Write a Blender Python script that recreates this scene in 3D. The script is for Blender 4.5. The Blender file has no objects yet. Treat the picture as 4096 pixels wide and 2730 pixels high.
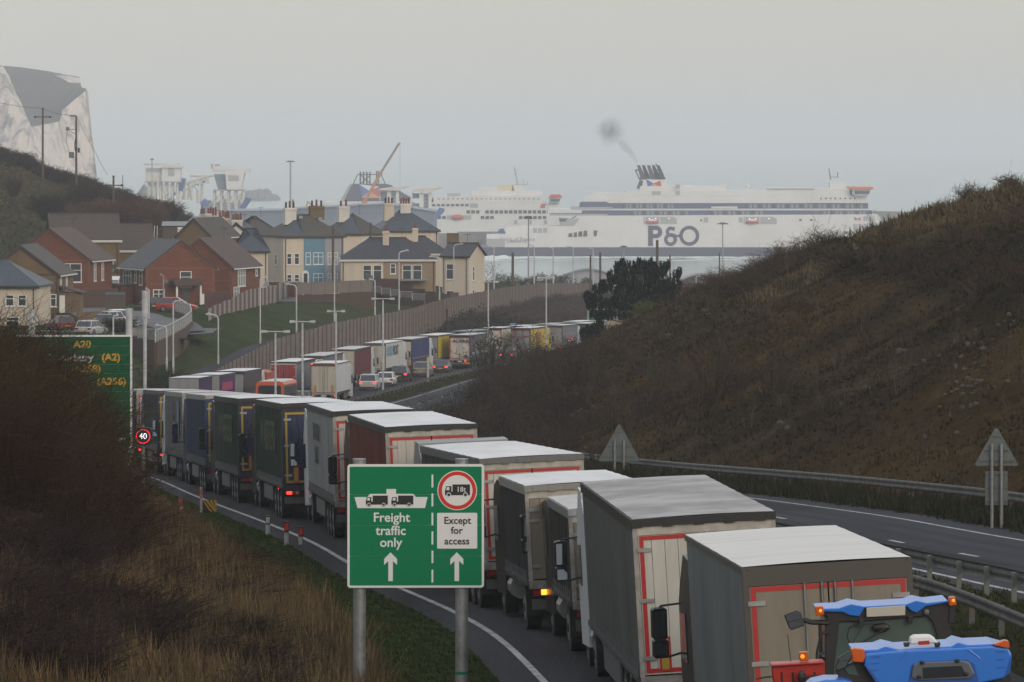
import bpy, math, random
import numpy as np
from mathutils import Vector, Matrix, Euler
random.seed(7); RNG = np.random.default_rng(7)
C = bpy.context.scene.collection
SC = bpy.context.scene
# ------------------------------------------------------------------ camera, sky, sun, exposure
EYE = 60.0            # camera height above the sea
K = 20000.0           # focal length in pixels of the 4096 px wide photograph
HOR = 571.0           # row of the sea horizon
def U(u, Y): return (u - 2048.0) / K * Y
def V(v, Y): return EYE - (v - HOR) / K * Y
cd = bpy.data.cameras.new('camera'); cam = bpy.data.objects.new('camera', cd); C.objects.link(cam)
cam.location = (0, 0, EYE); cam.rotation_euler = (math.radians(90), 0, 0)
cd.sensor_width = 36; cd.lens = 36 * K / 4096; cd.shift_y = (HOR - 1364) / 4096
cd.clip_start = 1; cd.clip_end = 60000; SC.camera = cam
w = bpy.data.worlds.new('World'); SC.world = w; w.use_nodes = True
nt = w.node_tree; nt.nodes.clear(); N = nt.nodes.new; LK = nt.links.new
SUN_EL, SUN_AZ = math.radians(24), math.radians(215)     # azimuth clockwise from the viewing direction: behind right
out = N('ShaderNodeOutputWorld'); bg = N('ShaderNodeBackground'); add = N('ShaderNodeAddShader')
sky = N('ShaderNodeTexSky'); sky.sky_type = 'NISHITA'; sky.sun_disc = False
sky.sun_elevation = SUN_EL; sky.sun_rotation = math.radians(145); sky.air_density = 1.2; sky.dust_density = 4
LK(sky.outputs[0], bg.inputs[0]); bg.inputs[1].default_value = 0.05
# overcast cloud sheet: horizon to zenith one to three, as a standard overcast sky
bg2 = N('ShaderNodeBackground'); tc = N('ShaderNodeTexCoord'); sx = N('ShaderNodeSeparateXYZ'); LK(tc.outputs['Generated'], sx.inputs[0])
mr = N('ShaderNodeMapRange'); mr.inputs[1].default_value = 0; mr.inputs[2].default_value = 1; LK(sx.outputs[2], mr.inputs[0])
mx = N('ShaderNodeMix'); mx.data_type = 'RGBA'; LK(mr.outputs[0], mx.inputs[0])
mx.inputs[6].default_value = (0.56, 0.553, 0.515, 1); mx.inputs[7].default_value = (0.76, 0.78, 0.83, 1)
nz = N('ShaderNodeTexNoise'); nz.inputs['Scale'].default_value = 6.0; nz.inputs['Detail'].default_value = 3
mp = N('ShaderNodeMapping'); mp.inputs['Scale'].default_value = (1, 1, 5); LK(tc.outputs['Generated'], mp.inputs[0]); LK(mp.outputs[0], nz.inputs[0])
m2 = N('ShaderNodeMapRange'); m2.inputs[3].default_value = 0.93; m2.inputs[4].default_value = 1.07; LK(nz.outputs[0], m2.inputs[0])
LK(mx.outputs[2], bg2.inputs[0]); LK(m2.outputs[0], bg2.inputs[1])
LK(bg.outputs[0], add.inputs[0]); LK(bg2.outputs[0], add.inputs[1]); LK(add.outputs[0], out.inputs[0])
sd = bpy.data.lights.new('sun', 'SUN'); sun = bpy.data.objects.new('sun', sd); C.objects.link(sun)
sd.energy = 0.55; sd.angle = math.radians(20); sd.color = (1.0, 0.93, 0.84)
SDIR = Vector((math.sin(math.radians(145)) * math.cos(SUN_EL), math.cos(math.radians(145)) * math.cos(SUN_EL), math.sin(SUN_EL)))
sun.rotation_euler = SDIR.to_track_quat('Z', 'Y').to_euler()
SC.view_settings.view_transform = 'Standard'; SC.view_settings.look = 'None'; SC.view_settings.exposure = 0.0
SC.view_settings.gamma = 1; SC.view_settings.use_curve_mapping = False
SC.render.engine = 'CYCLES'; SC.cycles.use_denoising = True
SC.cycles.max_bounces = 6; SC.cycles.diffuse_bounces = 3; SC.cycles.glossy_bounces = 3; SC.cycles.transparent_max_bounces = 8
SC.cycles.volume_bounces = 1; SC.cycles.sample_clamp_indirect = 4
# ------------------------------------------------------------------ materials
def mat(name, col, rough=0.6, metal=0.0, col2=None, scale=2.0, bump=0.0, bscale=20.0, emit=None, es=0.0, stretch=(1, 1, 1), contrast=(0.35, 0.65), spec=0.5, alpha=None):
    m = bpy.data.materials.new(name); m.use_nodes = True; t = m.node_tree; b = t.nodes['Principled BSDF']
    b.inputs['Base Color'].default_value = (*col, 1); b.inputs['Roughness'].default_value = rough; b.inputs['Metallic'].default_value = metal
    b.inputs['Specular IOR Level'].default_value = spec
    if col2 is not None or bump:
        tc = t.nodes.new('ShaderNodeTexCoord'); mp = t.nodes.new('ShaderNodeMapping'); mp.inputs['Scale'].default_value = stretch
        t.links.new(tc.outputs['Object'], mp.inputs[0])
    if col2 is not None:
        n = t.nodes.new('ShaderNodeTexNoise'); n.inputs['Scale'].default_value = scale; n.inputs['Detail'].default_value = 6; n.inputs['Roughness'].default_value = 0.65
        t.links.new(mp.outputs[0], n.inputs[0])
        r = t.nodes.new('ShaderNodeMapRange'); r.inputs[1].default_value = contrast[0]; r.inputs[2].default_value = contrast[1]
        t.links.new(n.outputs[0], r.inputs[0])
        x = t.nodes.new('ShaderNodeMix'); x.data_type = 'RGBA'; x.inputs[6].default_value = (*col, 1); x.inputs[7].default_value = (*col2, 1)
        t.links.new(r.outputs[0], x.inputs[0]); t.links.new(x.outputs[2], b.inputs['Base Color'])
    if bump:
        n = t.nodes.new('ShaderNodeTexNoise'); n.inputs['Scale'].default_value = bscale; n.inputs['Detail'].default_value = 4
        t.links.new(mp.outputs[0], n.inputs[0])
        bp = t.nodes.new('ShaderNodeBump'); bp.inputs['Strength'].default_value = bump; bp.inputs['Distance'].default_value = 0.1
        t.links.new(n.outputs[0], bp.inputs['Height']); t.links.new(bp.outputs[0], b.inputs['Normal'])
    if emit is not None:
        b.inputs['Emission Color'].default_value = (*emit, 1); b.inputs['Emission Strength'].default_value = es
    if alpha is not None: b.inputs['Alpha'].default_value = alpha
    return m
def attrmat(name, rough=0.85, trans=0.0):
    m = bpy.data.materials.new(name); m.use_nodes = True; t = m.node_tree; b = t.nodes['Principled BSDF']
    a = t.nodes.new('ShaderNodeAttribute'); a.attribute_name = 'Col'; t.links.new(a.outputs['Color'], b.inputs['Base Color'])
    b.inputs['Roughness'].default_value = rough; b.inputs['Specular IOR Level'].default_value = 0.02
    return m
M = {}
def mm(key, *a, **k):
    if key not in M: M[key] = mat(key, *a, **k)
    return M[key]
mm('asphalt', (0.027, 0.026, 0.029), 0.85, col2=(0.05, 0.048, 0.053), scale=0.25, contrast=(.42, .58), bump=0.25, bscale=12, stretch=(1, 0.12, 1), spec=.06)
mm('asphalt_wet', (0.026, 0.027, 0.034), 0.8, col2=(0.042, 0.043, 0.052), scale=0.4, bump=0.2, bscale=12, stretch=(1, 0.08, 1), spec=.06)
mm('street', (0.06, 0.06, 0.068), 0.7, col2=(0.085, 0.085, 0.095), scale=0.3, bump=0.2)
mm('paint_line', (0.42, 0.42, 0.41), 0.7, col2=(0.22, 0.22, 0.215), scale=1.6, contrast=(.4, .65), spec=.1)
mm('concrete', (0.28, 0.26, 0.24), 0.85, col2=(0.20, 0.185, 0.17), scale=0.6, bump=0.2)
mm('galv', (0.36, 0.37, 0.38), 0.42, 0.6, col2=(0.24, 0.24, 0.24), scale=3)
mm('rail_steel', (0.115, 0.112, 0.105), 0.7, 0.0, col2=(0.055, 0.05, 0.042), scale=2.5)
mm('pole_white', (0.50, 0.51, 0.53), 0.45, 0.1, col2=(0.34, 0.34, 0.35), scale=2)
mm('pole_grey', (0.25, 0.26, 0.28), 0.5, 0.2)
mm('wood_dark', (0.055, 0.042, 0.034), 0.85, col2=(0.09, 0.07, 0.05), scale=4)
mm('wood_red', (0.10, 0.042, 0.035), 0.85, col2=(0.065, 0.03, 0.026), scale=3)
mm('wood_pale', (0.30, 0.27, 0.25), 0.85, col2=(0.2, 0.17, 0.15), scale=3)
mm('rubber', (0.018, 0.018, 0.018), 0.8)
mm('black_plastic', (0.014, 0.014, 0.015), 0.45)
mm('chassis', (0.022, 0.021, 0.021), 0.7, col2=(0.045, 0.04, 0.035), scale=3)
mm('glass_dark', (0.02, 0.025, 0.03), 0.08, spec=0.8)
mm('mirror', (0.75, 0.8, 0.85), 0.04, 1.0)
mm('tail_on', (0.5, 0.02, 0.01), 0.3, emit=(1, 0.045, 0.03), es=2.6)
mm('tail_off', (0.22, 0.012, 0.01), 0.25)
mm('amber_on', (0.8, 0.25, 0.01), 0.3, emit=(1, 0.33, 0.03), es=3.0)
mm('amber_off', (0.65, 0.16, 0.01), 0.25)
mm('white_lamp', (0.8, 0.8, 0.7), 0.3, emit=(1, 0.9, 0.7), es=2.5)
mm('plate_white', (0.55, 0.54, 0.48), 0.5)
mm('plate_yellow', (0.50, 0.36, 0.04), 0.5)
mm('tape_red', (0.42, 0.018, 0.018), 0.4, col2=(0.33, 0.02, 0.02), scale=5)
mm('tape_yellow', (0.33, 0.225, 0.02), 0.5)
mm('sign_green', (0.0, 0.165, 0.068), 0.6, spec=.2)
mm('sign_green2', (0.0, 0.070, 0.026), 0.6, spec=.2)
mm('sign_white', (0.66, 0.66, 0.66), 0.45)
mm('sign_yellow', (0.50, 0.27, 0.02), 0.45)
mm('sign_red', (0.55, 0.02, 0.012), 0.4)
mm('sign_black', (0.012, 0.012, 0.014), 0.45)
mm('sign_back', (0.13, 0.15, 0.15), 0.55, 0.2, col2=(0.09, 0.105, 0.10), scale=4)
mm('led_red', (0.5, 0.0, 0.0), 0.4, emit=(1, 0.02, 0.05), es=1.6)
mm('led_white', (0.8, 0.8, 0.8), 0.4, emit=(0.95, 0.97, 1), es=1.3)
# ------------------------------------------------------------------ mesh helper
class MB:
    def __init__(s): s.v = []; s.f = []; s.mi = []; s.cm = 0
    def face(s, pts):
        n = len(s.v); s.v += [tuple(p) for p in pts]; s.f.append(tuple(range(n, n + len(pts)))); s.mi.append(s.cm)
    def box(s, x0, x1, y0, y1, z0, z1):
        n = len(s.v); s.v += [(x0, y0, z0), (x1, y0, z0), (x1, y1, z0), (x0, y1, z0), (x0, y0, z1), (x1, y0, z1), (x1, y1, z1), (x0, y1, z1)]
        for q in ((0, 3, 2, 1), (4, 5, 6, 7), (0, 1, 5, 4), (1, 2, 6, 5), (2, 3, 7, 6), (3, 0, 4, 7)):
            s.f.append(tuple(n + i for i in q)); s.mi.append(s.cm)
        return s
    def prism(s, poly, a, b, axis='z'):
        # poly: list of 2D points; extruded along axis from a to b ('y': poly is (x,z); 'x': poly is (y,z); 'z': (x,y))
        def P(p, t): return (p[0], t, p[1]) if axis == 'y' else ((t, p[0], p[1]) if axis == 'x' else (p[0], p[1], t))
        n = len(s.v); k = len(poly); s.v += [P(p, a) for p in poly] + [P(p, b) for p in poly]
        s.f.append(tuple(range(n + k - 1, n - 1, -1))); s.f.append(tuple(range(n + k, n + 2 * k))); s.mi += [s.cm, s.cm]
        for i in range(k):
            j = (i + 1) % k; s.f.append((n + i, n + j, n + k + j, n + k + i)); s.mi.append(s.cm)
        return s
    def tube(s, p0, p1, r0, r1=None, n=8, caps=True):
        r1 = r0 if r1 is None else r1; p0 = Vector(p0); p1 = Vector(p1); d = (p1 - p0).normalized()
        a = d.orthogonal().normalized(); b = d.cross(a); o = len(s.v)
        for p, r in ((p0, r0), (p1, r1)):
            for i in range(n):
                t = 2 * math.pi * i / n; s.v.append(tuple(p + a * (r * math.cos(t)) + b * (r * math.sin(t))))
        for i in range(n):
            j = (i + 1) % n; s.f.append((o + i, o + j, o + n + j, o + n + i)); s.mi.append(s.cm)
        if caps:
            s.f.append(tuple(o + i for i in range(n - 1, -1, -1))); s.f.append(tuple(o + n + i for i in range(n))); s.mi += [s.cm] * 2
        return s
    def path(s, pts, r, n=6):
        for a, b in zip(pts[:-1], pts[1:]): s.tube(a, b, r, n=n)
        return s
    def ball(s, c, rx, ry, rz, n=8, m=5):
        o = len(s.v)
        for j in range(1, m):
            t = math.pi * j / m
            for i in range(n):
                a = 2 * math.pi * i / n; s.v.append((c[0] + rx * math.sin(t) * math.cos(a), c[1] + ry * math.sin(t) * math.sin(a), c[2] + rz * math.cos(t)))
        s.v += [(c[0], c[1], c[2] + rz), (c[0], c[1], c[2] - rz)]; T = len(s.v) - 2; B = T + 1
        for j in range(m - 2):
            for i in range(n):
                k = (i + 1) % n; s.f.append((o + j * n + i, o + (j + 1) * n + i, o + (j + 1) * n + k, o + j * n + k)); s.mi.append(s.cm)
        for i in range(n):
            k = (i + 1) % n; s.f.append((T, o + i, o + k)); s.f.append((B, o + (m - 2) * n + k, o + (m - 2) * n + i)); s.mi += [s.cm] * 2
        return s
    def ring(s, cx, cz, r0, r1, y0, y1, n=32, a0=0.0, a1=2 * math.pi):
        full = abs(a1 - a0) > 6.28
        k = n if full else n + 1; o = len(s.v)
        for y in (y0, y1):
            for r in (r0, r1):
                for i in range(k):
                    t = a0 + (a1 - a0) * i / n; s.v.append((cx + r * math.cos(t), y, cz + r * math.sin(t)))
        for i in range(n):
            j = (i + 1) % k
            for q in ((0, 0, 1, 1), (2, 3, 3, 2)):
                pass
            A = lambda b, i: o + b * k + i
            for a, b in ((0, 1), (3, 2), (1, 3), (2, 0)):
                s.f.append((A(a, i), A(a, j), A(b, j), A(b, i))); s.mi.append(s.cm)
        return s
    def disc(s, cx, cz, r, y0, y1, n=28): return s.prism([(cx + r * math.cos(2 * math.pi * i / n), cz + r * math.sin(2 * math.pi * i / n)) for i in range(n)], y0, y1, 'y')
    def data(s, name, mats):
        me = bpy.data.meshes.new(name); me.from_pydata(s.v, [], s.f)
        if not isinstance(mats, (list, tuple)): mats = [mats]
        for q in mats: me.materials.append(M[q] if isinstance(q, str) else q)
        if len(mats) > 1: me.polygons.foreach_set('material_index', s.mi)
        return me
    def build(s, name, mats, parent=None): return ob(name, s.data(name, mats), parent)
def ob(name, data, parent=None, loc=None):
    o = bpy.data.objects.new(name, data); C.objects.link(o)
    if parent is not None: o.parent = parent
    if loc: o.location = loc
    return o
def B(*a): return MB().box(*a)
def tag(o, label=None, cat=None, group=None, kind=None):
    if label: o['label'] = label
    if cat: o['category'] = cat
    if group: o['group'] = group
    if kind: o['kind'] = kind
    return o
def thing(name, label, cat, loc=(0, 0, 0), rz=0.0, group=None):
    return tag(ob(name, None, None, loc), label, cat, group) if not rz else _rz(tag(ob(name, None, None, loc), label, cat, group), rz)
def _rz(o, rz): o.rotation_euler = (0, 0, rz); return o
def dup(root, loc, rz=0.0, label=None, sc=None):
    r = root.copy(); C.objects.link(r); r.location = loc; r.rotation_euler = (0, 0, rz)
    if label: r['label'] = label
    if sc: r.scale = sc
    for ch in list(root.children):
        c = ch.copy(); C.objects.link(c); c.parent = r
        for g in ch.children:
            d = g.copy(); C.objects.link(d); d.parent = c
    return r
_tm = {}
def text_mesh(txt, size=1.0, bold=0.0, ext=0.01, m='sign_white', sx=1.0, align='CENTER', shear=0.0):
    k = (txt, size, bold, ext, m, sx, align, shear)
    if k in _tm: return _tm[k]
    cu = bpy.data.curves.new('lettering', 'FONT'); cu.body = txt; cu.size = size; cu.offset = bold; cu.extrude = ext; cu.resolution_u = 3
    cu.align_x = align; cu.align_y = 'CENTER'; cu.shear = shear
    o = bpy.data.objects.new('tmp', cu); C.objects.link(o); bpy.context.view_layer.update()
    me = bpy.data.meshes.new_from_object(o.evaluated_get(bpy.context.evaluated_depsgraph_get()))
    bpy.data.objects.remove(o); bpy.data.curves.remove(cu)
    me.transform(Matrix.Rotation(math.radians(90), 4, 'X') @ Matrix.Diagonal((sx, 1, 1, 1)))
    me.materials.clear(); me.materials.append(M[m]); _tm[k] = me; return me
def text(txt, size, loc, parent, m='sign_white', bold=0.0, ext=0.01, sx=1.0, rz=0.0, name='lettering', align='CENTER', shear=0.0):
    o = ob(name, text_mesh(txt, size, bold, ext, m, sx, align, shear), parent, loc); o.rotation_euler = (0, 0, rz); return o
def rawmesh(name, co, tris, col=None, m=None):
    me = bpy.data.meshes.new(name); nv, nf = len(co), len(tris); k = tris.shape[1]
    me.vertices.add(nv); me.vertices.foreach_set('co', co.astype(np.float32).ravel())
    me.loops.add(nf * k); me.loops.foreach_set('vertex_index', tris.astype(np.int32).ravel())
    me.polygons.add(nf); me.polygons.foreach_set('loop_start', np.arange(0, nf * k, k, dtype=np.int32))
    me.update(calc_edges=True)
    if col is not None:
        a = me.color_attributes.new('Col', 'FLOAT_COLOR', 'POINT'); c = np.ones((nv, 4), np.float32); c[:, :3] = col; a.data.foreach_set('color', c.ravel())
    if m: me.materials.append(m)
    return me
# ------------------------------------------------------------------ the road's course and the lie of the land
def spline(pts):
    x = np.array([p[0] for p in pts], float); y = np.array([p[1] for p in pts], float); d = np.gradient(y, x)
    def f(q, der=False):
        q = np.asarray(q, float); i = np.clip(np.searchsorted(x, q) - 1, 0, len(x) - 2); h = x[i + 1] - x[i]; t = (q - x[i]) / h
        t = np.clip(t, 0, 1)
        if der: return ((6 * t * t - 6 * t) * y[i] + (-6 * t * t + 6 * t) * y[i + 1]) / h + (3 * t * t - 4 * t + 1) * d[i] + (3 * t * t - 2 * t) * d[i + 1]
        return (2 * t**3 - 3 * t * t + 1) * y[i] + (t**3 - 2 * t * t + t) * h * d[i] + (-2 * t**3 + 3 * t * t) * y[i + 1] + (t**3 - t * t) * h * d[i + 1]
    return f
LANE = spline([(20, 7.8), (60, 5.5), (74.6, 4.85), (88.6, 3.75), (99, 2.95), (112.5, 1.75), (121.5, 0.8), (138, -1.85), (155, -4.1), (172, -6.5), (189, -8.95), (206, -11.2), (223, -13.3), (240, -15.6), (257, -18.0), (295, -22.3), (330, -25.1), (370, -26.8), (410, -27), (430, -26.4), (450, -25.2), (483, -22.6), (504, -20.3), (527, -17.9), (552, -15.2), (570, -12.8), (592, -9.8), (634, -2.5), (661, 1.8), (700, 8.5), (800, 27), (900, 46), (1000, 66), (1200, 106), (1500, 170)])
DROP = spline([(20, 9.5), (60, 9.95), (74, 10.25), (89, 10.6), (99, 10.75), (112.5, 10.98), (122, 11.35), (138, 11.8), (155, 12.3), (172, 12.95), (189, 13.65), (206, 14.4), (223, 15.15), (240, 15.9), (257, 16.7), (290, 18.2), (330, 20), (370, 21.8), (410, 23.3), (450, 24.5), (485, 25.2), (520, 25.7), (550, 26.1), (600, 26.9), (640, 27.6), (680, 28.6), (800, 30.5), (1000, 33), (1200, 38), (1500, 50)])
def interp(pts):
    x = [p[0] for p in pts]; y = [p[1] for p in pts]; return lambda q: np.interp(q, x, y)
TILT = interp([(0, 3.2), (100, 3.2), (150, 1.6), (230, 0), (2000, 0)])      # crossfall, degrees
def sst(x): x = np.clip(x, 0, 1); return x * x * (3 - 2 * x)
FENCE = [(870, 1475, 484, 3.8), (903, 1458, 490, 4.0), (1108, 1355, 530, 5.0), (1327, 1293, 565, 5.3), (1500, 1262, 600, 5.3), (1644, 1235, 630, 5.2), (1782, 1195, 700, 3.2), (1995, 1154, 800, 3.2), (2154, 1133, 880, 3.1), (2386, 1133, 1000, 3.1)]
FX = interp([(f[2], U(f[0], f[2])) for f in FENCE]); FZ = interp([(f[2], V(f[1], f[2])) for f in FENCE]); FH = interp([(f[2], f[3]) for f in FENCE])
PLAT = interp([(300, 42), (480, 41.2), (560, 40.8), (585, 40.4), (620, 39.9), (640, 39.8), (700, 39.2), (780, 38), (860, 36.5), (1000, 30.5), (1200, 16), (1450, 3), (2090, 2.5), (2130, -3), (9999, -3)])
RIDGE = interp([(-800, 62), (0, 57.0), (100, 55.6), (180, 53.8), (300, 52.3), (420, 50.4), (560, 48.4), (680, 46.6), (800, 43.6), (960, 37.5), (1100, 34)])
CREST = interp([(60, 62), (200, 61), (300, 56.7), (400, 49.4), (500, 45.0), (560, 41.6), (600, 38.4), (650, 34.5), (700, 32.5), (800, 31), (1000, 28), (1200, 14), (1450, 3), (2100, 2), (2150, -3)])
def road(Yp, s=0.0, dz=0.0):
    Yp = np.asarray(Yp, float); s = np.asarray(s, float); l = LANE(Yp, True); n = np.sqrt(1 + l * l)
    return LANE(Yp) + s / n, Yp - s * l / n, EYE - DROP(Yp) + s * np.tan(np.radians(TILT(Yp))) + dz
def hnoise(x, y, sc, seed=0):
    r = 0
    for k in range(5):
        a = 1.7 * k + seed; f = 2 ** k / sc
        r = r + np.sin(x * f * math.cos(a) + y * f * math.sin(a) + 3 * a) * np.sin(y * f * math.cos(a * 1.3) - x * f * math.sin(a * 1.3) + a) / 1.7 ** k
    return r
def land(Yp, s):
    Yp = np.asarray(Yp, float); s = np.asarray(s, float)
    X, Y, z0 = road(Yp, s)
    u = 2048 + X / np.maximum(Y, 1) * K
    flat = z0 - 0.12
    med = z0 + 0.03
    w = np.maximum(0, s - 20.5); c = np.maximum(CREST(Yp) - z0, 0.2); r = 0.5 * w + 0.45 * hnoise(X, Y, 5, 1) * sst(w / 6)
    right = z0 + 0.05 + np.where(r < c, r, c + (r - c) * 0.03) - 0.25 * sst(1 - np.abs(r - c) / 3)
    x = np.maximum(0, -s - 3.9)
    near = z0 + 0.03 + np.minimum(0.26 * x, 6.5) + 0.12 * hnoise(X, Y, 4, 2) * sst(x / 4)
    hill = sst((Y - 690) / 190.0) * (1 - sst((Y - 900) / 260.0)) * (u < 1150)
    pl = PLAT(Y); pl = np.where(hill > 0, pl + np.maximum(RIDGE(u) - pl, 0) * hill, pl) + 0.15 * hnoise(X, Y, 9, 3) * (Y < 1300)
    fx = FX(Y) - 1.4; t = sst((fx - X) / 11.0)
    back = (FZ(Y) - 1.0) * (1 - t) + pl * t
    e = np.clip((X - fx) / np.maximum(0.5, LANE(Y) - 4.2 - fx), 0, 1)
    front = (FZ(Y) - FH(Y) + 0.1) * (1 - e) + (EYE - DROP(Y)) * e
    far = np.where(X < fx, back, front)
    far = np.where(Y > 1000, pl, far)
    left = near * (1 - sst((Yp - 440) / 44.0)) + far * sst((Yp - 440) / 44.0)
    left = np.where(Yp < 484, np.minimum(left, np.maximum(near, PLAT(Y))), left)
    z = np.where(s > 20.5, right, np.where(s < -2.95, left, np.where((s > 6.7) & (s < 10.3), med, np.where(s > 17.9, z0 + 0.04, flat))))
    z = np.where(Y > 1000, np.minimum(z, np.where(s > 20, CREST(np.minimum(Yp, 2150)), pl) + 3), z)
    return X, Y, z
def to_road(X, Y):
    Yp = np.array(Y, float)
    for _ in range(6):
        l = LANE(Yp, True); n = np.sqrt(1 + l * l); s = (X - LANE(Yp)) * n; Yp = Y + s * l / n
        # s measured along the normal
        s = (X - LANE(Yp)) * n
    return Yp, s
def groundz(X, Y):
    Yp, s = to_road(np.asarray(X, float), np.asarray(Y, float)); return land(Yp, s)[2]
def hit(u, v, y0=70, y1=2100):
    Y = np.arange(y0, y1, 0.5); d = groundz(U(u, Y), Y) - V(v, Y); i = np.argmax(d > 0)
    if d[i] <= 0: i = len(Y) - 1
    return float(U(u, Y[i])), float(Y[i]), float(groundz(U(u, Y[i]), Y[i]))
def ribbon(name, ys, ss, dz, m, n=None):
    YY, SS = np.meshgrid(ys, ss, indexing='ij'); X, Y, Z = road(YY, SS, dz)
    return grid_obj(name, X, Y, Z, m)
def grid_obj(name, X, Y, Z, m, col=None, parent=None):
    a, b = X.shape; co = np.stack([X, Y, Z], -1).reshape(-1, 3); i = np.arange(a * b).reshape(a, b)
    q = np.stack([i[:-1, :-1], i[:-1, 1:], i[1:, 1:], i[1:, :-1]], -1).reshape(-1, 4)
    me = rawmesh(name, co, q, None if col is None else col.reshape(-1, 3), m); me.polygons.foreach_set('use_smooth', np.ones(len(q), bool))
    return ob(name, me, parent)
# ------------------------------------------------------------------ sea, land, roads
def sea_mat():
    m = mat('sea_water', (0.10, 0.155, 0.15), 0.22, spec=0.6); t = m.node_tree; b = t.nodes['Principled BSDF']
    tc = t.nodes.new('ShaderNodeTexCoord'); mp = t.nodes.new('ShaderNodeMapping'); mp.inputs['Scale'].default_value = (0.05, 0.012, 1)
    t.links.new(tc.outputs['Object'], mp.inputs[0])
    n = t.nodes.new('ShaderNodeTexNoise'); n.inputs['Scale'].default_value = 1.0; n.inputs['Detail'].default_value = 8; t.links.new(mp.outputs[0], n.inputs[0])
    bp = t.nodes.new('ShaderNodeBump'); bp.inputs['Strength'].default_value = 0.25; bp.inputs['Distance'].default_value = 1.5
    t.links.new(n.outputs[0], bp.inputs['Height']); t.links.new(bp.outputs[0], b.inputs['Normal'])
    mp2 = t.nodes.new('ShaderNodeMapping'); mp2.inputs['Scale'].default_value = (0.012, 0.0016, 1); t.links.new(tc.outputs['Object'], mp2.inputs[0])
    n2 = t.nodes.new('ShaderNodeTexNoise'); n2.inputs['Scale'].default_value = 1.0; n2.inputs['Detail'].default_value = 5; t.links.new(mp2.outputs[0], n2.inputs[0])
    r = t.nodes.new('ShaderNodeMapRange'); r.inputs[1].default_value = 0.35; r.inputs[2].default_value = 0.7; t.links.new(n2.outputs[0], r.inputs[0])
    x = t.nodes.new('ShaderNodeMix'); x.data_type = 'RGBA'; x.inputs[6].default_value = (0.13, 0.19, 0.18, 1); x.inputs[7].default_value = (0.24, 0.31, 0.29, 1)
    t.links.new(r.outputs[0], x.inputs[0]); t.links.new(x.outputs[2], b.inputs['Base Color']); return m
M['sea'] = sea_mat()
o = MB(); o.face([(-9000, 2000, 0), (9000, 2000, 0), (9000, 24500, 0), (-9000, 24500, 0)]); tag(o.build('sea', 'sea'), kind='structure')
# white water thrown up along the ship's side and the quay
foam = mm('foam', (0.62, 0.66, 0.66), 0.7)
xs = np.linspace(U(1860, 2600), U(3700, 2600), 260); fv = MB()
for k in range(420):
    x = random.uniform(xs[0], xs[-1]); d = random.random() ** 1.6; y = 2628 - d * 95; L = random.uniform(1.5, 9) * (1.6 if d < 0.3 else 1); wd = random.uniform(0.8, 3.0) * (2.2 if d < .2 else 1)
    if x > U(2100, 2600) and random.random() < 0.45 and d > .1: continue
    fv.face([(x - L, y, 0.05 + k * 1e-4), (x, y - wd, 0.05 + k * 1e-4), (x + L, y + wd * .3, 0.05 + k * 1e-4), (x, y + wd, 0.25)])
for k in range(60):
    x = random.uniform(U(1865, 2610), U(2030, 2610)); fv.ball((x, random.uniform(2590, 2620), 0), random.uniform(1, 4), 2, random.uniform(.3, 1.4), 7, 4)
tag(fv.build('foam', 'foam'), 'white foam churned up along the ferry and the quay', None, kind='stuff')

GCOL = dict(green=np.array((0.030, 0.044, 0.014)), green2=np.array((0.036, 0.048, 0.018)), dry=np.array((0.072, 0.055, 0.028)), brown=np.array((0.032, 0.023, 0.014)), dark=np.array((0.014, 0.0115, 0.0075)), town=np.array((0.05, 0.05, 0.042)), rust=np.array((0.054, 0.034, 0.012)))
def mixc(a, b, t): return a * (1 - t[..., None]) + b * t[..., None]
def zones(u, v, X, Y):
    # dark scrub band high on the cutting, straw crest above it, one bright straw patch
    la = 1001 - (u - 3416) * .204; lb = 1150 + (u - 3350) * .15; j = 22 * hnoise(X, Y, 14, 40)
    band = sst((v + j - la) / 50) * sst((lb - v + j) / 60) * sst((u - 3240) / 160)
    left = sst((1205 - (u - 2800) * .10 - v + j) / 50) * sst((3380 - u) / 120) * sst((u - 2650) / 60)
    crest = sst((la - v - j) / 40) * sst((u - 3380) / 100)
    e = np.abs(v - (1205 - (u - 3000) * .42)); spot = sst((48 - e + j * .5) / 40) * sst((u - 2960) / 60) * sst((3330 - u) / 80)
    return np.clip(np.maximum(band, left * .9), 0, 1), crest, spot
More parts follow.
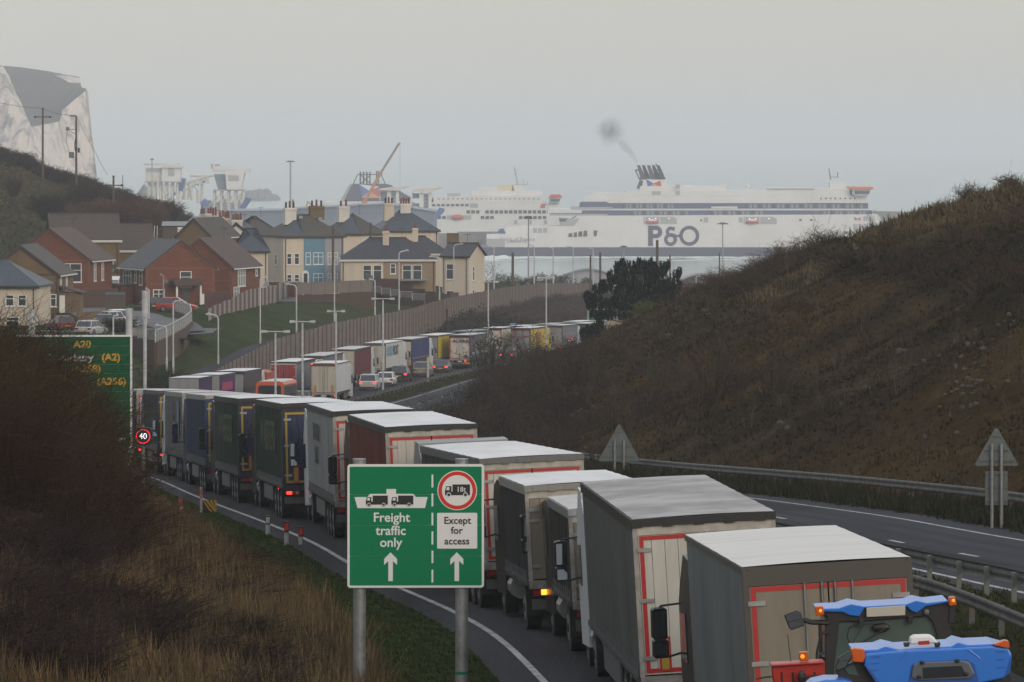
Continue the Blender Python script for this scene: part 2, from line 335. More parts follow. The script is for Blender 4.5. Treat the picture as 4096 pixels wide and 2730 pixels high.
def lcol(Yp, S, X, Y, Z):
    n1 = sst(0.5 + 0.35 * hnoise(X, Y, 7, 5)); n2 = sst(0.5 + 0.35 * hnoise(X, Y, 2.2, 9)); n3 = sst(0.5 + 0.4 * hnoise(X, Y, 16, 12))
    c = np.ones(X.shape + (3,)) * GCOL['brown']
    # right-hand cutting: rust brown with dark and dry patches drawn out down the slope
    st = sst(0.5 + 0.55 * hnoise(S * 0.30 + Yp * .35, Yp, 3.4, 4)); r = mixc(mixc(np.ones(X.shape + (3,)) * GCOL['rust'], GCOL['dark'], 0.65 * st), GCOL['dry'], 0.45 * n1 * n2)
    uu = 2048 + X / np.maximum(Y, 1) * K; vv = HOR + (EYE - Z) / np.maximum(Y, 1) * K; band, crest, spot = zones(uu, vv, X, Y)
    r = mixc(r, GCOL['dark'] * 1.3, .85 * band); r = mixc(r, GCOL['dry'] * 1.25, .85 * crest); r = mixc(r, GCOL['dry'] * 1.9, .9 * spot)
    c = np.where((S > 16)[..., None], r, c)
    near = mixc(mixc(np.ones(X.shape + (3,)) * GCOL['green'], GCOL['dry'], 0.35 * n2), GCOL['brown'], sst((-S - 5.2) / 2.5) * 0.9)
    far = mixc(mixc(np.ones(X.shape + (3,)) * GCOL['green2'] * 1.15, GCOL['dry'] * .7, 0.3 * n1), GCOL['green'], n3 * 0.6)
    hillc = mixc(mixc(np.ones(X.shape + (3,)) * GCOL['dry'] * .85, GCOL['green2'], 0.7 * n3), GCOL['dark'], 0.5 * n1)
    far = np.where((Y > 670)[..., None], hillc, far); far = np.where((Y > 1000)[..., None], GCOL['town'], far)
    l = np.where((Yp > 455)[..., None], far, near); c = np.where((S < -2)[..., None], l, c)
    c = np.where(((S > 5.8) & (S < 11.3))[..., None], mixc(np.ones(X.shape + (3,)) * GCOL['green'], GCOL['brown'], n2 * .8), c)
    return np.clip(c * (0.8 + 0.4 * n2[..., None]), 0.005, 1)
def groundmat():
    m = attrmat('soil_and_grass', 0.95); t = m.node_tree; b = t.nodes['Principled BSDF']; a = [n for n in t.nodes if n.type == 'ATTRIBUTE'][0]
    tc = t.nodes.new('ShaderNodeTexCoord'); n = t.nodes.new('ShaderNodeTexNoise'); n.inputs['Scale'].default_value = 1.8; n.inputs['Detail'].default_value = 9; n.inputs['Roughness'].default_value = 0.75
    t.links.new(tc.outputs['Object'], n.inputs[0])
    r = t.nodes.new('ShaderNodeMapRange'); r.inputs[1].default_value = .3; r.inputs[2].default_value = .7; r.inputs[3].default_value = 0.45; r.inputs[4].default_value = 1.5; t.links.new(n.outputs[0], r.inputs[0])
    x = t.nodes.new('ShaderNodeMix'); x.data_type = 'RGBA'; x.blend_type = 'MULTIPLY'; x.inputs[0].default_value = 1
    t.links.new(a.outputs['Color'], x.inputs[6]); t.links.new(r.outputs[0], x.inputs[7]); t.links.new(x.outputs[2], b.inputs['Base Color'])
    bp = t.nodes.new('ShaderNodeBump'); bp.inputs['Strength'].default_value = 0.8; bp.inputs['Distance'].default_value = 0.35
    t.links.new(n.outputs[0], bp.inputs['Height']); t.links.new(bp.outputs[0], b.inputs['Normal']); return m
M['ground'] = groundmat()
def landsheet(name, ys, ss):
    YY, SS = np.meshgrid(ys, ss, indexing='ij'); X, Y, Z = land(YY, SS)
    return tag(grid_obj(name, X, Y, Z, M['ground'], lcol(YY, SS, X, Y, Z)), kind='structure')
ys1 = np.concatenate([np.arange(20, 300, 1.5), np.arange(300, 1000, 2.5), np.arange(1000, 2200, 12)])
sl = np.concatenate([-np.arange(320, 60, -8.0), -np.arange(60, 3.4, -1.0), [-3.5, -3.0, -2.9, -2.4]])
landsheet('grassy_bank', ys1, sl)
sr = np.concatenate([[16.9, 17.5, 17.8, 18.6, 19.5, 20.5], np.arange(21.5, 75, 1.1), np.arange(76, 420, 12.0)])
landsheet('hillside', ys1, sr)
ysr = np.arange(20, 1100, 2.0)
landsheet('central_reservation', ysr, np.array([5.9, 6.3, 6.6, 6.8, 7.2, 8.4, 9.6, 10.2, 10.4, 10.8, 11.2]))
tag(ribbon('dual_carriageway', ysr, np.array([-3.05, 0, 3, 6.7]), 0.0, M['asphalt']), kind='structure')
tag(ribbon('opposite_carriageway', ysr, np.array([10.3, 13, 16, 17.9]), 0.0, M['asphalt_wet']), kind='structure')
def line(name, y0, y1, s, wd=0.15):
    ys = np.arange(y0, y1, 2.0); return tag(ribbon(name, ys, np.array([s - wd / 2, s + wd / 2]), 0.006, M['paint_line']), kind='structure')
line('edge_line', 20, 1000, -2.12, 0.15); line('edge_line', 20, 1000, 5.75, 0.15); line('edge_line', 20, 1000, 10.9, 0.15); line('edge_line', 20, 1000, 16.7, 0.13)
dash = []
def dashes(s, y0, y1, L, gap):
    v = []; q = []; y = y0
    while y < y1:
        a = len(v)
        for yy, ss in ((y, s - .07), (y, s + .07), (y + L, s + .07), (y + L, s - .07)): v.append([float(t) for t in road(yy, ss, 0.006)])
        q.append((a, a + 1, a + 2, a + 3)); y += L + gap
    return np.array(v), np.array(q)
for s_, y0 in ((1.85, 60), (13.6, 96)):
    v_, q_ = dashes(s_, y0, 900, 2.0, 7.0); tag(ob('lane_marking', rawmesh('lane_marking', v_, q_, None, M['paint_line'])), kind='structure')
for k_, (s0_, s1_, ya_, yb_) in enumerate(((11.3, 13.4, 128, 139), (14.0, 16.3, 166, 190), (11.2, 13.2, 205, 222), (-.4, 1.6, 96, 104), (11.1, 13.3, 480, 505))): tag(ribbon('tarmac_patch', np.arange(ya_, yb_, 1.5), np.array([s0_, s1_]), 0.004, mm('asphalt_patch', (.017, .017, .019), .8, col2=(.026, .026, .029), scale=1, spec=.06)), kind='structure')
tag(ribbon('tarmac_joint', np.arange(90, 620, 2.0), np.array([13.28, 13.36]), 0.005, M['asphalt_patch']), kind='structure')
for s_ in (12.0, 12.9, 14.6, 15.6): tag(ribbon('tyre_track', np.arange(90, 620, 3.0), np.array([s_ - .2, s_ + .2]), 0.0035, mm('tyre_dark', (.023, .023, .028), .8, col2=(.036, .037, .045), scale=.3, stretch=(1, .08, 1), contrast=(.3, .7), spec=.06)), kind='structure')
# footpath behind the tall fence, lanes between the houses
def strip(name, pts, wd, m, dz=0.05):
    co = []; q = []
    P = [Vector(p) for p in pts]; R = []
    for a, b in zip(P[:-1], P[1:]):
        n = max(1, int((b - a).length / 3)); R += [a.lerp(b, i / n) for i in range(n)]
    R.append(P[-1])
    for i, p in enumerate(R):
        d = (R[min(i + 1, len(R) - 1)] - R[max(i - 1, 0)]); n = Vector((-d.y, d.x)).normalized()
        for s in (-1, 0, 1):
            x, y = p.x + n.x * wd / 2 * s, p.y + n.y * wd / 2 * s; co.append((x, y, max(float(groundz(x, y)), float(groundz(p.x, p.y))) + dz))
        if i: k = 3 * i; q += [(k - 3, k, k + 1, k - 2), (k - 2, k + 1, k + 2, k - 1)]
    return tag(ob(name, rawmesh(name, np.array(co), np.array(q), None, M[m])), kind='structure')
pth = [(U(f[0], f[2]) - 2.0, f[2] + 0.0) for f in FENCE[:5]]
strip('footpath', [(U(780, 462), 462)] + pth, 2.2, 'asphalt_wet', 0.06)
# ------------------------------------------------------------------ white cliffs across the bay
mm('chalk', (0.54, 0.48, 0.43), 0.95, col2=(0.22, 0.21, 0.21), scale=0.03, stretch=(2.6, 2.6, 0.5), contrast=(.48, .62), bump=0.5, bscale=0.05)
mm('cliff_turf', (0.040, 0.036, 0.042), 0.95, col2=(0.065, 0.062, 0.05), scale=0.01)
def sheet(name, rows, m, parent, n=40, amp=3.0, seed=1, kind=None):
    # rows: list of polylines (u, v, Y) top to bottom; resampled and roughened
    R = []
    for r in rows:
        r = np.array([(U(a, y), y, V(b, y)) for a, b, y in r]); d = np.r_[0, np.cumsum(np.linalg.norm(np.diff(r, axis=0), axis=1))]; t = np.linspace(0, d[-1], n)
        R.append(np.stack([np.interp(t, d, r[:, i]) for i in range(3)], -1))
    R = np.array(R); k = 22; o = []
    for a, b in zip(R[:-1], R[1:]):
        for j in range(k): o.append(a + (b - a) * j / k)
    o.append(R[-1]); G = np.array(o); nz = hnoise(G[..., 0], G[..., 2] * .22, 10, seed) + .6 * np.abs(hnoise(G[..., 0] * 1.3, G[..., 2] * .1, 5, seed + 7))
    G[..., 1] += amp * nz; e = np.zeros(G.shape[:2]); e[1:-1] = 1; G[..., 2] += amp * .25 * e * hnoise(G[..., 0] * 3, G[..., 2], 10, seed + 3)
    return grid_obj(name, G[..., 0], G[..., 1], G[..., 2], M[m], None, parent)
cl = tag(ob('white_cliff', None, None, (0, 0, 0)), 'white chalk cliff headland beyond the harbour on the left', kind='structure')
sheet('chalk_face', [[(-120, 470, 3200), (60, 500, 3200), (132, 506, 3210), (240, 486, 3250), (252, 438, 3275), (345, 360, 3300)], [(-120, 600, 3170), (60, 600, 3170), (132, 600, 3180), (240, 600, 3230), (300, 560, 3250), (362, 520, 3280)], [(-120, 717, 3100), (60, 716, 3110), (132, 715, 3120), (240, 713, 3200), (320, 711, 3230), (385, 708, 3240)]], 'chalk', cl, 150, 5)
sheet('chalk_face', [[(345, 360, 3300), (350, 362, 3390), (352, 363, 3500)], [(362, 520, 3280), (366, 520, 3380), (366, 520, 3500)], [(385, 708, 3240), (388, 700, 3400), (386, 690, 3600)]], 'chalk', cl, 12, 2)
sheet('chalk_spur', [[(-120, 262, 3150), (10, 274, 3150), (36, 310, 3160), (42, 345, 3160)], [(-120, 400, 3100), (40, 400, 3100), (90, 425, 3110), (112, 462, 3120)], [(-120, 560, 3050), (60, 560, 3050), (120, 500, 3060), (133, 540, 3060)], [(-120, 730, 2990), (60, 730, 2990), (125, 728, 3000), (132, 726, 3010)]], 'chalk', cl, 150, 7, 5)
sheet('turf_slope', [[(-120, 256, 3750), (30, 264, 3750), (100, 271, 3750), (190, 284, 3750), (240, 295, 3750), (318, 309, 3750)], [(-120, 300, 3600), (60, 300, 3600), (200, 300, 3600), (225, 302, 3640), (280, 335, 3600), (324, 345, 3560)], [(-120, 480, 3220), (60, 505, 3202), (132, 507, 3212), (240, 487, 3252), (252, 439, 3277), (345, 361, 3302)]], 'cliff_turf', cl, 60, 2)
sheet('chalk_face', [[(222, 300, 3640), (270, 304, 3645), (322, 312, 3650)], [(225, 303, 3630), (280, 332, 3610), (322, 345, 3610)]], 'chalk', cl, 16, 1)
b = MB(); b.box(U(-120, 3800), U(300, 3800), 3752, 3900, -1, V(345, 3750)); b.build('headland', 'cliff_turf', cl)
# low far rocks and the harbour arms
mm('rock', (0.13, 0.125, 0.13), 0.95, col2=(0.09, 0.09, 0.10), scale=0.2); mm('harbour_stone', (0.20, 0.18, 0.165), 0.9, col2=(0.13, 0.12, 0.115), scale=0.08, contrast=(.4, .6))
def rocks(name, spans, Y, kind='structure', label=None):
    m_ = MB()
    for u0, u1, vt, vb in spans:
        x0, x1 = U(u0, Y), U(u1, Y); n = max(4, int((x1 - x0) / 9))
        for i in range(n):
            t = (i + .5) / n; h = (V(vt, Y) - 0) * math.sin(math.pi * min(1, t + .06)) ** .5 * random.uniform(.65, 1.05)
            m_.ball((x0 + (x1 - x0) * t, Y + random.uniform(-12, 30), 0), (x1 - x0) / n * 1.1, 14, max(1, h), 8, 5)
    return tag(m_.build(name, 'rock'), kind=kind)
rocks('foreshore_rocks', [(480, 640, 712, 740), (818, 1010, 752, 780)], 3450)
rocks('foreshore_rocks', [(1000, 1105, 742, 760), (960, 1060, 752, 770)], 5200)
p = MB(); p.box(U(1830, 2700), U(2110, 2700), 2700, 2714, -1, V(928, 2700)); p.box(U(1930, 2695), U(2020, 2695), 2690, 2700, -1, V(955, 2695)); p.box(U(1700, 2700), U(1834, 2700), 2700, 2720, -1, V(935, 2700))
tag(p.build('harbour_wall', 'harbour_stone'), kind='structure')
p = MB(); p.prism([(U(3300, 3300), -1), (U(3300, 3300), V(872, 3300)), (U(3520, 3300), V(846, 3300)), (U(3700, 3300), V(850, 3300)), (U(4300, 3300), V(856, 3300)), (U(4300, 3300), -1)], 3300, 3330, 'y')
p.prism([(U(3300, 3290), -1), (U(3300, 3290), V(892, 3290)), (U(4300, 3290), V(884, 3290)), (U(4300, 3290), -1)], 3285, 3299, 'y')
tag(p.build('breakwater', 'harbour_stone'), kind='structure')
# sandy quay behind the terminal
p = MB(); p.box(U(900, 2900), U(1240, 2900), 2880, 2960, -1, V(975, 2900)); p.build('quay', mm('quay_ground', (0.30, 0.24, 0.19), .9, col2=(.22, .19, .17), scale=.05))['kind'] = 'structure'
# ------------------------------------------------------------------ haze
def haze():
    m = bpy.data.materials.new('haze'); m.use_nodes = True; t = m.node_tree; t.nodes.clear()
    o = t.nodes.new('ShaderNodeOutputMaterial'); v = t.nodes.new('ShaderNodeVolumePrincipled'); v.inputs['Color'].default_value = (0.90, 0.94, 0.985, 1); v.inputs['Density'].default_value = HAZE; v.inputs['Anisotropy'].default_value = 0.0
    t.links.new(v.outputs[0], o.inputs['Volume']); b = B(-9500, 9500, -60, 25000, -6, 126)
    return tag(b.build('haze', m), 'thin pale sea haze over the whole valley and harbour', None, kind='stuff')
HAZE = 0.00015
haze()
# ------------------------------------------------------------------ lorries
def place(o, Yp, s, extra_z=0.0):
    # stand a vehicle on the road: heading, gradient and crossfall
    X, Y, Z = road(Yp, s); l = float(LANE(Yp, True)); g = float(-DROP(Yp, True)) / math.sqrt(1 + l * l)
    yaw = math.atan2(-l, 1.0) - math.radians(float(np.interp(Yp, [0, 84, 85, 95, 96, 130, 131, 160, 172, 189, 206, 225, 240, 257, 262, 263], [0, 0, 1.4, 1.4, 0, 0, 2.1, 2.0, 1.3, .6, .1, .1, .7, 1.8, 1.8, 0]))); roll = math.radians(float(TILT(Yp)))
    R = Matrix.Rotation(yaw, 4, 'Z') @ Matrix.Rotation(math.atan(g), 4, 'X') @ Matrix.Rotation(-roll, 4, 'Y')
    o.matrix_world = Matrix.Translation((float(X), float(Y), float(Z) + extra_z)) @ R
def wavy(x, y0, y1, amp, n, sgn, th=0.04, seed=0):
    rr = random.Random(seed); pts = []
    for i in range(n + 1):
        y = y0 + (y1 - y0) * i / n; pts.append((x + sgn * amp * (0.5 * math.sin(i * 1.9 + seed) + 0.5 * math.sin(i * 0.7 + 1) + rr.uniform(-.3, .3)), y))
    q = pts + [(x - sgn * th * 2.5, y1), (x - sgn * th * 2.5, y0)]
    return q if sgn > 0 else q[::-1]
_mc = {}
def shared(key, fn):
    if key not in _mc: _mc[key] = fn()
    return _mc[key]
def wheel_mesh(r=0.5, wd=0.32):
    def f():
        b = MB(); b.cm = 0; b.tube((-wd / 2, 0, 0), (wd / 2, 0, 0), r, n=18); b.cm = 1; b.tube((-wd / 2 - .012, 0, 0), (wd / 2 + .012, 0, 0), r * 0.58, n=14); b.cm = 0; b.tube((-wd / 2 - .03, 0, 0), (wd / 2 + .03, 0, 0), r * 0.2, n=8)
        return b.data('wheel', ['rubber', mm('rim', (0.20, 0.20, 0.2), .5, .5)])
    return shared(('wheel', r, wd), f)
def mirror_set(cab, side, y, z=2.2, parent=None, k=1.0):
    x = side * 1.27
    MB().path([(x - side * .05, y + .05, z + .72), (x + side * .30, y, z + .70), (x + side * .34, y, z + .5)], .02).build('mirror_arm', 'black_plastic', parent)
    MB().path([(x - side * .05, y + .05, z - .12), (x + side * .22, y, z - .18), (x + side * .30, y, z)], .022).build('mirror_arm', 'black_plastic', parent)
    for zz, h in ((z + .40, .24), (z - .03, .13)):
        def hm(h=h):
            b = MB(); p = [(-.13, -h), (-.09, -h - .03), (.09, -h - .03), (.13, -h), (.13, h), (.09, h + .03), (-.09, h + .03), (-.13, h)]; b.prism([(q[0], q[1]) for q in p], -.05, .09, 'y'); return b.data('mirror', 'black_plastic')
        def gm(h=h):
            b = MB(); b.box(-.105, .105, -.056, -.050, -h + .02, h - .02); return b.data('mirror_glass', 'mirror')
        m_ = ob('mirror', shared(('mir', h), hm), parent, (x + side * .33, y, zz)); m_.rotation_euler = (math.radians(7), 0, side * math.radians(-8))
        ob('mirror_glass', shared(('mirg', h), gm), m_)
def cabin(t, y0, col, cm, H=3.75, near=True, turn=0.0):
    # y0: back wall of the cab; front at y0+2.2
    prof = [(y0, .55), (y0 + 2.25, .45), (y0 + 2.3, 1.7), (y0 + 2.1, 2.75), (y0 + 1.75, min(3.05, H - .1)), (y0 + .9, H), (y0 + .05, H - .05), (y0, min(3.0, H - .3))]
    c = MB().prism(prof, -1.23, 1.23, 'x').build('cab', cm, t)
    for s in (-1, 1):
        x = s * 1.235
        MB().prism([(y0 + 1.0, 1.75), (y0 + 2.0, 1.75), (y0 + 1.88, 2.55), (y0 + 1.0, 2.6)], min(x, x + s * .012), max(x, x + s * .012), 'x').build('side_window', 'glass_dark', c)
        MB().prism([(y0 + .0, 1.0), (y0 - .75, 1.0), (y0 - .75, min(3.2, H - .35)), (y0, min(3.6, H - .1))], min(s * 1.19, s * 1.235), max(s * 1.19, s * 1.235), 'x').build('side_deflector', cm, c)
        mirror_set(c, s, y0 + 1.95, 1.98, c)
    B(-1.0, 1.0, y0 + 2.24, y0 + 2.29, 1.75, 2.6).build('windscreen', 'glass_dark', c)
    return c
def lorry(Yp, s, label, side, roof, rear, L=13.6, cabcol='cab_white', frame=None, near=2, H=4.0, style='doors', hem='black_plastic', group='lorries queueing down the road', rigid=False, brake=False, extra=None, doorsplit=False, curtain=True, W=1.275, plates=None, post=None, sidelabel=None):
    t = thing('lorry', label, 'lorry', group=group); place(t, Yp, s); z0 = 1.18
    hd = 0.03 if curtain else 0.0
    for sg in (-1, 1):
        x = sg * (W - .02)
        if curtain and near >= 2: b = MB().prism(wavy(x, 0.12, L - .1, 0.018, 46, sg, seed=int(Yp) + sg), z0 - .02, H - .18)
        else: b = B(min(x, x - sg * .05), max(x, x - sg * .05), 0.12, L - .05, z0 + .05, H - .1)
        sc_ = b.build('side_curtain' if curtain else 'side_panel', side, t)
        # top rail hanging over the curtain
        xo = sg * (W + (.012 if curtain else .004)); B(min(xo, xo - sg * .07), max(xo, xo - sg * .07), 0.02, L, H - .2 if curtain else H - .1, H - .012).build('top_rail', hem, t)
        B(min(xo, xo - sg * .08), max(xo, xo - sg * .08), 0.02, L, z0 - .10, z0 + .01).build('side_rail', mm('rail_paint', (0.04, 0.04, 0.042), .6, col2=(.03, .028, .026), scale=2), t)
        if curtain and near >= 2 and sg < 0 or (curtain and near >= 1 and sg > 0 and Yp > 300):
            q = MB(); n = int((L - .6) / .42)
            for i in range(n):
                yy = .4 + i * .42; xa = sg * (W + .016); q.box(min(xa, xa + sg * .02), max(xa, xa + sg * .02), yy, yy + .055, z0 - .10, z0 + .24)
                q.box(min(xa, xa + sg * .035), max(xa, xa + sg * .035), yy - .02, yy + .09, z0 - .02, z0 + .07)
            tag(q.build('strap_buckle', mm('strap', (0.13, 0.13, 0.135), .6), t), kind='stuff')
        if near >= 1 and sg == (-1 if Yp < 300 else 1) and frame and curtain:
            q = MB(); n = int(L / .9)
            for i in range(n): q.box(min(xo, xo + sg * .004), max(xo, xo + sg * .004), .5 + i * .9, .78 + i * .9, z0 - .02, z0 + .02)
    # roof: slightly sagging skin between hoops
    def rf():
        ny = int(L / .34); xs = np.linspace(-W + .01, W - .01, 9); ysx = np.linspace(.03, L - .02, ny); XX, YY = np.meshgrid(xs, ysx)
        ZZ = H + .02 * (1 - (XX / W) ** 2) + (.010 * np.abs(np.sin(YY * math.pi / 1.36)) if curtain else .004 * (np.sin(YY * 13) > 0)); return XX, YY, ZZ
    X, Y, Z = rf(); r_ = grid_obj('roof', X, Y, Z, M[roof] if isinstance(roof, str) else roof, None, t)
    MB().box(-W + .02, W - .02, .04, L - .03, H - .06, H - .005).build('roof_frame', hem, t)
    B(-W + .03, W - .03, L - .12, L - .06, z0 - .05, H - .05).build('front_wall', mm('bulkhead', (0.45, 0.44, 0.41), .6), t)
    B(-W + .03, W - .03, .1, L - .1, z0 - .08, z0).build('load_floor', 'chassis', t)
    # rear end
    RM = rear
    if near >= 1:
        for sg in (-1, 1):
            x0, x1 = (-W + .09, -.012) if sg < 0 else (.012, W - .09)
            b = MB()
            if style == 'planks':
                n = 5
                for i in range(n):
                    a = x0 + (x1 - x0) * i / n; c_ = x0 + (x1 - x0) * (i + 1) / n; b.box(a + .004, c_ - .004, .0, .05, z0 + .06, H - .30)
            else: b.box(x0, x1, .0, .05, z0 + .06, H - .30)
            d = b.build('rear_door', RM, t)
            for zz in (z0 + .35, 2.55, H - .55):
                xh = sg * (W - .06); B(min(xh, xh - sg * .26), max(xh, xh - sg * .26), -.025, -.002, zz - .035, zz + .035).build('hinge', 'galv', d)
            if style == 'doors' or near < 2:
                for xx in (.10, .36):
                    MB().tube((sg * xx, -.035, z0 + .08), (sg * xx, -.035, H - .28), .014, n=6).build('locking_bar', 'galv', d)
            if frame:
                f = MB(); o_ = .10; wd = .075
                xa, xb = (x0 + .02, x1 - .004) if sg < 0 else (x0 + .004, x1 - .02)
                f.box(xa, xb, -.006, -.001, H - .38, H - .38 + wd); f.box(xa, xb, -.006, -.001, z0 + .09, z0 + .09 + wd)
                xo_ = xa if sg < 0 else xb - wd; f.box(xo_, xo_ + wd, -.006, -.001, z0 + .09 + wd, H - .38); f.build('reflective_strip', frame, d)
        for sg in (-1, 1):
            B(min(sg * W, sg * (W - .085)), max(sg * W, sg * (W - .085)), -.01, .10, z0 - .02, H - .06).build('corner_post', (post or mm('post_paint', (0.34, 0.33, 0.30), .6, col2=(.22, .2, .17), scale=3)) if style == 'planks' else hem, t)
        B(-W + .085, W - .085, -.008, .09, H - .29, H - .04).build('rear_header', (post or mm('header_pale', (0.46, 0.44, 0.38), .6, col2=(.3, .28, .24), scale=3)) if style == 'planks' else hem, t)
        if curtain:
            q = MB(); n = 14
            for i in range(n): q.box(-W - .01 + (2 * W + .02) * i / n, -W - .01 + (2 * W + .02) * (i + 1) / n, -.045 - .012 * (i % 2), -.012, H - .13 - .02 * (i % 3 == 0), H + .004)
            q.build('roof_canopy_edge', hem, t)
        B(-W, W, -.02, .12, z0 - .16, z0 + .03).build('rear_sill', post or mm('sill', (0.30, 0.29, 0.27), .6, col2=(.16, .14, .12), scale=3), t)
        for x in (-.95, -.35, .35, .95): MB().disc(x, z0 - .10, .018, -.03, -.02, 8).build('marker_lamp', 'tail_off', t) if near >= 2 else None
        B(-W + .05, W - .05, .10, .18, .55, .78).build('underrun_bar', mm('bar_paint', (0.10, 0.10, 0.10), .6, col2=(.05, .045, .04), scale=2), t)
        for x in (-.7, .7): B(x - .04, x + .04, .12, .2, .62, z0 - .06).build('bar_bracket', 'chassis', t)
        for sg in (-1, 1):
            k = B(min(sg * .72, sg * 1.2), max(sg * .72, sg * 1.2), .02, .12, .86, 1.0).build('tail_lamp', 'tail_off', t)
            B(min(sg * .98, sg * 1.16), max(sg * .98, sg * 1.16), .005, .018, .88, .98).build('lamp_lens', 'tail_on' if brake else 'tail_off', k)
            B(min(sg * .75, sg * .84), max(sg * .75, sg * .84), .005, .018, .88, .98).build('lamp_lens', 'amber_off' , k)
        B(-.26, .26, .01, .03, .84, .96).build('number_plate', 'plate_white', t)
        if post: B(.2, .9, -.014, -.0085, H - .22, H - .12).build('header_label', 'plate_white', t); B(.72, 1.2, .06, .09, .56, .70).build('number_plate', 'plate_white', t)
        if plates == 'low':
            for sg in (-1, 1): B(min(sg * .5, sg * 1.2), max(sg * .5, sg * 1.2), .07, .085, .56, .72).build('marker_board', mm('board', (0.42, 0.30, .03), .5), t)
        elif plates == 'tall':
            for sg in (-1, 1):
                xk = sg * .82; B(xk - .10, xk + .10, -.012, -.006, z0 + .10, z0 + .72).build('marker_board', 'tape_red', t); B(xk - .065, xk + .065, -.018, -.013, z0 + .14, z0 + .68).build('marker_board', 'tape_yellow', t)
    else:
        B(-W + .05, W - .05, .0, .06, z0, H - .05).build('rear_door', RM, t); B(-W, W, .04, .14, .6, .8).build('underrun_bar', 'chassis', t)
    # running gear
    for x in (-.45, .45): B(x - .06, x + .06, .3, L - .2, .85, z0 - .08).build('chassis_beam', 'chassis', t)
    if near >= 1:
        tail = [(1.9, 1), (3.2, 1), (4.5, 1)] if not rigid else [(1.8, 1)]
        for y, _ in tail:
            for sg in (-1, 1): ob('wheel', wheel_mesh(), t, (sg * 1.06, y, .5))
            MB().tube((-1, y, .5), (1, y, .5), .08, n=8).build('axle', 'chassis', t)
        for sg in (-1, 1):
            for y, _ in tail: B(sg * 1.07 - .18, sg * 1.07 + .18, y - .62, y - .60, .35, .95).build('mud_flap', 'rubber', t)
        if L > 9:
            for sg in (-1, 1): B(min(sg * 1.2, sg * 1.24), max(sg * 1.2, sg * 1.24), 5.6, L - 3.6, .5, 1.0).build('side_guard', mm('guard', (.09, .09, .095), .6), t)
            B(-1.1, 1.1, L - 3.4, L - 3.1, .3, 1.0).build('landing_leg', 'chassis', t)
        gap = .15 if rigid else .85
        for y in ((L - .3 + gap * .0) if not rigid else 99, L + gap + 1.1):
            if y > 90: continue
            for sg in (-1, 1): ob('wheel', wheel_mesh(), t, (sg * 1.03, y, .5))
        B(-.5, .5, L - 2, L + gap + 2.0, .6, .85).build('tractor_chassis', 'chassis', t)
        for sg in (-1, 1): MB().tube((sg * .95, L - .9 if rigid else L + .1, .75), (sg * .95, L - .1 if rigid else L + .8, .75), .28, n=12).build('fuel_tank', 'galv', t)
        cabin(t, L + gap, None, mm(cabcol, *CABS[cabcol]), min(3.6, H - .12) if rigid else 3.8, turn=0 if rigid or Yp > 300 else math.radians(4))
        # side marker lamps
        for y in (2.6, 6.2, 9.8) if L > 9 else (2.5,):
            B(-1.262 if Yp < 300 else 1.25, -1.25 if Yp < 300 else 1.262, y, y + .1, .98, 1.03).build('side_marker', 'tail_on' if y < 3 and brake else 'amber_off', t)
    return t
CABS = dict(cab_white=((0.55, 0.56, 0.57), .35), cab_grey=((0.2, 0.21, 0.22), .4), cab_blue=((0.03, 0.07, 0.2), .35), cab_navy=((0.02, 0.03, 0.1), .35), cab_red=((0.35, 0.02, 0.02), .35), cab_yellow=((.5, .4, .03), .35), cab_black=((.02, .02, .02), .35))
mm('roof_white', (0.66, 0.66, 0.67), .45, col2=(0.50, 0.49, 0.48), scale=.7, stretch=(1, .25, 1)); mm('roof_dirty', (0.36, 0.345, 0.34), .65, col2=(0.22, 0.205, 0.195), scale=1.1, stretch=(.6, .5, 1), contrast=(.4, .6)); mm('roof_pale', (0.52, 0.50, 0.49), .55, col2=(0.36, 0.34, 0.33), scale=.9)
mm('roof_ribbed', (0.62, 0.60, 0.56), .5, col2=(0.50, 0.48, 0.45), scale=.6, stretch=(.3, 6, 1))
def cloth(k, c, r=.48, d=.72): return mm(k, c, r, col2=tuple(x * d for x in c), scale=.9, stretch=(1, 1.2, .25), bump=.15, bscale=3, spec=.1)
def door(k, c, d=.75): return mm(k, c, .5, col2=tuple(x * d for x in c), scale=1.1, stretch=(2.2, 1, .35), contrast=(.4, .7))
cloth('side_steel', (.155, .165, .17)); cloth('side_grey', (.105, .11, .105)); cloth('side_black', (.045, .043, .04)); cloth('side_slate', (.055, .057, .056)); cloth('side_char', (.045, .045, .047)); cloth('side_oxide', (.13, .028, .018)); cloth('side_silver', (.24, .25, .26)); cloth('side_green', (.006, .026, .020)); cloth('side_navy', (.010, .024, .062)); cloth('side_pale', (.11, .11, .108)); cloth('side_dark', (.016, .018, .032))
door('rear_beige', (.42, .38, .31)); door('rear_white', (.50, .485, .43)); door('rear_tan', (.22, .19, .14)); door('rear_dim', (.20, .175, .135)); door('rear_navy', (.010, .015, .055)); door('rear_blue', (.008, .035, .11)); door('rear_cream', (.48, .44, .38))
mm('post_navy', (.012, .014, .035), .6)
g0 = 'lorries nose to tail in the near queue'
# A: nearest box lorry
tA = lorry(74.6, .08, 'nearest lorry, plain grey box body with ribbed white roof, right behind the blue tractors', 'side_steel', 'roof_ribbed', 'rear_dim', L=8.9, frame='tape_red', curtain=False, rigid=True, cabcol='cab_black', group=g0, hem=mm('frame_dark', (.06, .052, .045), .5), plates=None)
for sg in (-1, 1): B(sg * .10 - .02, sg * .10 + .02, -.03, -.01, 1.3, 3.66).build('door_seal', 'black_plastic', tA)
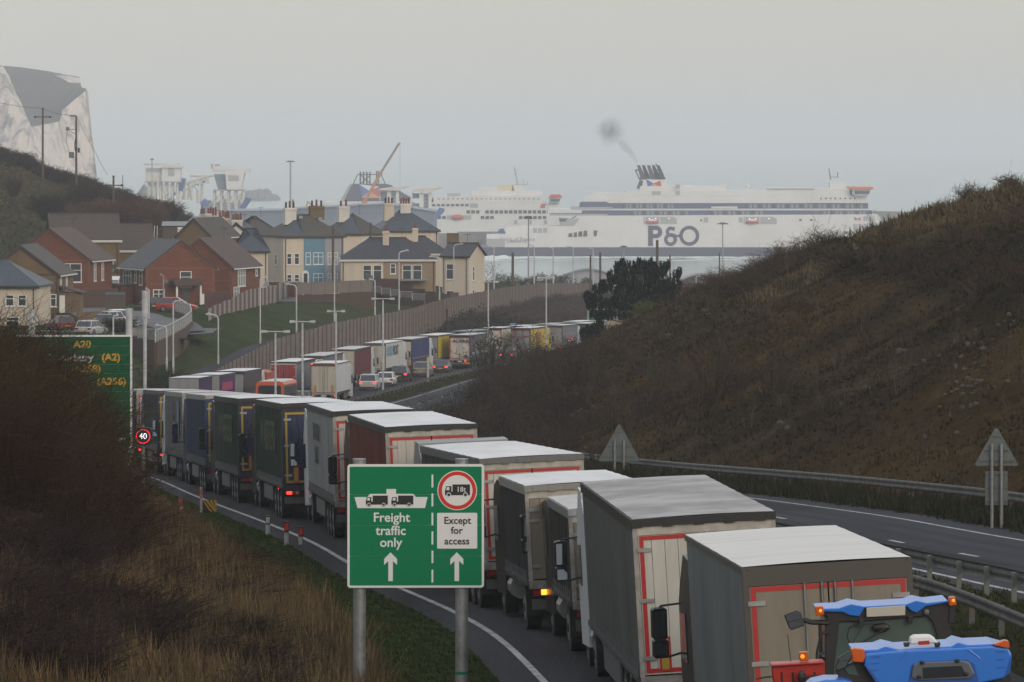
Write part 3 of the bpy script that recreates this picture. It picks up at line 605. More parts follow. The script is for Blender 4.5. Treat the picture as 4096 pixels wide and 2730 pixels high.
# B: grey curtain lorry with HR badge
tB = lorry(88.6, -.13, 'grey curtain-sided lorry with dirty grey roof, red-edged cream doors and HR badge', 'side_grey', 'roof_dirty', 'rear_white', frame='tape_red', style='planks', group=g0, plates='tall')
text('HR', .17, (-.42, -.012, 1.78), tB, 'sign_black', .002, .002); MB().disc(-.40, 1.50, .135, -.010, -.004).build('speed_badge', 'sign_red', tB); MB().disc(-.40, 1.50, .10, -.014, -.0105).build('speed_badge', 'sign_white', tB); text('80', .13, (-.40, -.018, 1.50), tB, 'sign_black', .003, .002)
# C: short dark lorry
tC = lorry(105.8, .25, 'short black curtain lorry half hidden by the grey one, beige corner post showing', 'side_black', 'roof_pale', 'rear_tan', L=4.6, rigid=True, group=g0, H=3.15, style='planks', hem='galv', cabcol='cab_black')
# D: dirty beige tail-lift lorry
tD = lorry(112.3, -.05, 'dirty beige tail-lift lorry with red and white striped hazard panel', 'side_char', 'roof_white', 'rear_tan', L=6.0, rigid=True, group=g0, H=3.34, style='planks', hem=mm('hem_pale', (.22, .21, .19), .6), plates=None, brake=False, cabcol='cab_black')
B(-1.0, 1.0, -.07, -.01, 1.25, 2.55).build('tail_lift', 'rear_tan', tD); hp = B(-.78, -.40, -.09, -.072, 1.75, 2.15).build('hazard_panel', 'sign_white', tD); q = MB()
for k in range(-2, 4): q.prism([(max(-.78, min(-.40, -.78 + k * .16 + a)), z) for a, z in ((0, 1.75), (.08, 1.75), (.48, 2.15), (.40, 2.15))], -.095, -.0905, 'y') if 0 <= k <= 0 else None
for x0, x1, a, b_ in ((-.78, -.66, 1.75, 1.87), ): pass
q.face([(-.78, -.0925, 1.75), (-.66, -.0925, 1.75), (-.40, -.0925, 2.03), (-.40, -.0925, 2.15)]); q.face([(-.78, -.0925, 1.88), (-.78, -.0925, 2.02), (-.66, -.0925, 2.15), (-.53, -.0925, 2.15)]); q.face([(-.54, -.0925, 1.75), (-.41, -.0925, 1.75), (-.40, -.0925, 1.90), (-.40, -.0925, 1.89)]); q.build('hazard_stripe', 'sign_red', hp)
B(-1.02, -.86, -.02, .01, .88, 1.0).build('indicator_lamp', 'amber_on', tD)
# E
tE = lorry(121.5, -.15, 'white curtain lorry with charcoal sides and red-edged doors behind the freight sign', 'side_slate', 'roof_white', 'rear_white', frame='tape_red', H=3.72, style='planks', group=g0, hem=mm('hem_grey', (.12, .12, .12), .5), cabcol='cab_grey')
B(.35, 1.15, -.02, .0, .58, .78).build('marker_board', 'tape_red', tE); B(.40, 1.10, -.03, -.021, .62, .74).build('marker_board', 'tape_yellow', tE)
# F oxide red
tF = lorry(138.3, -.2, 'lorry with rust-red side and black-edged white roof, third from the freight sign', 'side_oxide', 'roof_white', 'rear_cream', frame='tape_red', style='planks', group=g0, cabcol='cab_black')
# G silver
tG = lorry(155.3, -.05, 'silver-grey lorry with black and red letters on its side', 'side_silver', 'roof_white', 'rear_cream', frame='tape_red', style='planks', group=g0)
for i, (tx, mt) in enumerate((('TRANS', 'sign_black'), ('24/5', 'sign_black'))):
    o = text(tx, .8, (-1.31, 8.4, 3.15 - i * .75), tG, mm('side_letter', (.05, .05, .06), .5) and 'side_letter', .01, .006, sx=1.2); o.rotation_euler = (0, 0, -math.pi / 2)
# H, I: green sides, navy yellow-framed doors
for k, (yy, lab) in enumerate(((172.2, 'dark green lorry with navy yellow-framed doors, the nearer, with a white H sticker'), (189.2, 'dark green lorry with navy yellow-framed doors, farther one, without white sticker'))):
    t_ = lorry(yy, -.05, lab, 'side_green', 'roof_white', 'rear_navy', frame='tape_yellow', style='planks', group=g0, plates='tall', cabcol='cab_black', brake=(k == 0), post='post_navy')
    o = text('WABERERS', 1.5, (-1.31, 6.6, 2.75), t_, mm('faded_green', (.05, .065, .03), .5) and 'faded_green', .02, .004, sx=1.0); o.rotation_euler = (0, 0, -math.pi / 2)
    MB().disc(-.30, 1.62, .12, -.012, -.006).build('badge', 'sign_green', t_); text('L', .15, (-.30, -.016, 1.62), t_, 'sign_white', .004, .002)
    if k == 0: MB().prism([(-.30 + .14 * math.cos(a * .5236), 2.12 + .09 * math.sin(a * .5236)) for a in range(12)], -.012, -.006, 'y').build('badge', 'sign_white', t_); text('H', .12, (-.30, -.016, 2.12), t_, 'sign_black', .003, .002)
    B(-.42, -.18, -.012, -.005, 3.0 - .1, 3.16).build('badge', 'tape_yellow', t_)
tJ = lorry(206.2, -.1, 'dark blue curtain lorry with bright blue rear edge and yellow strip', 'side_navy', 'roof_pale', 'rear_blue', frame='tape_yellow', style='planks', group=g0, hem='galv', cabcol='cab_navy', post='rear_blue')
tK = lorry(223.2, -.1, 'pale grey curtain lorry with dark upright letters, between the dark blue and the navy one', 'side_pale', 'roof_pale', 'rear_cream', style='planks', group=g0, hem='galv', cabcol='cab_white')
o = text('LKW', 1.1, (-1.31, 5.6, 3.1), tK, 'side_letter', .03, .006, sx=1.6); o.rotation_euler = (0, 0, -math.pi / 2); B(-1.312, -1.30, 2.2, 3.6, 2.1, 3.6).build('side_print', mm('pale_blue', (.10, .17, .25), .5), tK)
tL = lorry(240.3, -.1, 'dark grey lorry with navy yellow-edged doors and a round pale logo, beside the speed sign', 'side_dark', 'roof_pale', 'rear_navy', frame='tape_yellow', style='planks', group=g0, plates=None, brake=True, cabcol='cab_navy', hem='frame_dark', post='post_navy')
MB().disc(.25, 3.25, .28, -.012, -.006).build('round_logo', 'rear_cream', tL); MB().ring(.25, 3.25, .0, .04, -.016, -.0125, 10).build('round_logo', 'rear_navy', tL)
tM = lorry(257.4, .0, 'cream box lorry with red-edged doors and small blue letters, beside the big green sign', 'side_char', 'roof_pale', 'rear_cream', frame='tape_red', style='plain', group=g0, plates=None, brake=True, curtain=False, hem='galv')
text('SAR', .34, (-.55, -.012, 3.38), tM, mm('ink_blue', (.02, .03, .16), .5) and 'ink_blue', .012, .003, sx=1.3)
# ---- the far part of the queue, after the bend
g1 = 'lorries in the far queue after the bend'
def side_print(t, x, y0, y1, z0, z1, m): B(min(x, x + .01), max(x, x + .01), y0, y1, z0, z1).build('side_print', m, t)
cloth('far_grey', (.17, .18, .20)); cloth('far_slate', (.11, .115, .13)); cloth('far_maroon', (.14, .03, .035)); cloth('far_blue', (.035, .05, .16)); cloth('far_yellow', (.55, .40, .03), d=.85); cloth('far_navy', (.03, .05, .085)); cloth('far_white', (.55, .55, .52), d=.85); cloth('far_purple', (.07, .03, .11)); cloth('far_brown', (.09, .075, .08)); door('rear_red', (.27, .016, .02), .8); door('rear_greyd', (.20, .20, .205)); cloth('far_tan', (.34, .26, .16)); cloth('far_white2', (.62, .63, .65), d=.88)
lorry(411, 0, 'white-roofed lorry showing just above the near queue, leftmost of the far line', 'far_purple', 'roof_white', 'rear_greyd', near=0, group=g1)
t = lorry(429, .1, 'lorry with purple and pink side, white roof, second in the far line', 'far_purple', 'roof_white', 'rear_greyd', near=0, group=g1); side_print(t, 1.262, 2, 11, 2.6, 3.3, mm('pink', (.35, .03, .15), .5)); side_print(t, 1.266, 4, 9, 2.9, 3.2, 'tape_red')
t = lorry(447, .2, 'grey-brown lorry whose side fades to red, in front of the orange skip', 'far_brown', 'roof_white', 'rear_greyd', near=1, group=g1); side_print(t, 1.264, .4, 13, 1.35, 2.0, mm('dusky_red', (.22, .03, .04), .5))
tR = lorry(483, .5, 'lorry with bright red rear and plain grey side, white roof', 'far_grey', 'roof_white', 'rear_red', near=1, group=g1, style='planks')
lorry(504, .1, 'grey-sided lorry directly ahead of the red-backed one, pale beige doors', 'far_grey', 'roof_pale', 'rear_beige', near=1, group=g1, hem='frame_dark')
lorry(527, .0, 'maroon-sided lorry with beige doors beside the pale fence', 'far_maroon', 'roof_pale', 'rear_beige', near=1, group=g1, style='planks')
t = lorry(552, .0, 'white refrigerated lorry with pale blue and grey capital letters on its side', 'far_white', 'roof_white', 'rear_beige', near=1, group=g1, curtain=False, plates='tall', hem='frame_dark')
mm('ink_sky', (.10, .28, .45), .5); o = text('NORD', 1.5, (1.275, 2.9, 3.0), t, 'ink_sky', .03, .01, sx=1.0); o.rotation_euler = (0, 0, math.pi / 2); o = text('FROST', 1.5, (1.275, 7.6, 3.0), t, 'side_letter', .03, .01, sx=1.0); o.rotation_euler = (0, 0, math.pi / 2)
t = lorry(570, .1, 'royal blue curtain lorry with a thin orange line near the bottom', 'far_blue', 'roof_pale', 'rear_beige', near=1, group=g1, plates='tall'); side_print(t, 1.30, .3, 13.2, 1.80, 1.86, 'sign_yellow')
t = lorry(590, .1, 'grey-backed lorry with olive yellow side, half hidden behind the beige-doored one', 'far_yellow', 'roof_white', 'rear_greyd', near=1, group=g1, hem='frame_dark'); text('LEVO', .5, (-.1, -.02, 3.2), t, 'side_letter', .02, .004)
lorry(612, .1, 'dark-roofed lorry hidden but for its roof above the beige-doored lorry', 'far_slate', mm('roof_blue', (.16, .18, .22), .5), 'rear_greyd', near=1, group=g1)
lorry(634, -.1, 'white lorry with a white cab seen beyond the beige-doored lorry', 'far_white', 'roof_white', 'rear_white', L=9, rigid=True, frame='tape_red', near=1, group=g1)
lorry(652, .1, 'navy-sided lorry with red-edged pale doors left of the yellow lorry', 'far_navy', 'roof_white', 'rear_white', frame='tape_red', near=1, group=g1)
lorry(676, .0, 'lorry with a flat grey roof showing above the yellow lorry', 'far_slate', 'roof_pale', 'rear_greyd', near=0, group=g1)
lorry(698, .1, 'white-roofed lorry above and behind the grey one with the warning sign before it', 'far_white', 'roof_white', 'rear_greyd', near=0, group=g1)
lorry(722, .1, 'tan-sided lorry partly behind the pine tree at the far end of the queue', 'far_tan', 'roof_white', 'rear_greyd', near=0, group=g1)
# right-hand lane
tW = lorry(478, 5.1, 'white refrigerated box lorry in the outer lane with lit red roof corner lamps', 'far_white2', 'roof_white', 'rear_beige', near=1, group=g1, curtain=False, L=10.5, rigid=True, brake=True, plates='tall', hem=mm('brown_frame', (.09, .035, .03), .5))
for sg in (-1, 1): B(sg * 1.15 - .08, sg * 1.15 + .08, -.06, -.02, 3.9, 4.0).build('roof_lamp', 'tail_on', tW)
tAl = lorry(592, 3.65, 'cream-doored lorry with black ALAINE lettering and grey side, outer lane', 'far_slate', 'roof_pale', 'rear_cream', frame='tape_red', near=1, group=g1, style='plain', plates=None)
text('ALAINE', .52, (.18, -.02, 3.28), tAl, 'sign_black', .022, .004, sx=1.15); MB().disc(-.88, 3.30, .14, -.02, -.014, 12).build('sun_logo', 'sign_yellow', tAl); side_print(tAl, 1.30, 4, 6, 2.55, 2.8, 'sign_yellow'); side_print(tAl, 1.30, 11.8, 12.7, 2.2, 3.4, 'sign_yellow'); side_print(tAl, 1.30, .3, 13.3, 1.75, 1.95, mm('pale_band', (.3, .32, .33), .5)); B(.55, .95, -.02, -.013, 1.35, 1.6).build('small_panel', 'side_char', tAl); B(.4, 1.15, 0, .02, .58, .8).build('marker_board', 'sign_yellow', tAl); B(.6, .75, -.02, .0, .85, 1.0).build('lamp_glow', 'tail_on', tAl)
tY = lorry(634, 3.65, 'bright yellow curtain lorry with maroon lettering, outer lane', 'far_yellow', 'roof_white', 'rear_greyd', frame='tape_red', near=1, group=g1, cabcol='cab_yellow', brake=True)
for i, tx in enumerate(('XXXX', 'XXXX')):
    o = text(tx, 1.0, (1.31, 6.2, 3.0 - i * .72), tY, mm('ink_maroon', (.25, .03, .03), .5) and 'ink_maroon', .02, .004, sx=1.5); o.rotation_euler = (0, 0, math.pi / 2)
text('BRISCOMBE', .28, (-.1, -.02, 2.9), tY, 'ink_maroon', .01, .004, sx=1.3)
tZ = lorry(661, 3.65, 'plain slate grey lorry behind the triangular traffic-signals warning sign', 'far_grey', 'roof_white', 'rear_greyd', frame='tape_red', near=1, group=g1, brake=True, plates='tall', L=13.6)
lorry(683, 3.7, 'navy-backed lorry just left of the pine tree in the outer lane', 'far_navy', 'roof_white', 'rear_navy', near=1, group=g1, brake=True)
# orange skip lorry
def skip():
    t = thing('skip_lorry', 'orange skip lorry with yellow name board and blue lower body', 'lorry', group=g1); place(t, 465, .1)
    b = MB(); b.prism([(-1.25, 2.3), (1.25, 2.3), (1.25, 3.45), (.9, 3.45), (.8, 3.6), (-.6, 3.6), (-.7, 3.4), (-1.25, 3.4)], .2, 5.5, 'y'); b.build('skip_body', mm('skip_orange', (.45, .085, .02), .5, col2=(.3, .05, .02), scale=1.5), t)
    B(-1.2, 1.2, .3, 5.8, 1.1, 2.28).build('lower_body', mm('skip_blue', (.02, .10, .28), .5), t)
    for sg in (-1, 1): B(sg * 1.2 - .07, sg * 1.2 + .07, .05, .2, 1.0, 3.5).build('lift_arm', mm('arm_red', (.3, .04, .02), .5), t)
    nb = B(-.75, .55, .14, .19, 2.95, 3.22).build('name_board', 'sign_yellow', t); B(.7, 1.0, .14, .19, 2.6, 2.95).build('notice_board', 'sign_white', t); text('WASTE', .2, (-.1, .13, 3.08), t, 'sign_black', .005, .003, 1.6)
    for y in (1.4, 5.9):
        for sg in (-1, 1): ob('wheel', wheel_mesh(), t, (sg * 1.03, y, .5))
    B(-.5, .5, .3, 8, .6, 1.08).build('chassis_beam', 'chassis', t); cabin(t, 5.9, None, M.get('cab_red') or mm('cab_red', *CABS['cab_red']), 3.1)
skip()
def bus():
    t = thing('coach', 'coach with orange rear frame, big dark rear window and silver roof', 'coach', group=None); place(t, 444, 4.1)
    L = 11; H = 3.15
    c = MB().prism([(-1.24, .45), (1.24, .45), (1.24, 2.85), (1.1, H - .04), (.85, H), (-.85, H), (-1.1, H - .04), (-1.24, 2.85)], .05, L, 'y'); c.build('coach_body', mm('coach_orange', (.50, .085, .02), .4), t)
    MB().prism([(-1.0, H - .03), (1.0, H - .03), (.84, H + .05), (-.84, H + .05)], .15, L - .2, 'y').build('coach_roof', mm('roof_silver', (.45, .46, .47), .4), t)
    MB().prism([(-1.02, 1.35), (1.02, 1.35), (1.02, 2.65), (.92, 2.8), (-.92, 2.8), (-1.02, 2.65)], .02, .06, 'y').build('rear_window', 'glass_dark', t)
    for sg in (-1, 1):
        B(min(sg * 1.235, sg * 1.25), max(sg * 1.235, sg * 1.25), .3, L - .3, 1.3, 2.75).build('side_window_band', mm('band_grey', (.10, .105, .11), .3), t)
        for k in range(6): B(min(sg * 1.25, sg * 1.26), max(sg * 1.25, sg * 1.26), .5 + k * 1.72, 2.1 + k * 1.72, 1.6, 2.65).build('side_window', 'glass_dark', t)
        B(sg * 1.05 - .12, sg * 1.05 + .12, .0, .05, .8, 1.2).build('tail_lamp', 'tail_on', t)
        for y in (2.2, 8.6): ob('wheel', wheel_mesh(), t, (sg * 1.05, y, .5))
    B(-1.2, 1.2, .0, .06, .5, .7).build('bumper', 'chassis', t)
bus()
# ------------------------------------------------------------------ roadside signs
def freight_sign():
    Y0 = 95.0; S = 347.4
    cx, cy = 764.0, 534.5
    X = lambda x: (x - cx) / S
    Z = lambda y: (cy - y) / S
    zc = V(1780 + cy / 1.6504, Y0); xc = U(1200 + cx / 1.6504, Y0)
    t = thing('freight_sign', 'green sign reading Freight traffic only with ferry symbol, on two grey posts', 'road sign', (xc, Y0, zc), math.radians(1.0))
    def rr(x0, x1, z0, z1, r, n=5):
        p = []
        for (a, b, s) in ((x1 - r, z1 - r, 0), (x0 + r, z1 - r, 90), (x0 + r, z0 + r, 180), (x1 - r, z0 + r, 270)):
            p += [(a + r * math.cos(math.radians(s + 90 * i / n)), b + r * math.sin(math.radians(s + 90 * i / n))) for i in range(n + 1)]
        return p
    w, h = 902 / S / 2, 815 / S / 2
    MB().prism(rr(-w, w, -h, h, .06), 0, .03, 'y').build('border', 'sign_white', t)
    zs = [h - .045, Z(327), Z(530), Z(733), -h + .045]
    for i in range(4):
        z1, z0 = zs[i], zs[i + 1]; MB().prism(rr(-w + .045, w - .045, z0 + .0015 * (i < 3), z1 - .0015 * (i > 0), .02 if i in (0, 3) else .002, 3), -.006, -.0005, 'y').build('sign_plank', 'sign_green', t)
    ys = (-.010, -.0065)
    def P(pts, m, name, y=ys): return MB().prism([(X(a), Z(b)) for a, b in pts][::-1], y[0], y[1], 'y').build(name, m, t)
    for a, b in ((195, 280), (320, 405), (447, 530), (570, 657), (697, 780), (823, 908)): P([(868, a), (880, a), (880, b), (868, b)], 'sign_white', 'lane_dash')
    P([(360, 343), (445, 343), (462, 322), (571, 322), (571, 290), (634, 290), (634, 322), (748, 322), (765, 343), (843, 343), (825, 416), (380, 416)], 'sign_white', 'ferry_symbol')
    y2 = (-.014, -.0105); y3 = (-.018, -.0145); y4 = (-.022, -.0185)
    def pict(ox, oy, k, par_box=(480, 580)):
        f = lambda pts: [(ox + a * k, oy + b * k) for a, b in pts]
        P(f([(45, 0), (145, 0), (145, 60), (45, 60)]), 'sign_black', 'lorry_symbol', y2)
        P(f([(8, 10), (36, 10), (36, 40), (46, 40), (46, 60), (0, 60), (0, 35)]), 'sign_black', 'lorry_symbol', (-.0140, -.0106))
        P(f([(12, 15), (27, 15), (27, 33), (8, 33)]), 'sign_white', 'lorry_symbol', y3)
        for wx in (21, 117):
            MB().disc(X(ox + wx * k), Z(oy + 59 * k), 14 * k / S, *y3).build('lorry_symbol', 'sign_black', t); MB().disc(X(ox + wx * k), Z(oy + 59 * k), 11.5 * k / S, -.021, -.0184).build('lorry_symbol', 'sign_white', t); MB().disc(X(ox + wx * k), Z(oy + 59 * k), 8 * k / S, -.024, -.0214).build('lorry_symbol', 'sign_black', t)
    pict(435, 333, 1.0); pict(603, 333, 1.0)
    for tx, x, y in (('Freight', 604, 480), ('traffic', 600, 567), ('only', 600, 645)): text(tx, .248, (X(x), -.009, Z(y)), t, 'sign_white', .0042, .002, 1.0)
    for ax in (598, 1035): P([(ax, 708), (ax + 43, 752), (ax + 43, 792), (ax + 15, 765), (ax + 15, 898), (ax - 15, 898), (ax - 15, 765), (ax - 43, 792), (ax - 43, 752)], 'sign_white', 'arrow')
    MB().disc(X(1038), Z(300), 131 / S, -.010, -.0065, 48).build('roundel', 'sign_white', t); MB().disc(X(1038), Z(300), 125 / S, -.0135, -.0103, 48).build('roundel', 'sign_red', t); MB().disc(X(1038), Z(300), 101 / S, -.017, -.0138, 48).build('roundel', 'sign_white', t)
    y2 = (-.021, -.0175); y3 = (-.025, -.0215)
    def P2(pts, m, y): return MB().prism([(X(a), Z(b)) for a, b in pts][::-1], y[0], y[1], 'y').build('lorry_symbol', m, t)
    P2([(1006, 260), (1122, 260), (1122, 331), (1006, 331)], 'sign_black', y2); P2([(966, 271), (1000, 271), (1000, 308), (1007, 308), (1007, 331), (957, 331), (957, 300)], 'sign_black', (-.0209, -.0176)); P2([(970, 277), (986, 277), (986, 298), (965, 298)], 'sign_white', y3)
    for wx in (982, 1092):
        MB().disc(X(wx), Z(328), 15 / S, -.025, -.0215).build('lorry_symbol', 'sign_white', t); MB().disc(X(wx), Z(328), 10 / S, -.028, -.0255).build('lorry_symbol', 'sign_black', t)
    text('18t', .135, (X(1064), -.0235, Z(294)), t, 'sign_white', .001, .0015)
    MB().prism(rr(X(905), X(1170), Z(684), Z(448), .02), -.010, -.0065, 'y').build('white_panel', 'sign_white', t)
    for tx, x, y in (('Except', 1039, 500), ('for', 1035, 566), ('access', 1036, 636)): text(tx, .188, (X(x), -.0125, Z(y)), t, 'sign_black', .0035, .002, 1.0)
    for px in (392, 1068):
        gz = -(zc - float(groundz(xc, Y0))) - .8
        p = MB().tube((X(px), .16, gz), (X(px), .16, Z(103)), .122, n=24).build('post', 'galv', t); MB().tube((X(px), .16, Z(103) - .0), (X(px), .16, Z(94)), .128, n=24).build('post_cap', 'galv', p)
        B(X(px) - .14, X(px) + .14, .03, .3, Z(300) - .02, Z(300) + .02).build('clamp', 'galv', t); B(X(px) - .14, X(px) + .14, .03, .3, Z(800) - .02, Z(800) + .02).build('clamp', 'galv', t)
    MB().tube((X(1068), .16, Z(1500)), (X(1068), .16, Z(1518)), .126, n=20, caps=False).build('green_band', 'sign_green', t)
freight_sign()
def big_sign():
    Y0 = 200.0; s = 100.0; xr = U(527, Y0); zt = V(1340, Y0); zb = V(1794, Y0); W = 4.6
    t = thing('direction_sign', 'large green direction sign with yellow route numbers, half hidden by the roadside thicket', 'road sign', (xr - W / 2, Y0, zb), math.radians(2))
    H = zt - zb; B(-W / 2, W / 2, 0, .05, 0, H).build('border', 'sign_white', t); n = 12
    for i in range(n): B(-W / 2 + .07, W / 2 - .07, -.008, -.001, .07 + (H - .14) * i / n + .002, .07 + (H - .14) * (i + 1) / n - .002).build('sign_plank', 'sign_green2', t)
    xx = lambda u: U(u, Y0) - (xr - W / 2); zz = lambda v: V(v, Y0) - zb
    for tx, u, v, m_, al in (('A20', 364, 1378, 'sign_yellow', 'RIGHT'), ('(A2)', 482, 1430, 'sign_yellow', 'RIGHT'), ('Canterbury', 372, 1432, 'sign_white', 'RIGHT'), ('(A258)', 404, 1476, 'sign_yellow', 'RIGHT'), ('(A256)', 505, 1527, 'sign_yellow', 'RIGHT'), ('m', 502, 1758, 'sign_white', 'RIGHT')):
        text(tx, .39, (xx(u), -.012, zz(v)), t, m_, .012, .003, 1.08, align=al)
    text('1', .19, (xx(442), -.012, zz(1748)), t, 'sign_white', .006, .003); text('2', .24, (xx(456), -.012, zz(1762)), t, 'sign_white', .008, .003)
    for x in (-W / 2 + .6, W / 2 - .12):
        MB().tube((x, .22, -3.2), (x, .22, H + (1.05 if x > 0 else 1.0)), .135, n=18).build('post', 'pole_white', t)
big_sign()
def lamp_led_sign():
    Y0 = 190.0; x = U(573, Y0); z = V(1745, Y0); gz = float(groundz(x, Y0)); t = thing('speed_sign', 'black box sign with glowing red ring and white 40 beside the big green sign', 'speed sign', (x, Y0, gz), 0); z -= gz
    r = .33; MB().prism([(-r, -r + .07), (-r + .07, -r), (r - .07, -r), (r, -r + .07), (r, r - .07), (r - .07, r), (-r + .07, r), (-r, r - .07)][::1], -.1, .1, 'y').build('housing', 'sign_black', t).location = (0, 0, z)
    o = MB().ring(0, 0, .245, .272, -.115, -.101, 40).build('led_ring', 'led_red', t); o.location = (0, 0, z)
    text('40', .32, (0, -.108, z), t, 'led_white', .0, .002, .95); MB().tube((0, .02, -.5), (0, .02, z - r), .065, n=12).build('post', 'galv', t); B(-.03, .03, 0, .06, z + r, z + r + .1).build('bracket', 'galv', t)
lamp_led_sign()
def bigpole():
    Y0 = 440; x = U(580, Y0); t = thing('camera_mast', 'tall pale mast, thick above and thin below, right of the big green sign', 'mast', (x, Y0, V(1545, Y0)))
    MB().tube((0, 0, -1), (0, 0, V(1310, Y0) - V(1545, Y0)), .16, n=14).build('shaft', 'pole_white', t); MB().tube((0, 0, V(1310, Y0) - V(1545, Y0)), (0, 0, V(1262, Y0) - V(1545, Y0)), .16, .28, n=14).build('taper', 'pole_white', t); MB().tube((0, 0, V(1262, Y0) - V(1545, Y0)), (0, 0, V(1163, Y0) - V(1545, Y0)), .28, n=16).build('sleeve', 'pole_white', t)
bigpole()
def tri_back(u, v0, v1, half, Y0, label, plate=None):
    x = U(u, Y0); gz = float(groundz(x, Y0)); t = thing('warning_sign', label, 'road sign', (x, Y0, gz), 0, 'grey backs of warning signs'); za = V(v0, Y0) - gz; zb = V(v1, Y0) - gz; h = half / K * Y0
    MB().prism([(-h * 1.0, zb + .04), (-h * .94, zb), (h * .94, zb), (h * 1.0, zb + .04), (.06, za - .04), (0, za), (-.06, za - .04)], 0, .03, 'y').build('plate', 'sign_back', t)
    for f in (.12, .40, .8): z = zb + (za - zb) * f if f < .8 else zb + (za - zb) * .78; wv = h * (1 - (z - zb) / (za - zb)) * .92; B(-wv, wv, -.03, -.002, z - .018, z + .018).build('stiffener', 'rail_steel', t)
    pl = zb
    if plate:
        a, b = V(plate[0], Y0) - gz, V(plate[1], Y0) - gz; B(-half * .52 / K * Y0, half * .52 / K * Y0, 0, .03, b, a).build('plate', 'sign_back', t); pl = b
        for q in (.1, .5, .9): B(-half * .5 / K * Y0, half * .5 / K * Y0, -.03, -.002, b + (a - b) * q - .015, b + (a - b) * q + .015).build('stiffener', 'rail_steel', t)
    for sx in (-1, 1): MB().tube((sx * h * .22, -.08, -.3), (sx * h * .22, -.08, zb + (za - zb) * .58), .05, n=10).build('post', 'galv', t)
tri_back(2477, 1697, 1845, 83, 229, 'grey back of triangular warning sign at the left end of the far guard rail')
tri_back(3986, 1712, 1863, 86, 150, 'grey back of a triangular warning sign with a rectangular plate beneath, at the right edge', (1885, 2020))
def marker(u, vt, vb, label, kind='red', Y=None):
    x, y, z = hit(u, vb); h = V(vt, y) - z; t = thing('marker_post', label, 'marker post', (x, y, z), 0, 'short marker posts on the verges'); r = .055 * y / 150 + .02
    MB().tube((0, 0, -.2), (0, 0, h * .55), r, n=10).build('post_base', mm('post_white', (.42, .42, .41), .5, col2=(.15, .14, .13), scale=5, contrast=(.45, .6)), t); MB().tube((0, 0, h * .55), (0, 0, h), r, n=10).build('post_top', 'sign_black', t)
    B(-r * .75, r * .75, -r - .012, -r * .6, h * .62, h * .93).build('reflector', dict(red='sign_red', pink='rear_cream', green='sign_green2')[kind], t)
marker(723, 1991, 2065, 'red-topped white marker post leftmost on the verge, below the green sign')
marker(1072, 2062, 2143, 'white marker post with pale pink reflector beside the edge line', 'pink')
marker(1146, 2085, 2183, 'black and white marker post with red reflector, middle of the three by the edge line')
marker(1203, 2107, 2196, 'black marker post with red reflector nearest the freight sign')
marker(3646, 1944, 2003, 'white marker post with dark green top behind the far guard rail', 'green')
def chevron():
    x, y, z = hit(838, 2052); t = thing('hazard_board', 'black and yellow striped hazard board with white post on the left verge', 'hazard board', (x, y, z)); s = y / K
    w_, h0, h1 = 55 * s, 5 * s, 50 * s; B(-w_ / 2, w_ / 2, 0, .03, h0, h1).build('board', 'sign_black', t)
    for k in range(4):
        a = -w_ / 2 + w_ * k / 3.2 - .06; p = [(a, h1), (a + .09, h1), (a + .09 + (h1 - h0) * .8, h0), (a + (h1 - h0) * .8, h0)]; p = [(min(max(q[0], -w_ / 2), w_ / 2), q[1]) for q in p]; MB().prism(p[::-1], -.01, -.002, 'y').build('stripe', 'sign_yellow', t)
    B(-w_ / 2 - .10, -w_ / 2 - .01, 0, .05, -.2, 102 * s).build('post', 'post_white', t); B(-w_ / 2 - .08, -w_ / 2 - .03, -.02, -.002, 60 * s, 92 * s).build('reflector', 'sign_red', t)
chevron()
# traffic-signals warning triangle in front of the slate grey lorry
def sigsign():
    Y0 = 600; u, v = 2000 + 1640 / 5.8, 1250 + 670 / 5.8; x = U(u, Y0); zb = V(v, Y0); gz = float(groundz(x, Y0)); t = thing('signals_sign', 'red-edged triangular traffic signals warning sign in the median', 'road sign', (x, Y0, gz)); zb -= gz; h = 15.5 / K * Y0; H = h * 1.9
    T = lambda k, c=0: [(-h * k, zb + H * (1 - k) * .33), (h * k, zb + H * (1 - k) * .33), (0, zb + H * (1 - (1 - k) * .66))]
    MB().prism(T(1), 0, .03, 'y').build('plate', 'sign_red', t); MB().prism(T(.68), -.02, -.002, 'y').build('face', 'sign_white', t)
    B(-.09, .09, -.04, -.022, zb + .2, zb + .62).build('signal_symbol', 'sign_black', t)
    for k, mk in enumerate(('sign_green', 'sign_yellow', 'sign_red')): MB().disc(0, zb + .27 + .14 * k, .05, -.055, -.042, 10).build('signal_symbol', mk, t)
    MB().tube((0, .06, -.3), (0, .06, zb + H), .05).build('post', 'galv', t); B(-.3, .3, .0, .1, zb + H + .08, zb + H + .16).build('lamp_hood', 'galv', t)
sigsign()
def flatsign(name, label, u0, u1, v0, v1, Y0, m_, base_v=None, txt=None, tsize=.5):
    gz = min(V(v1, Y0) - .5, float(groundz(U((u0 + u1) / 2, Y0), Y0))); t = thing(name, label, 'road sign', (U((u0 + u1) / 2, Y0), Y0, gz)); w_ = (U(u1, Y0) - U(u0, Y0)) / 2; a, b = V(v0, Y0) - gz, V(v1, Y0) - gz
    B(-w_, w_, 0, .06, b, a).build('border', 'sign_white', t); B(-w_ * .95, w_ * .95, -.02, -.002, b + (a - b) * .04, a - (a - b) * .04).build('face', m_, t)
    for sx in (-.6, .6): MB().tube((w_ * sx, .1, -.3), (w_ * sx, .1, a - .1), .07).build('post', 'galv', t)
    if txt: text(txt, tsize, (0, -.03, (a + b) / 2), t, 'sign_white', .01, .004)
flatsign('direction_sign', 'green and white direction sign showing through the left side of the pine', 2351, 2440, 1236, 1282, 690, 'sign_green2', txt='Ferry', tsize=.6)
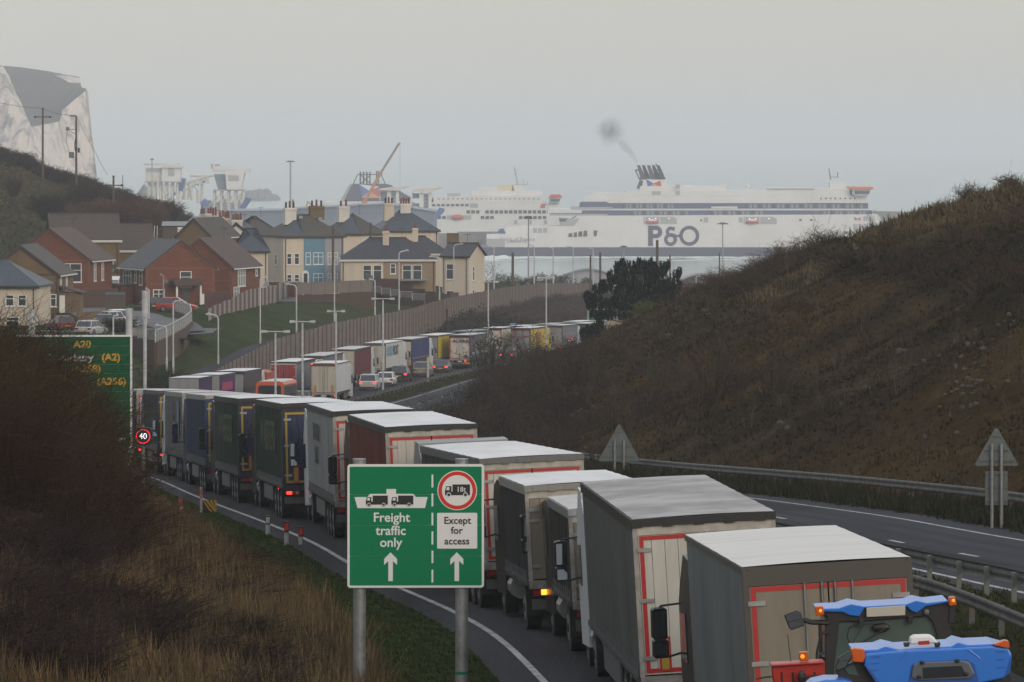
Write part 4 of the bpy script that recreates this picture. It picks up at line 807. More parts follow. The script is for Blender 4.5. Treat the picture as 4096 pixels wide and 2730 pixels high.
flatsign('blue_sign', 'small sky blue sign poking up above the far lorry roofs', 2040, 2066, 1294, 1312, 705, mm('sign_blue', (.04, .22, .38), .5))
# ------------------------------------------------------------------ guard rails
def rail(label, s, y0, y1, side, step=3.2, h=.72, post='rail_steel', max_posts=290, beam='rail_steel'):
    t = thing('guard_rail', label, 'guard rail', (0, 0, 0), 0, 'steel guard rails along the road')
    ys = np.arange(y0, y1, 2.0); prof = [(0, h), (.05, h - .02), (.05, h - .10), (.0, h - .15), (.05, h - .20), (.05, h - .28), (0, h - .31)]
    P = np.array([[(X, Y, Z + z) for X, Y, Z, z in zip(*[list(a) for a in road(ys, s + side * x, 0.0)], [z] * len(ys))] for x, z in prof])  # 7 x n x 3
    P = P.transpose(1, 0, 2); grid_obj('beam', P[..., 0], P[..., 1], P[..., 2], M[beam], None, t)
    P2 = P[:, ::-1].copy(); n = [float(a) for a in (0, 0, 0)]
    me = shared(('rpost', post, h), lambda: B(-.06, .06, -.05, .05, -.3, h - .03).data('rail_post', post))
    n_ = min(max_posts, int((y1 - y0) / step)); 
    for i in range(n_):
        yy = y0 + .4 + i * step; X, Y, Z = road(yy, s - side * .07, 0); ob('rail_post', me, t, (float(X), float(Y), float(Z)))
rail('guard rail along the foot of the right-hand slope, weedy and dark', 20.0, 110, 560, -1, 3.2, .78, 'wood_dark')
rail('guard rail nearest the opposite carriageway, seen from behind with grey posts', 9.9, 84, 360, 1, 3.2, .75, mm('post_grey', (.17, .18, .16), .8, col2=(.11, .115, .10), scale=3))
rail('guard rail beside the queue in the central reservation', 7.75, 70, 720, -1, 3.4, .72, 'rail_steel')
# ------------------------------------------------------------------ lamp posts
def arm_lamp(u, vt, vb, arm, label, Y=None, z=None, armu=40, th=1.0, group='single-arm street lamps', col='pole_white'):
    if Y is None: x, y, zz = hit(u, vb, 300)
    else: y = Y; x = U(u, y); zz = V(vb, y) if z is None else z
    h = V(vt, y) - zz; a = arm * armu / K * y; t = thing('street_lamp', label, 'street lamp', (x, y, zz), 0, group); r = .075 * th * max(1, y / 700)
    MB().tube((0, 0, -.6), (0, 0, h * .2), r * 1.35, n=8).build('base', col, t); k = abs(a) * .35
    pts = [(0, 0, h * .2), (0, 0, h - k), (a * .10, 0, h - k * .45), (a * .35, 0, h - k * .12), (a * .72, 0, h)]
    MB().path(pts, r, 8).build('pole', col, t); MB().prism([(a * .68, h - .02), (a * .72, h + .12), (a, h + .12), (a * 1.04, h + .02), (a, h - .06)][:: (1 if a < 0 else -1)], -.14, .14, 'y').build('lantern', col, t)
    MB().ball((a * .8, 0, h + .17), .07, .07, .07, 6, 4).build('photocell', col, t)
L_ = arm_lamp
L_(873, 1257, 1459, -1, 'short white lamp leftmost at the near end of the footpath', armu=48)
L_(1041, 1110, 1384, 1, 'straight white lamp post rising in front of the red garden wall', Y=536, armu=26)
L_(1186, 1137, 1325, -1, 'white lamp with left arm in front of the plank fence', Y=560, armu=42)
L_(1338, 1035, 1284, 1, 'tall thin white lamp post before the blue house', Y=575, armu=24)
L_(1500, 1118, 1256, -1, 'white lamp post in front of the grass by the hipped house', Y=606, armu=24)
L_(1596, 1003, 1238, 1, 'tall curved lamp with right arm before the tan house', Y=632, armu=38)
L_(1758, 1027, 1200, -1, 'curved lamp with left arm in front of the right gable of the tan house', Y=690, armu=40)
L_(1815, 976, 1165, 1, 'curved lamp before the cream end house', Y=745, armu=36)
L_(1923, 980, 1131, 1, 'lamp with right arm left of the quay lamps pair', Y=830, armu=30, group='street lamps before the water')
L_(1976, 985, 1151, -1, 'lamp with left arm behind the fence, right of the cream house', Y=800, armu=32, group='street lamps before the water')
L_(2137, 981, 1135, -1, 'lamp with left arm standing right of the tall dark mast', Y=880, armu=22, group='street lamps before the water')
L_(2213, 990, 1135, -1, 'slender lamp halfway along the distant fence', Y=910, armu=26, group='street lamps before the water')
L_(2293, 986, 1135, -1, 'lamp with long left arm above the distant fence', Y=950, armu=28, group='street lamps before the water')
L_(2373, 992, 1135, -1, 'lamp just left of the pine tree', Y=985, armu=22, group='street lamps before the water')
L_(2784, 1104, 1190, 1, 'small white lamp in front of the dark hipped shed, right of the pine', Y=900, armu=18, group='street lamps before the water')
L_(654, 1100, 1268, -1, 'grey lamp in front of the red gabled house', Y=580, armu=14, col='pole_grey')
L_(596, 1157, 1300, -1, 'lamp with short left arm beside the thick pale mast', Y=540, armu=14)
L_(693, 1204, 1470, 1, 'tall thin lamp rising through the railings', Y=470, armu=30)
L_(667, 1302, 1463, -1, 'low lamp with left arm on the grass slope below the railings', Y=466, armu=46)
L_(453, 1262, 1345, 1, 'lamp behind the big green sign beside the parked cars', Y=470, armu=20)
for i, (u, vt, Y0) in enumerate(((1102, 1332, 418), (1210, 1292, 441), (1344, 1250, 472), (1532, 1200, 512), (1953, 1132, 591), (2185, 1115, 632))):
    x = U(u, Y0); gz = float(groundz(x, Y0)); h = V(vt, Y0) - gz
    t = thing('street_lamp', 'twin-armed white lamp post in the central reservation, ' + ('leftmost, before the skip lorry', 'in front of the red-backed lorry', 'in front of the white box lorry', 'beside the white cars', 'beside the cream-doored lorry', 'in front of the yellow lorry')[i], 'street lamp', (x, Y0, gz), 0, 'twin-armed lamps in the central reservation')
    MB().tube((0, 0, -.2), (0, 0, h), .11, .08, n=8).build('pole', 'pole_white', t); a = (112, 100, 70, 90, 82, 70)[i] / 2 / K * Y0
    MB().tube((-a, 0, h + .12), (a, 0, h + .12), .05, n=6).build('arm', 'pole_white', t)
    for s_ in (-1, 1): MB().prism([(s_ * a * .55, h + .05), (s_ * a, h + .02), (s_ * a * 1.05, h + .12), (s_ * a, h + .24), (s_ * a * .6, h + .22)][::-s_], -.15, .15, 'y').build('lantern', 'pole_white', t)
# ------------------------------------------------------------------ tall concrete fence along the road
def tall_fence():
    t = thing('concrete_fence', 'long tall fence of brown concrete planks between the far queue and the houses', 'fence', (0, 0, 0))
    def pm():
        b = MB()
        for k in range(6): b.box(-1.42, 1.42, -.05, .05, k / 6 + .0015, (k + 1) / 6 - .0015)
        return b.data('plank_panel', 'fence_a')
    mm('fence_a', (.155, .125, .11), .9, col2=(.115, .095, .085), scale=.5, contrast=(.4, .6)); mm('fence_b', (.175, .14, .125), .9, col2=(.13, .11, .095), scale=.4); mm('fence_post', (.075, .05, .045), .9)
    meshes = []
    for k, mk in enumerate(('fence_a', 'fence_b')):
        b = MB()
        b.box(-1.36, 1.36, -.04, .04, 0, 1)
        meshes.append(b.data('fence_panel', mk))
    plank = [B(-1.35, 1.35, -.06, -.041, -.0, .16).data('plank', m_) for m_ in ('fence_a', 'fence_b')]
    pm_ = B(-.10, .10, -.12, .08, -.6, 1.02).data('fence_post', 'fence_post')
    Yq = 480.0; i = 0; n = 0
    while Yq < 1000 and n < 280:
        x0, y0 = float(FX(Yq)), Yq; d = 2.9; Yn = Yq
        while math.hypot(float(FX(Yn)) - x0, Yn - y0) < d: Yn += .05
        x1, y1 = float(FX(Yn)), Yn; h = float(FH(Yq)); zt = float(FZ((Yq + Yn) / 2)) + random.uniform(-.04, .04); an = math.atan2(y1 - y0, x1 - x0)
        p = ob('fence_panel', meshes[random.random() < .45], t, ((x0 + x1) / 2, (y0 + y1) / 2, zt - h)); p.rotation_euler = (0, 0, an); p.scale = (1, 1, h)
        if n < 62:
            for k in range(5):
                if (k + n) % 2 == 0 or random.random() < .4: q = ob('plank', plank[random.random() < .5], p, (0, 0, k * .2 + .015))
        q = ob('fence_post', pm_, t, (x0, y0, zt - h)); q.rotation_euler = (0, 0, an); q.scale = (1, 1, h); Yq = Yn; n += 1
tall_fence()
# ------------------------------------------------------------------ utility poles
def upole(u, vt, vb, Y0, label, r=.16, kind='cross'):
    zz = V(vb, Y0); gz = float(groundz(U(u, Y0), Y0)); zz = min(zz, gz); h = V(vt, Y0) - zz
    t = thing('utility_pole', label, 'utility pole', (U(u, Y0), Y0, zz), 0, 'overhead line poles'); MB().tube((0, 0, -.3), (0, 0, h), r * 1.25, r, n=8).build('pole', 'wood_dark', t)
    if kind == 'cross':
        B(-1.35, 1.35, -.08, .08, h - 1.5, h - 1.32).build('crossarm', 'wood_dark', t)
        for s_ in (-1, 1): MB().ball((s_ * 1.3, 0, h - 1.4), .2, .2, .2).build('insulator', 'black_plastic', t)
        B(-.22, .22, -.1, .1, h, h + .14).build('cap', 'wood_dark', t)
    elif kind == 'gear':
        B(-1.0, .2, -.06, .06, h - .1, h).build('crossarm', 'wood_dark', t)
        for k in range(4): MB().ball((-1.0 + k * .3, 0, h + .05), .12, .1, .16, 6, 4).build('insulator', 'black_plastic', t)
        B(-1.5, .0, -.05, .05, h - 2.35, h - 2.25).build('bracket', 'wood_dark', t); B(-1.75, -1.2, -.25, .25, h - 2.5, h - 1.9).build('switch_box', 'sign_back', t)
        MB().path([(-1.4, 0, h - 2.4), (0, 0, h - 3.2)], .05).build('brace', 'wood_dark', t)
        B(-1.25, -.4, -.3, .3, h - 7.2, h - 6.2).build('transformer', 'sign_back', t); B(.25, .6, -.2, .2, h - 6.3, h - 5.5).build('meter_box', 'black_plastic', t); MB().path([(-1.5, 0, h - 2.5), (-1.75, 0, h - 4.2), (-1.2, 0, h - 6.2)], .035).build('cable', 'black_plastic', t); MB().path([(-.1, 0, h - 3.6), (-.3, 0, h - 5), (-.2, 0, h - 6)], .07).build('cable', 'black_plastic', t)
    return t
upole(171, 435, 705, 860, 'left wooden pole with crossarm on the left ridge, cliffs behind'); upole(305, 464, 698, 860, 'wooden pole with switchgear and transformer hanging from it', kind='gear'); upole(454, 706, 812, 800, 'short pole with crossarm and looped cables below the ridge'); upole(491, 700, 760, 900, 'thin bare pole on the skyline left of the ferry ramps', r=.06, kind='none')
def wire(pts, r=.03):
    w_ = MB()
    for (u0, v0), (u1, v1) in zip(pts[:-1], pts[1:]):
        P_ = []
        for i in range(9):
            f = i / 8; P_.append((U(u0 + (u1 - u0) * f, 860), 860, V(v0 + (v1 - v0) * f, 860) - .35 * math.sin(math.pi * f)))
        w_.path(P_, r, 5)
    return w_
tag(wire([(-60, 395), (167, 433), (305, 462)]).build('overhead_wire', 'black_plastic'), 'overhead wire dipping from the left edge to the ridge poles', 'wire'); tag(wire([(308, 466), (378, 600), (432, 700)]).build('overhead_wire', 'black_plastic'), 'overhead wire sloping down right from the switchgear pole', 'wire')
for u, vt, vb, Y0, lab, r in ((1172, 798, 900, 790, 'bare wooden pole between two chimney stacks', .11), (1332, 905, 1130, 700, 'wooden telegraph pole before the grey house', .17), (1483, 890, 970, 760, 'wooden telegraph pole against the white house wall', .13), (2051, 1010, 1130, 860, 'short dark pole right of the cream house', .2), (2362, 1020, 1135, 920, 'dark pole left of the thinnest lamp by the pine', .17), (2401, 1010, 1140, 930, 'dark pole closest to the left of the pine', .2), (2680, 1020, 1150, 800, 'thin dark pole with a small dome camera right of the pine', .12), (2878, 1012, 1100, 900, 'thin pole among the bushes on the right hill top', .12), (3553, 855, 930, 1500, 'thin dark mast beyond the crest of the right hill', .2)):
    upole(u, vt, vb, Y0, lab, r, 'none')
t = upole(2629, 960, 1200, 720, 'thick bare timber pole rising behind the pine', .19, 'none')
# ------------------------------------------------------------------ houses
mm('brick_red', (.160, .050, .026), .9, col2=(.115, .036, .021), scale=.8, stretch=(1, 1, 3), bump=.2, bscale=6); mm('brick_orange', (.180, .072, .036), .9, col2=(.144, .058, .032), scale=1.5); mm('brick_tan', (.148, .097, .047), .9, col2=(.115, .076, .040), scale=.8, stretch=(1, 1, 3), bump=.2, bscale=6); mm('brick_brown', (.065, .036, .025), .9)
mm('render_cream', (.55, .48, .385), .85, col2=(.46, .395, .32), scale=.35, stretch=(1, 1, .3)); mm('render_tan', (.27, .195, .125), .85, col2=(.225, .165, .105), scale=.3); mm('render_white', (.62, .60, .57), .85, col2=(.5, .48, .45), scale=.3); mm('render_blue', (.12, .24, .33), .85, col2=(.10, .2, .28), scale=.4); mm('render_grey', (.32, .32, .34), .85, col2=(.26, .26, .28), scale=.4)
def tiles(k, c, c2, r=.75): return mm(k, c, r, col2=c2, scale=1.2, stretch=(1, 1, 2.5), bump=.35, bscale=9, contrast=(.4, .62))
tiles('tile_brown', (.057, .038, .031), (.042, .028, .024)); tiles('tile_red', (.075, .045, .036), (.054, .036, .030)); tiles('tile_slate', (.021, .022, .028), (.030, .030, .036), .6); tiles('slate_blue', (.025, .037, .051), (.033, .045, .060), .5); tiles('slate_navy', (.019, .022, .031), (.025, .029, .040), .6); tiles('tile_mossy', (.057, .051, .042), (.045, .042, .033))
mm('upvc', (.68, .68, .66), .4); mm('pane', (.045, .055, .062), .12, spec=.6); mm('curtain_pane', (.22, .24, .25), .4); mm('pot_red', (.16, .045, .03), .8); mm('pot_dark', (.035, .03, .032), .8); mm('lead', (.2, .21, .23), .6); mm('gutter', (.03, .03, .03), .5); mm('door_dark', (.03, .035, .045), .4)
def window(t, W, D, face, x, z, w_, h_, cols=2, pm='pane', top=True):
    # face f: y=0 looking -y; l: x=-W/2; r: x=+W/2 (x then is the depth)
    b = MB(); fr = .09; y0, y1 = -.07, -.002
    for a in (-w_ / 2, w_ / 2 - fr): b.box(a, a + fr, y0, y1, 0, h_)
    b.box(-w_ / 2 + fr, w_ / 2 - fr, y0, y1, 0, fr); b.box(-w_ / 2 + fr, w_ / 2 - fr, y0, y1, h_ - fr, h_)
    for c in range(1, cols): xx = -w_ / 2 + w_ * c / cols; b.box(xx - fr / 2, xx + fr / 2, y0, y1, fr, h_ - fr)
    if top: b.box(-w_ / 2 + fr, w_ / 2 - fr, y0 - .006, y1 - .006, h_ * .62, h_ * .62 + fr * .8)
    o = b.build('window', 'upvc', t)
    ob('pane', shared(('pane', w_, h_, pm), lambda: B(-w_ / 2 + .03, w_ / 2 - .03, -.035, -.004, .03, h_ - .03).data('pane', pm)), o)
    ob('sill', shared(('sill', w_), lambda: B(-w_ / 2 - .08, w_ / 2 + .08, -.12, -.002, -.09, -.004).data('sill', 'upvc')), o)
    if face == 'f': o.location = (x, 0, z)
    elif face == 'l': o.location = (-W / 2, x, z); o.rotation_euler = (0, 0, -math.pi / 2)
    else: o.location = (W / 2, x, z); o.rotation_euler = (0, 0, math.pi / 2)
    return o
def stack(t, x, y, z0, z1, w_, d_, m_, pots=2, pm='pot_red', ph=.8):
    c = B(x - w_ / 2, x + w_ / 2, y - d_ / 2, y + d_ / 2, z0, z1).build('chimney', m_, t); B(x - w_ / 2 - .08, x + w_ / 2 + .08, y - d_ / 2 - .08, y + d_ / 2 + .08, z1 - .35, z1 - .15).build('cornice', m_, c)
    for i in range(pots):
        xx = x + w_ * ((i + .5) / pots - .5); MB().tube((xx, y, z1), (xx, y, z1 + ph * (1 if i % 2 else .85)), .18, .15, 8).build('chimney_pot', pm if i % 2 == 0 else 'pot_red', c)
def house(label, u, Y0, W, D, h, rise, wall, roof, kind='y', yaw=0, base=None, wins=(), name='house', side=None, fascia='upvc', over=.35, cat='house', bands=None, eave_v=None, group='houses beside the road', hipl=1, hipr=1):
    x0 = U(u, Y0); gz = float(groundz(x0, Y0 + 2))
    if eave_v is not None: ez = V(eave_v, Y0); gz = min(gz, ez - 2.5); h = ez - gz
    t = thing(name, label, cat, (x0, Y0, gz), math.radians(yaw), group); a = W / 2
    def wl(b, m_, nm='wall'): return b.build(nm, m_, t)
    if kind == 'y':
        b = MB(); b.prism([(-a, -1.5), (a, -1.5), (a, h), (0, h + rise - .12), (-a, h)], 0, .25, 'y'); wl(b, wall); b = MB(); b.prism([(-a, -1.5), (a, -1.5), (a, h), (0, h + rise - .12), (-a, h)], D - .25, D, 'y'); wl(b, wall)
        for s in (-1, 1): wl(B(min(s * a, s * (a - .25)), max(s * a, s * (a - .25)), .25, D - .25, -1.5, h), side or wall)
        k = rise / a
        for s in (-1, 1):
            P = [(0, h + rise + .02), (s * (a + over), h - over * k + .02), (s * (a + over), h - over * k + .2), (0, h + rise + .22)]
            MB().prism(P if s > 0 else P[::-1], -.25, D + .25, 'y').build('roof', roof, t)
            B(min(s * (a + over), s * (a + over + .1)), max(s * (a + over), s * (a + over + .1)), -.2, D + .2, h - over * k - .02, h - over * k + .12).build('gutter', fascia, t)
        for s in (-1, 1):
            P = [(0, h + rise - .28), (s * (a + .05), h - .34), (s * (a + .05), h - .05), (0, h + rise + .0)]; MB().prism(P if s > 0 else P[::-1], -.10, -.002, 'y').build('barge_board', bands or 'wood_dark', t)
    else:
        for (xa, xb, ya, yb) in ((-a, a, 0, .25), (-a, a, D - .25, D), (-a, -a + .25, .25, D - .25), (a - .25, a, .25, D - .25)): wl(B(xa, xb, ya, yb, -1.5, h), wall)
        r0, r1 = -a - over, a + over; e0, e1 = -over, D + over; zr = h + rise; m_ = D / 2; zl = h - .1
        hl, hr = (m_ * hipl, m_ * hipr)
        Lr, Rr = (-a - over + hl * 1.0 if hipl else r0), (a + over - hr * 1.0 if hipr else r1)
        th = .16
        def slab(pts): b = MB(); b.prism([(0, 0)] * 0 or [(0, 0), (1, 0), (1, 1)], 0, 1) if False else None; n = len(pts); b.v = [tuple(p) for p in pts] + [(p[0], p[1], p[2] - th) for p in pts]; b.f = [tuple(range(n)), tuple(range(2 * n - 1, n - 1, -1))] + [(i, i + n, (i + 1) % n + n, (i + 1) % n) for i in range(n)]; b.mi = [0] * len(b.f); return b.build('roof', roof, t)
        slab([(r0, e0, zl), (r1, e0, zl), (Rr, m_, zr), (Lr, m_, zr)]); slab([(r1, e1, zl), (r0, e1, zl), (Lr, m_, zr), (Rr, m_, zr)])
        if hipl: slab([(r0, e1, zl), (r0, e0, zl), (Lr, m_, zr)])
        else: wl(MB().prism([(.0, h), (D, h), (m_, zr - .15)], -a, -a + .25, 'x'), wall)
        if hipr: slab([(r1, e0, zl), (r1, e1, zl), (Rr, m_, zr)])
        else: wl(MB().prism([(.0, h), (D, h), (m_, zr - .15)], a - .25, a, 'x'), wall)
        B(r0, r1, e0 - .1, e0, zl - .16, zl - .02).build('gutter', fascia, t); B(Lr, Rr, m_ - .12, m_ + .12, zr - .02, zr + .12).build('ridge_tile', 'pot_dark', t)
        B(r0, r1, e0, e0 + .05, zl - .3, zl - .17).build('fascia', fascia, t)
    if bands:
        for z in (h - .15, 2.45): B(-a - .01, a + .01, -.03, -.001, z, z + .22).build('brick_band', bands, t)
        for s in (-1, 1):
            q = MB()
            for i in range(int(h / .45)): q.box(min(s * (a + .01), s * (a - .22 - .12 * (i % 2))), max(s * (a + .01), s * (a - .22 - .12 * (i % 2))), -.03, -.001, i * .45, i * .45 + .44)
            q.build('corner_bricks', bands, t)
    for s in (-1, 1):
        if kind == 'x': MB().path([(s * (a - .3), -.12, -.5), (s * (a - .3), -.12, h - .3)], .06, 5).build('downpipe', 'gutter', t)
    zt_ = h + rise; MB().path([(a * .3, D * .5, zt_ - .1), (a * .3, D * .5, zt_ + 1.5)], .03, 4).build('aerial', 'gutter', t); B(a * .3 - .5, a * .3 + .5, D * .5 - .02, D * .5 + .02, zt_ + 1.3, zt_ + 1.36).build('aerial_arm', 'gutter', t)
    for w in wins:
        w = list(w); w[2] = min(w[2], h - .4 - w[4]) if w[2] > 1.5 else min(w[2], w[2] * h / 5.2 if w[2] > 0 else w[2]); window(t, W, D, *w)
    return t
g = 'brick houses on the left'
t = house('tan brick gabled house leftmost, with a small porch on its right', 83, 560, 8.4, 10, 4.9, 3.1, 'brick_tan', 'tile_mossy', 'y', -5, group=g, eave_v=1097, wins=[('r', 1.8, 3.1, .8, 1.5, 2), ('r', 5.5, 3.1, .8, 1.4, 2), ('f', 3.7, .9, .7, 1.4, 1)], bands='brick_brown')
B(4.2, 6.6, .6, 3.0, -1.5, 2.3).build('porch', 'brick_tan', t); MB().prism([(4.15, 3.1), (6.9, 2.35), (6.9, 2.2), (4.15, 2.9)], .3, 3.3, 'y').build('porch_roof', 'tile_brown', t); B(4.3, 4.9, .45, .59, 0, 2.0).build('door', 'upvc', t)
t = house('dark red brick gabled house behind the tan one, brown tiled roof', 199, 612, 10.2, 10, 5.5, 3.7, 'brick_red', 'tile_red', 'y', -11, group=g, eave_v=1040, wins=[('f', 2.6, 3.2, 2.9, 2.3, 2), ('f', -1.6, 3.6, 1.4, 1.6, 1), ('r', 2.2, 3.2, 1.0, 2.2, 2, 'pane'), ('r', 5.6, 3.2, 1.0, 2.2, 2), ('r', 1.6, .6, 1.2, 1.2, 1)], bands='brick_orange')
t = house('wide brown roofed house behind with tan walls and white window', 345, 690, 9.2, 9, 5.6, 3.6, 'brick_tan', 'tile_brown', 'x', 10, group=g, eave_v=958, hipl=0, hipr=0, wins=[('f', 2.4, 3.0, 2.7, 1.9, 3)], fascia='upvc', bands=None)
t = house('lower brown roofed house right of the wide one', 520, 700, 6.4, 8, 5, 3.6, 'brick_tan', 'tile_brown', 'x', 10, group=g, eave_v=998, hipl=0, hipr=0, wins=[('f', .6, 2.6, 1.8, 1.6, 2)])
t4 = house('red brick house with big plain gable and dark slate roof on its left', 721, 620, 9.0, 10.5, 5.1, 3.3, 'brick_red', 'tile_slate', 'y', 22, group=g, eave_v=1072, wins=[('f', .7, 2.95, 1.5, 2.0, 1), ('f', -2.8, .35, 1.5, 1.6, 2), ('l', 7.4, 3.2, 3.2, 1.9, 3), ('l', 4.0, 3.4, .7, 1.5, 1), ('l', 1.8, 3.2, 1.1, 1.7, 1), ('l', 7.4, .4, 3.2, 1.8, 3)], bands='brick_orange')
MB().prism([(-1.5, 2.95), (-1.0, 3.2), (2.1, 3.2), (2.4, 2.45), (-1.2, 2.3)], -2.0, -.05, 'y').build('porch_roof', 'tile_red', t4); B(-1.1, -.9, -1.8, -1.6, 0, 2.3).build('porch_post', 'upvc', t4); B(2.0, 2.2, -1.8, -1.6, 0, 2.4).build('porch_post', 'upvc', t4); B(.2, 1.2, -.06, -.001, 0, 2.0).build('door', 'door_dark', t4)
for x_ in (2.7, 4.0): B(x_ - .3, x_ + .3, -.4, -.05, 0, 1.3).build('meter_box', 'upvc', t4)
MB().disc(-1.9, 2.9, .28, -.25, -.18, 12).build('satellite_dish', 'sign_back', t4)
B(-6.2, -4.55, 4.6, 8.6, -.5, 2.3).build('lean_to', 'brick_red', t4); MB().prism([(4.4, 2.3), (8.8, 2.3), (8.6, 2.5), (4.6, 2.5)], -6.5, -4.5, 'x').build('lean_to_roof', 'tile_slate', t4)
t5 = house('second red brick gabled house with brown roof sloping to the right', 800, 633, 8.6, 11, 5.3, 3.5, 'brick_red', 'tile_red', 'y', -16, group=g, eave_v=1068, wins=[('r', 3.6, 3.1, 2.9, 2.1, 3, 'curtain_pane'), ('r', 1.6, .2, 2.2, 1.6, 2, 'curtain_pane'), ('r', 9.4, 3.5, .7, .9, 1)], bands='brick_orange')
t = house('small tan gabled house behind the red ones', 775, 700, 5.4, 9, 4.6, 2.4, 'brick_tan', 'tile_mossy', 'y', -22, group=g, eave_v=945, wins=[])
t = house('white rendered house with blue slate roof at the left edge, behind the thicket', -10, 520, 8.2, 9, 4.4, 2.6, 'render_cream', 'slate_blue', 'x', -4, group=g, eave_v=1138, wins=[('f', 1.3, 2.0, .9, 1.2, 1), ('f', 2.6, 2.0, .9, 1.2, 1), ('f', 1.6, -.3, 1.4, 1.2, 1)], fascia='gutter')
# terrace with the white chimney stacks
g = 'rendered terrace houses beyond the brick ones'
for i, (u, yv, lab, nm) in enumerate(((845, 905, 'terrace house end with broad white chimney stack, leftmost of the three', 'slate_navy'), (893, 912, 'terrace house end with white chimney stack, middle of the three', 'slate_navy'), (945, 925, 'terrace house end with white chimney stack, nearest the slate roofs', 'slate_navy'))):
    t = house(lab, u, 775 - 14 * i, 3.6, 7, 4.6, 1.4, 'render_white', nm, 'y', -8, group=g, eave_v=yv + 8, wins=[])
    hh = V(yv + 8, 775 - 14 * i) - t.location.z; stack(t, 0, .6, hh - .3, hh + 2.0 + .3 * (i == 0), 1.5, .8, 'render_white', 4, 'pot_red', 1.0); stack(t, -1.9, 2.6, hh, hh + 2.2, .8, .8, 'render_cream', 2, 'pot_red', .9)
t = house('cream terrace house with long grey tiled roof left of the blue house', 1050, 765, 7.4, 9, 5.2, 3.0, 'render_cream', 'tile_mossy', 'x', 20, group=g, eave_v=946, wins=[('f', .6, 2.9, 1.1, 1.8, 1), ('f', 2.6, 2.9, 1.1, 1.8, 1), ('f', .6, .0, 1.1, 1.8, 1), ('f', 2.6, .0, 1.1, 1.8, 1)], fascia='gutter'); B(-3.72, -1.6, -.03, -.001, -1, 5.0).build('brick_front', 'brick_red', t)
t = house('cream end house with blue slate hip behind the red brick house', 1005, 690, 4.6, 7, 5.2, 2.9, 'render_cream', 'slate_blue', 'x', 4, group=g, eave_v=1000, wins=[], fascia='gutter')
t8 = house('hipped house with cream, sky blue and grey fronts under one slate and brown roof', 1255, 740, 9.6, 8.5, 5.6, 2.9, 'render_cream', 'tile_mossy', 'x', 24, group=g, eave_v=940, fascia='gutter', wins=[('f', -3.9, 3.3, .8, 1.7, 1), ('f', -2.7, 3.3, .8, 1.7, 1), ('f', -3.9, .2, .8, 1.7, 1), ('f', -2.7, .2, .8, 1.7, 1), ('f', -.9, 3.3, .8, 1.8, 1), ('f', .7, 3.3, 1.6, 1.8, 2), ('f', .7, .2, 1.6, 1.8, 2), ('f', 3.0, 3.3, 1.6, 1.8, 3), ('f', 3.0, .2, 1.6, 1.8, 3), ('l', 3, 3.2, 1, 1.6, 1)])
h8 = V(940, 740) - t8.location.z
B(-1.6, 1.75, -.04, -.001, -1, h8 - .1).build('blue_front', 'render_blue', t8); B(1.76, 4.8, -.04, -.001, -1, h8 - .1).build('grey_front', 'render_grey', t8)
MB().prism([(-5.2, h8 - .02), (-1.7, h8 - .02), (-1.7, h8 + .0), (-5.2, h8)], 0, .01, 'y') ; stack(t8, -2.4, 3.6, h8 + 1.5, h8 + 4.0, 1.8, .9, 'render_white', 3, 'pot_dark', 1.0); stack(t8, 2.2, 4.4, h8 + 2.2, h8 + 4.2, 2.2, .9, 'brick_tan', 3, 'pot_dark', 1.0)
MB().prism([(-1.35 + .55 * math.cos(a * .35), 1.9 + .55 * math.sin(a * .35)) for a in range(10)] + [(-1.9, .0), (-.8, .0)], -.12, -.045, 'y').build('door_surround', 'upvc', t8) ; B(-1.65, -1.05, -.14, -.121, .0, 2.0).build('door', 'door_dark', t8)
# the blue slate half lies on the left part of the front slope
a8, ov = 4.8, .35; z_ = lambda y: (h8 - .1) + (2.9 + .1) * (y + ov) / (8.5 / 2 + ov)
q = MB(); q.face([(-a8 - ov, -ov, z_(-ov) + .02), (-1.6, -ov, z_(-ov) + .02), (-1.6, 4.2, z_(4.2) + .02), (-a8 - ov + 4.2, 4.2, z_(4.2) + .02)]); q.build('slate_slope', 'slate_blue', t8)
for x_, y_ in ((-.8, 3.4), (2.2, 3.0)): MB().prism([(x_ - .3, z_(y_) + .04), (x_ + .3, z_(y_) + .04), (x_ + .3, z_(y_ + .6) + .08), (x_ - .3, z_(y_ + .6) + .08)], y_ - .2, y_ + .5, 'y').build('skylight', 'curtain_pane', t8)
t9 = house('hipped cream and white house right of the grey front', 1445, 778, 7.6, 8.5, 5.4, 2.9, 'render_cream', 'tile_mossy', 'x', 20, group=g, eave_v=931, fascia='gutter', wins=[('f', -2.8, 3.1, .8, 1.7, 1), ('f', -1.4, 3.1, .8, 1.7, 1), ('f', 1.4, 3.1, 1.4, 1.7, 2)])
h9 = V(931, 778) - t9.location.z; stack(t9, -1.6, 4.0, h9 + 1.6, h9 + 4.1, 1.7, .9, 'render_white', 2, 'pot_dark', 1.0); q = MB(); z9 = lambda y: h9 - .1 + 3.0 * (y + .35) / 4.6; q.face([(-4.15, -.35, z9(-.35) + .02), (-.3, -.35, z9(-.35) + .02), (-.3, 4.2, z9(4.2) + .02), (-4.15 + 4.2, 4.2, z9(4.2) + .02)]); q.build('slate_slope', 'slate_blue', t9); B(.1, 3.8, -.03, -.001, -1, h9 - .1).build('white_front', 'render_white', t9)
t10 = house('hipped house with wide blue slate roof furthest right of the terrace', 1638, 812, 9.6, 8.5, 5.4, 3.0, 'render_cream', 'slate_blue', 'x', 14, group=g, eave_v=919, fascia='gutter', wins=[('f', -3 + 1.5 * k, 3.2, .9, 1.5, 1) for k in range(5)])
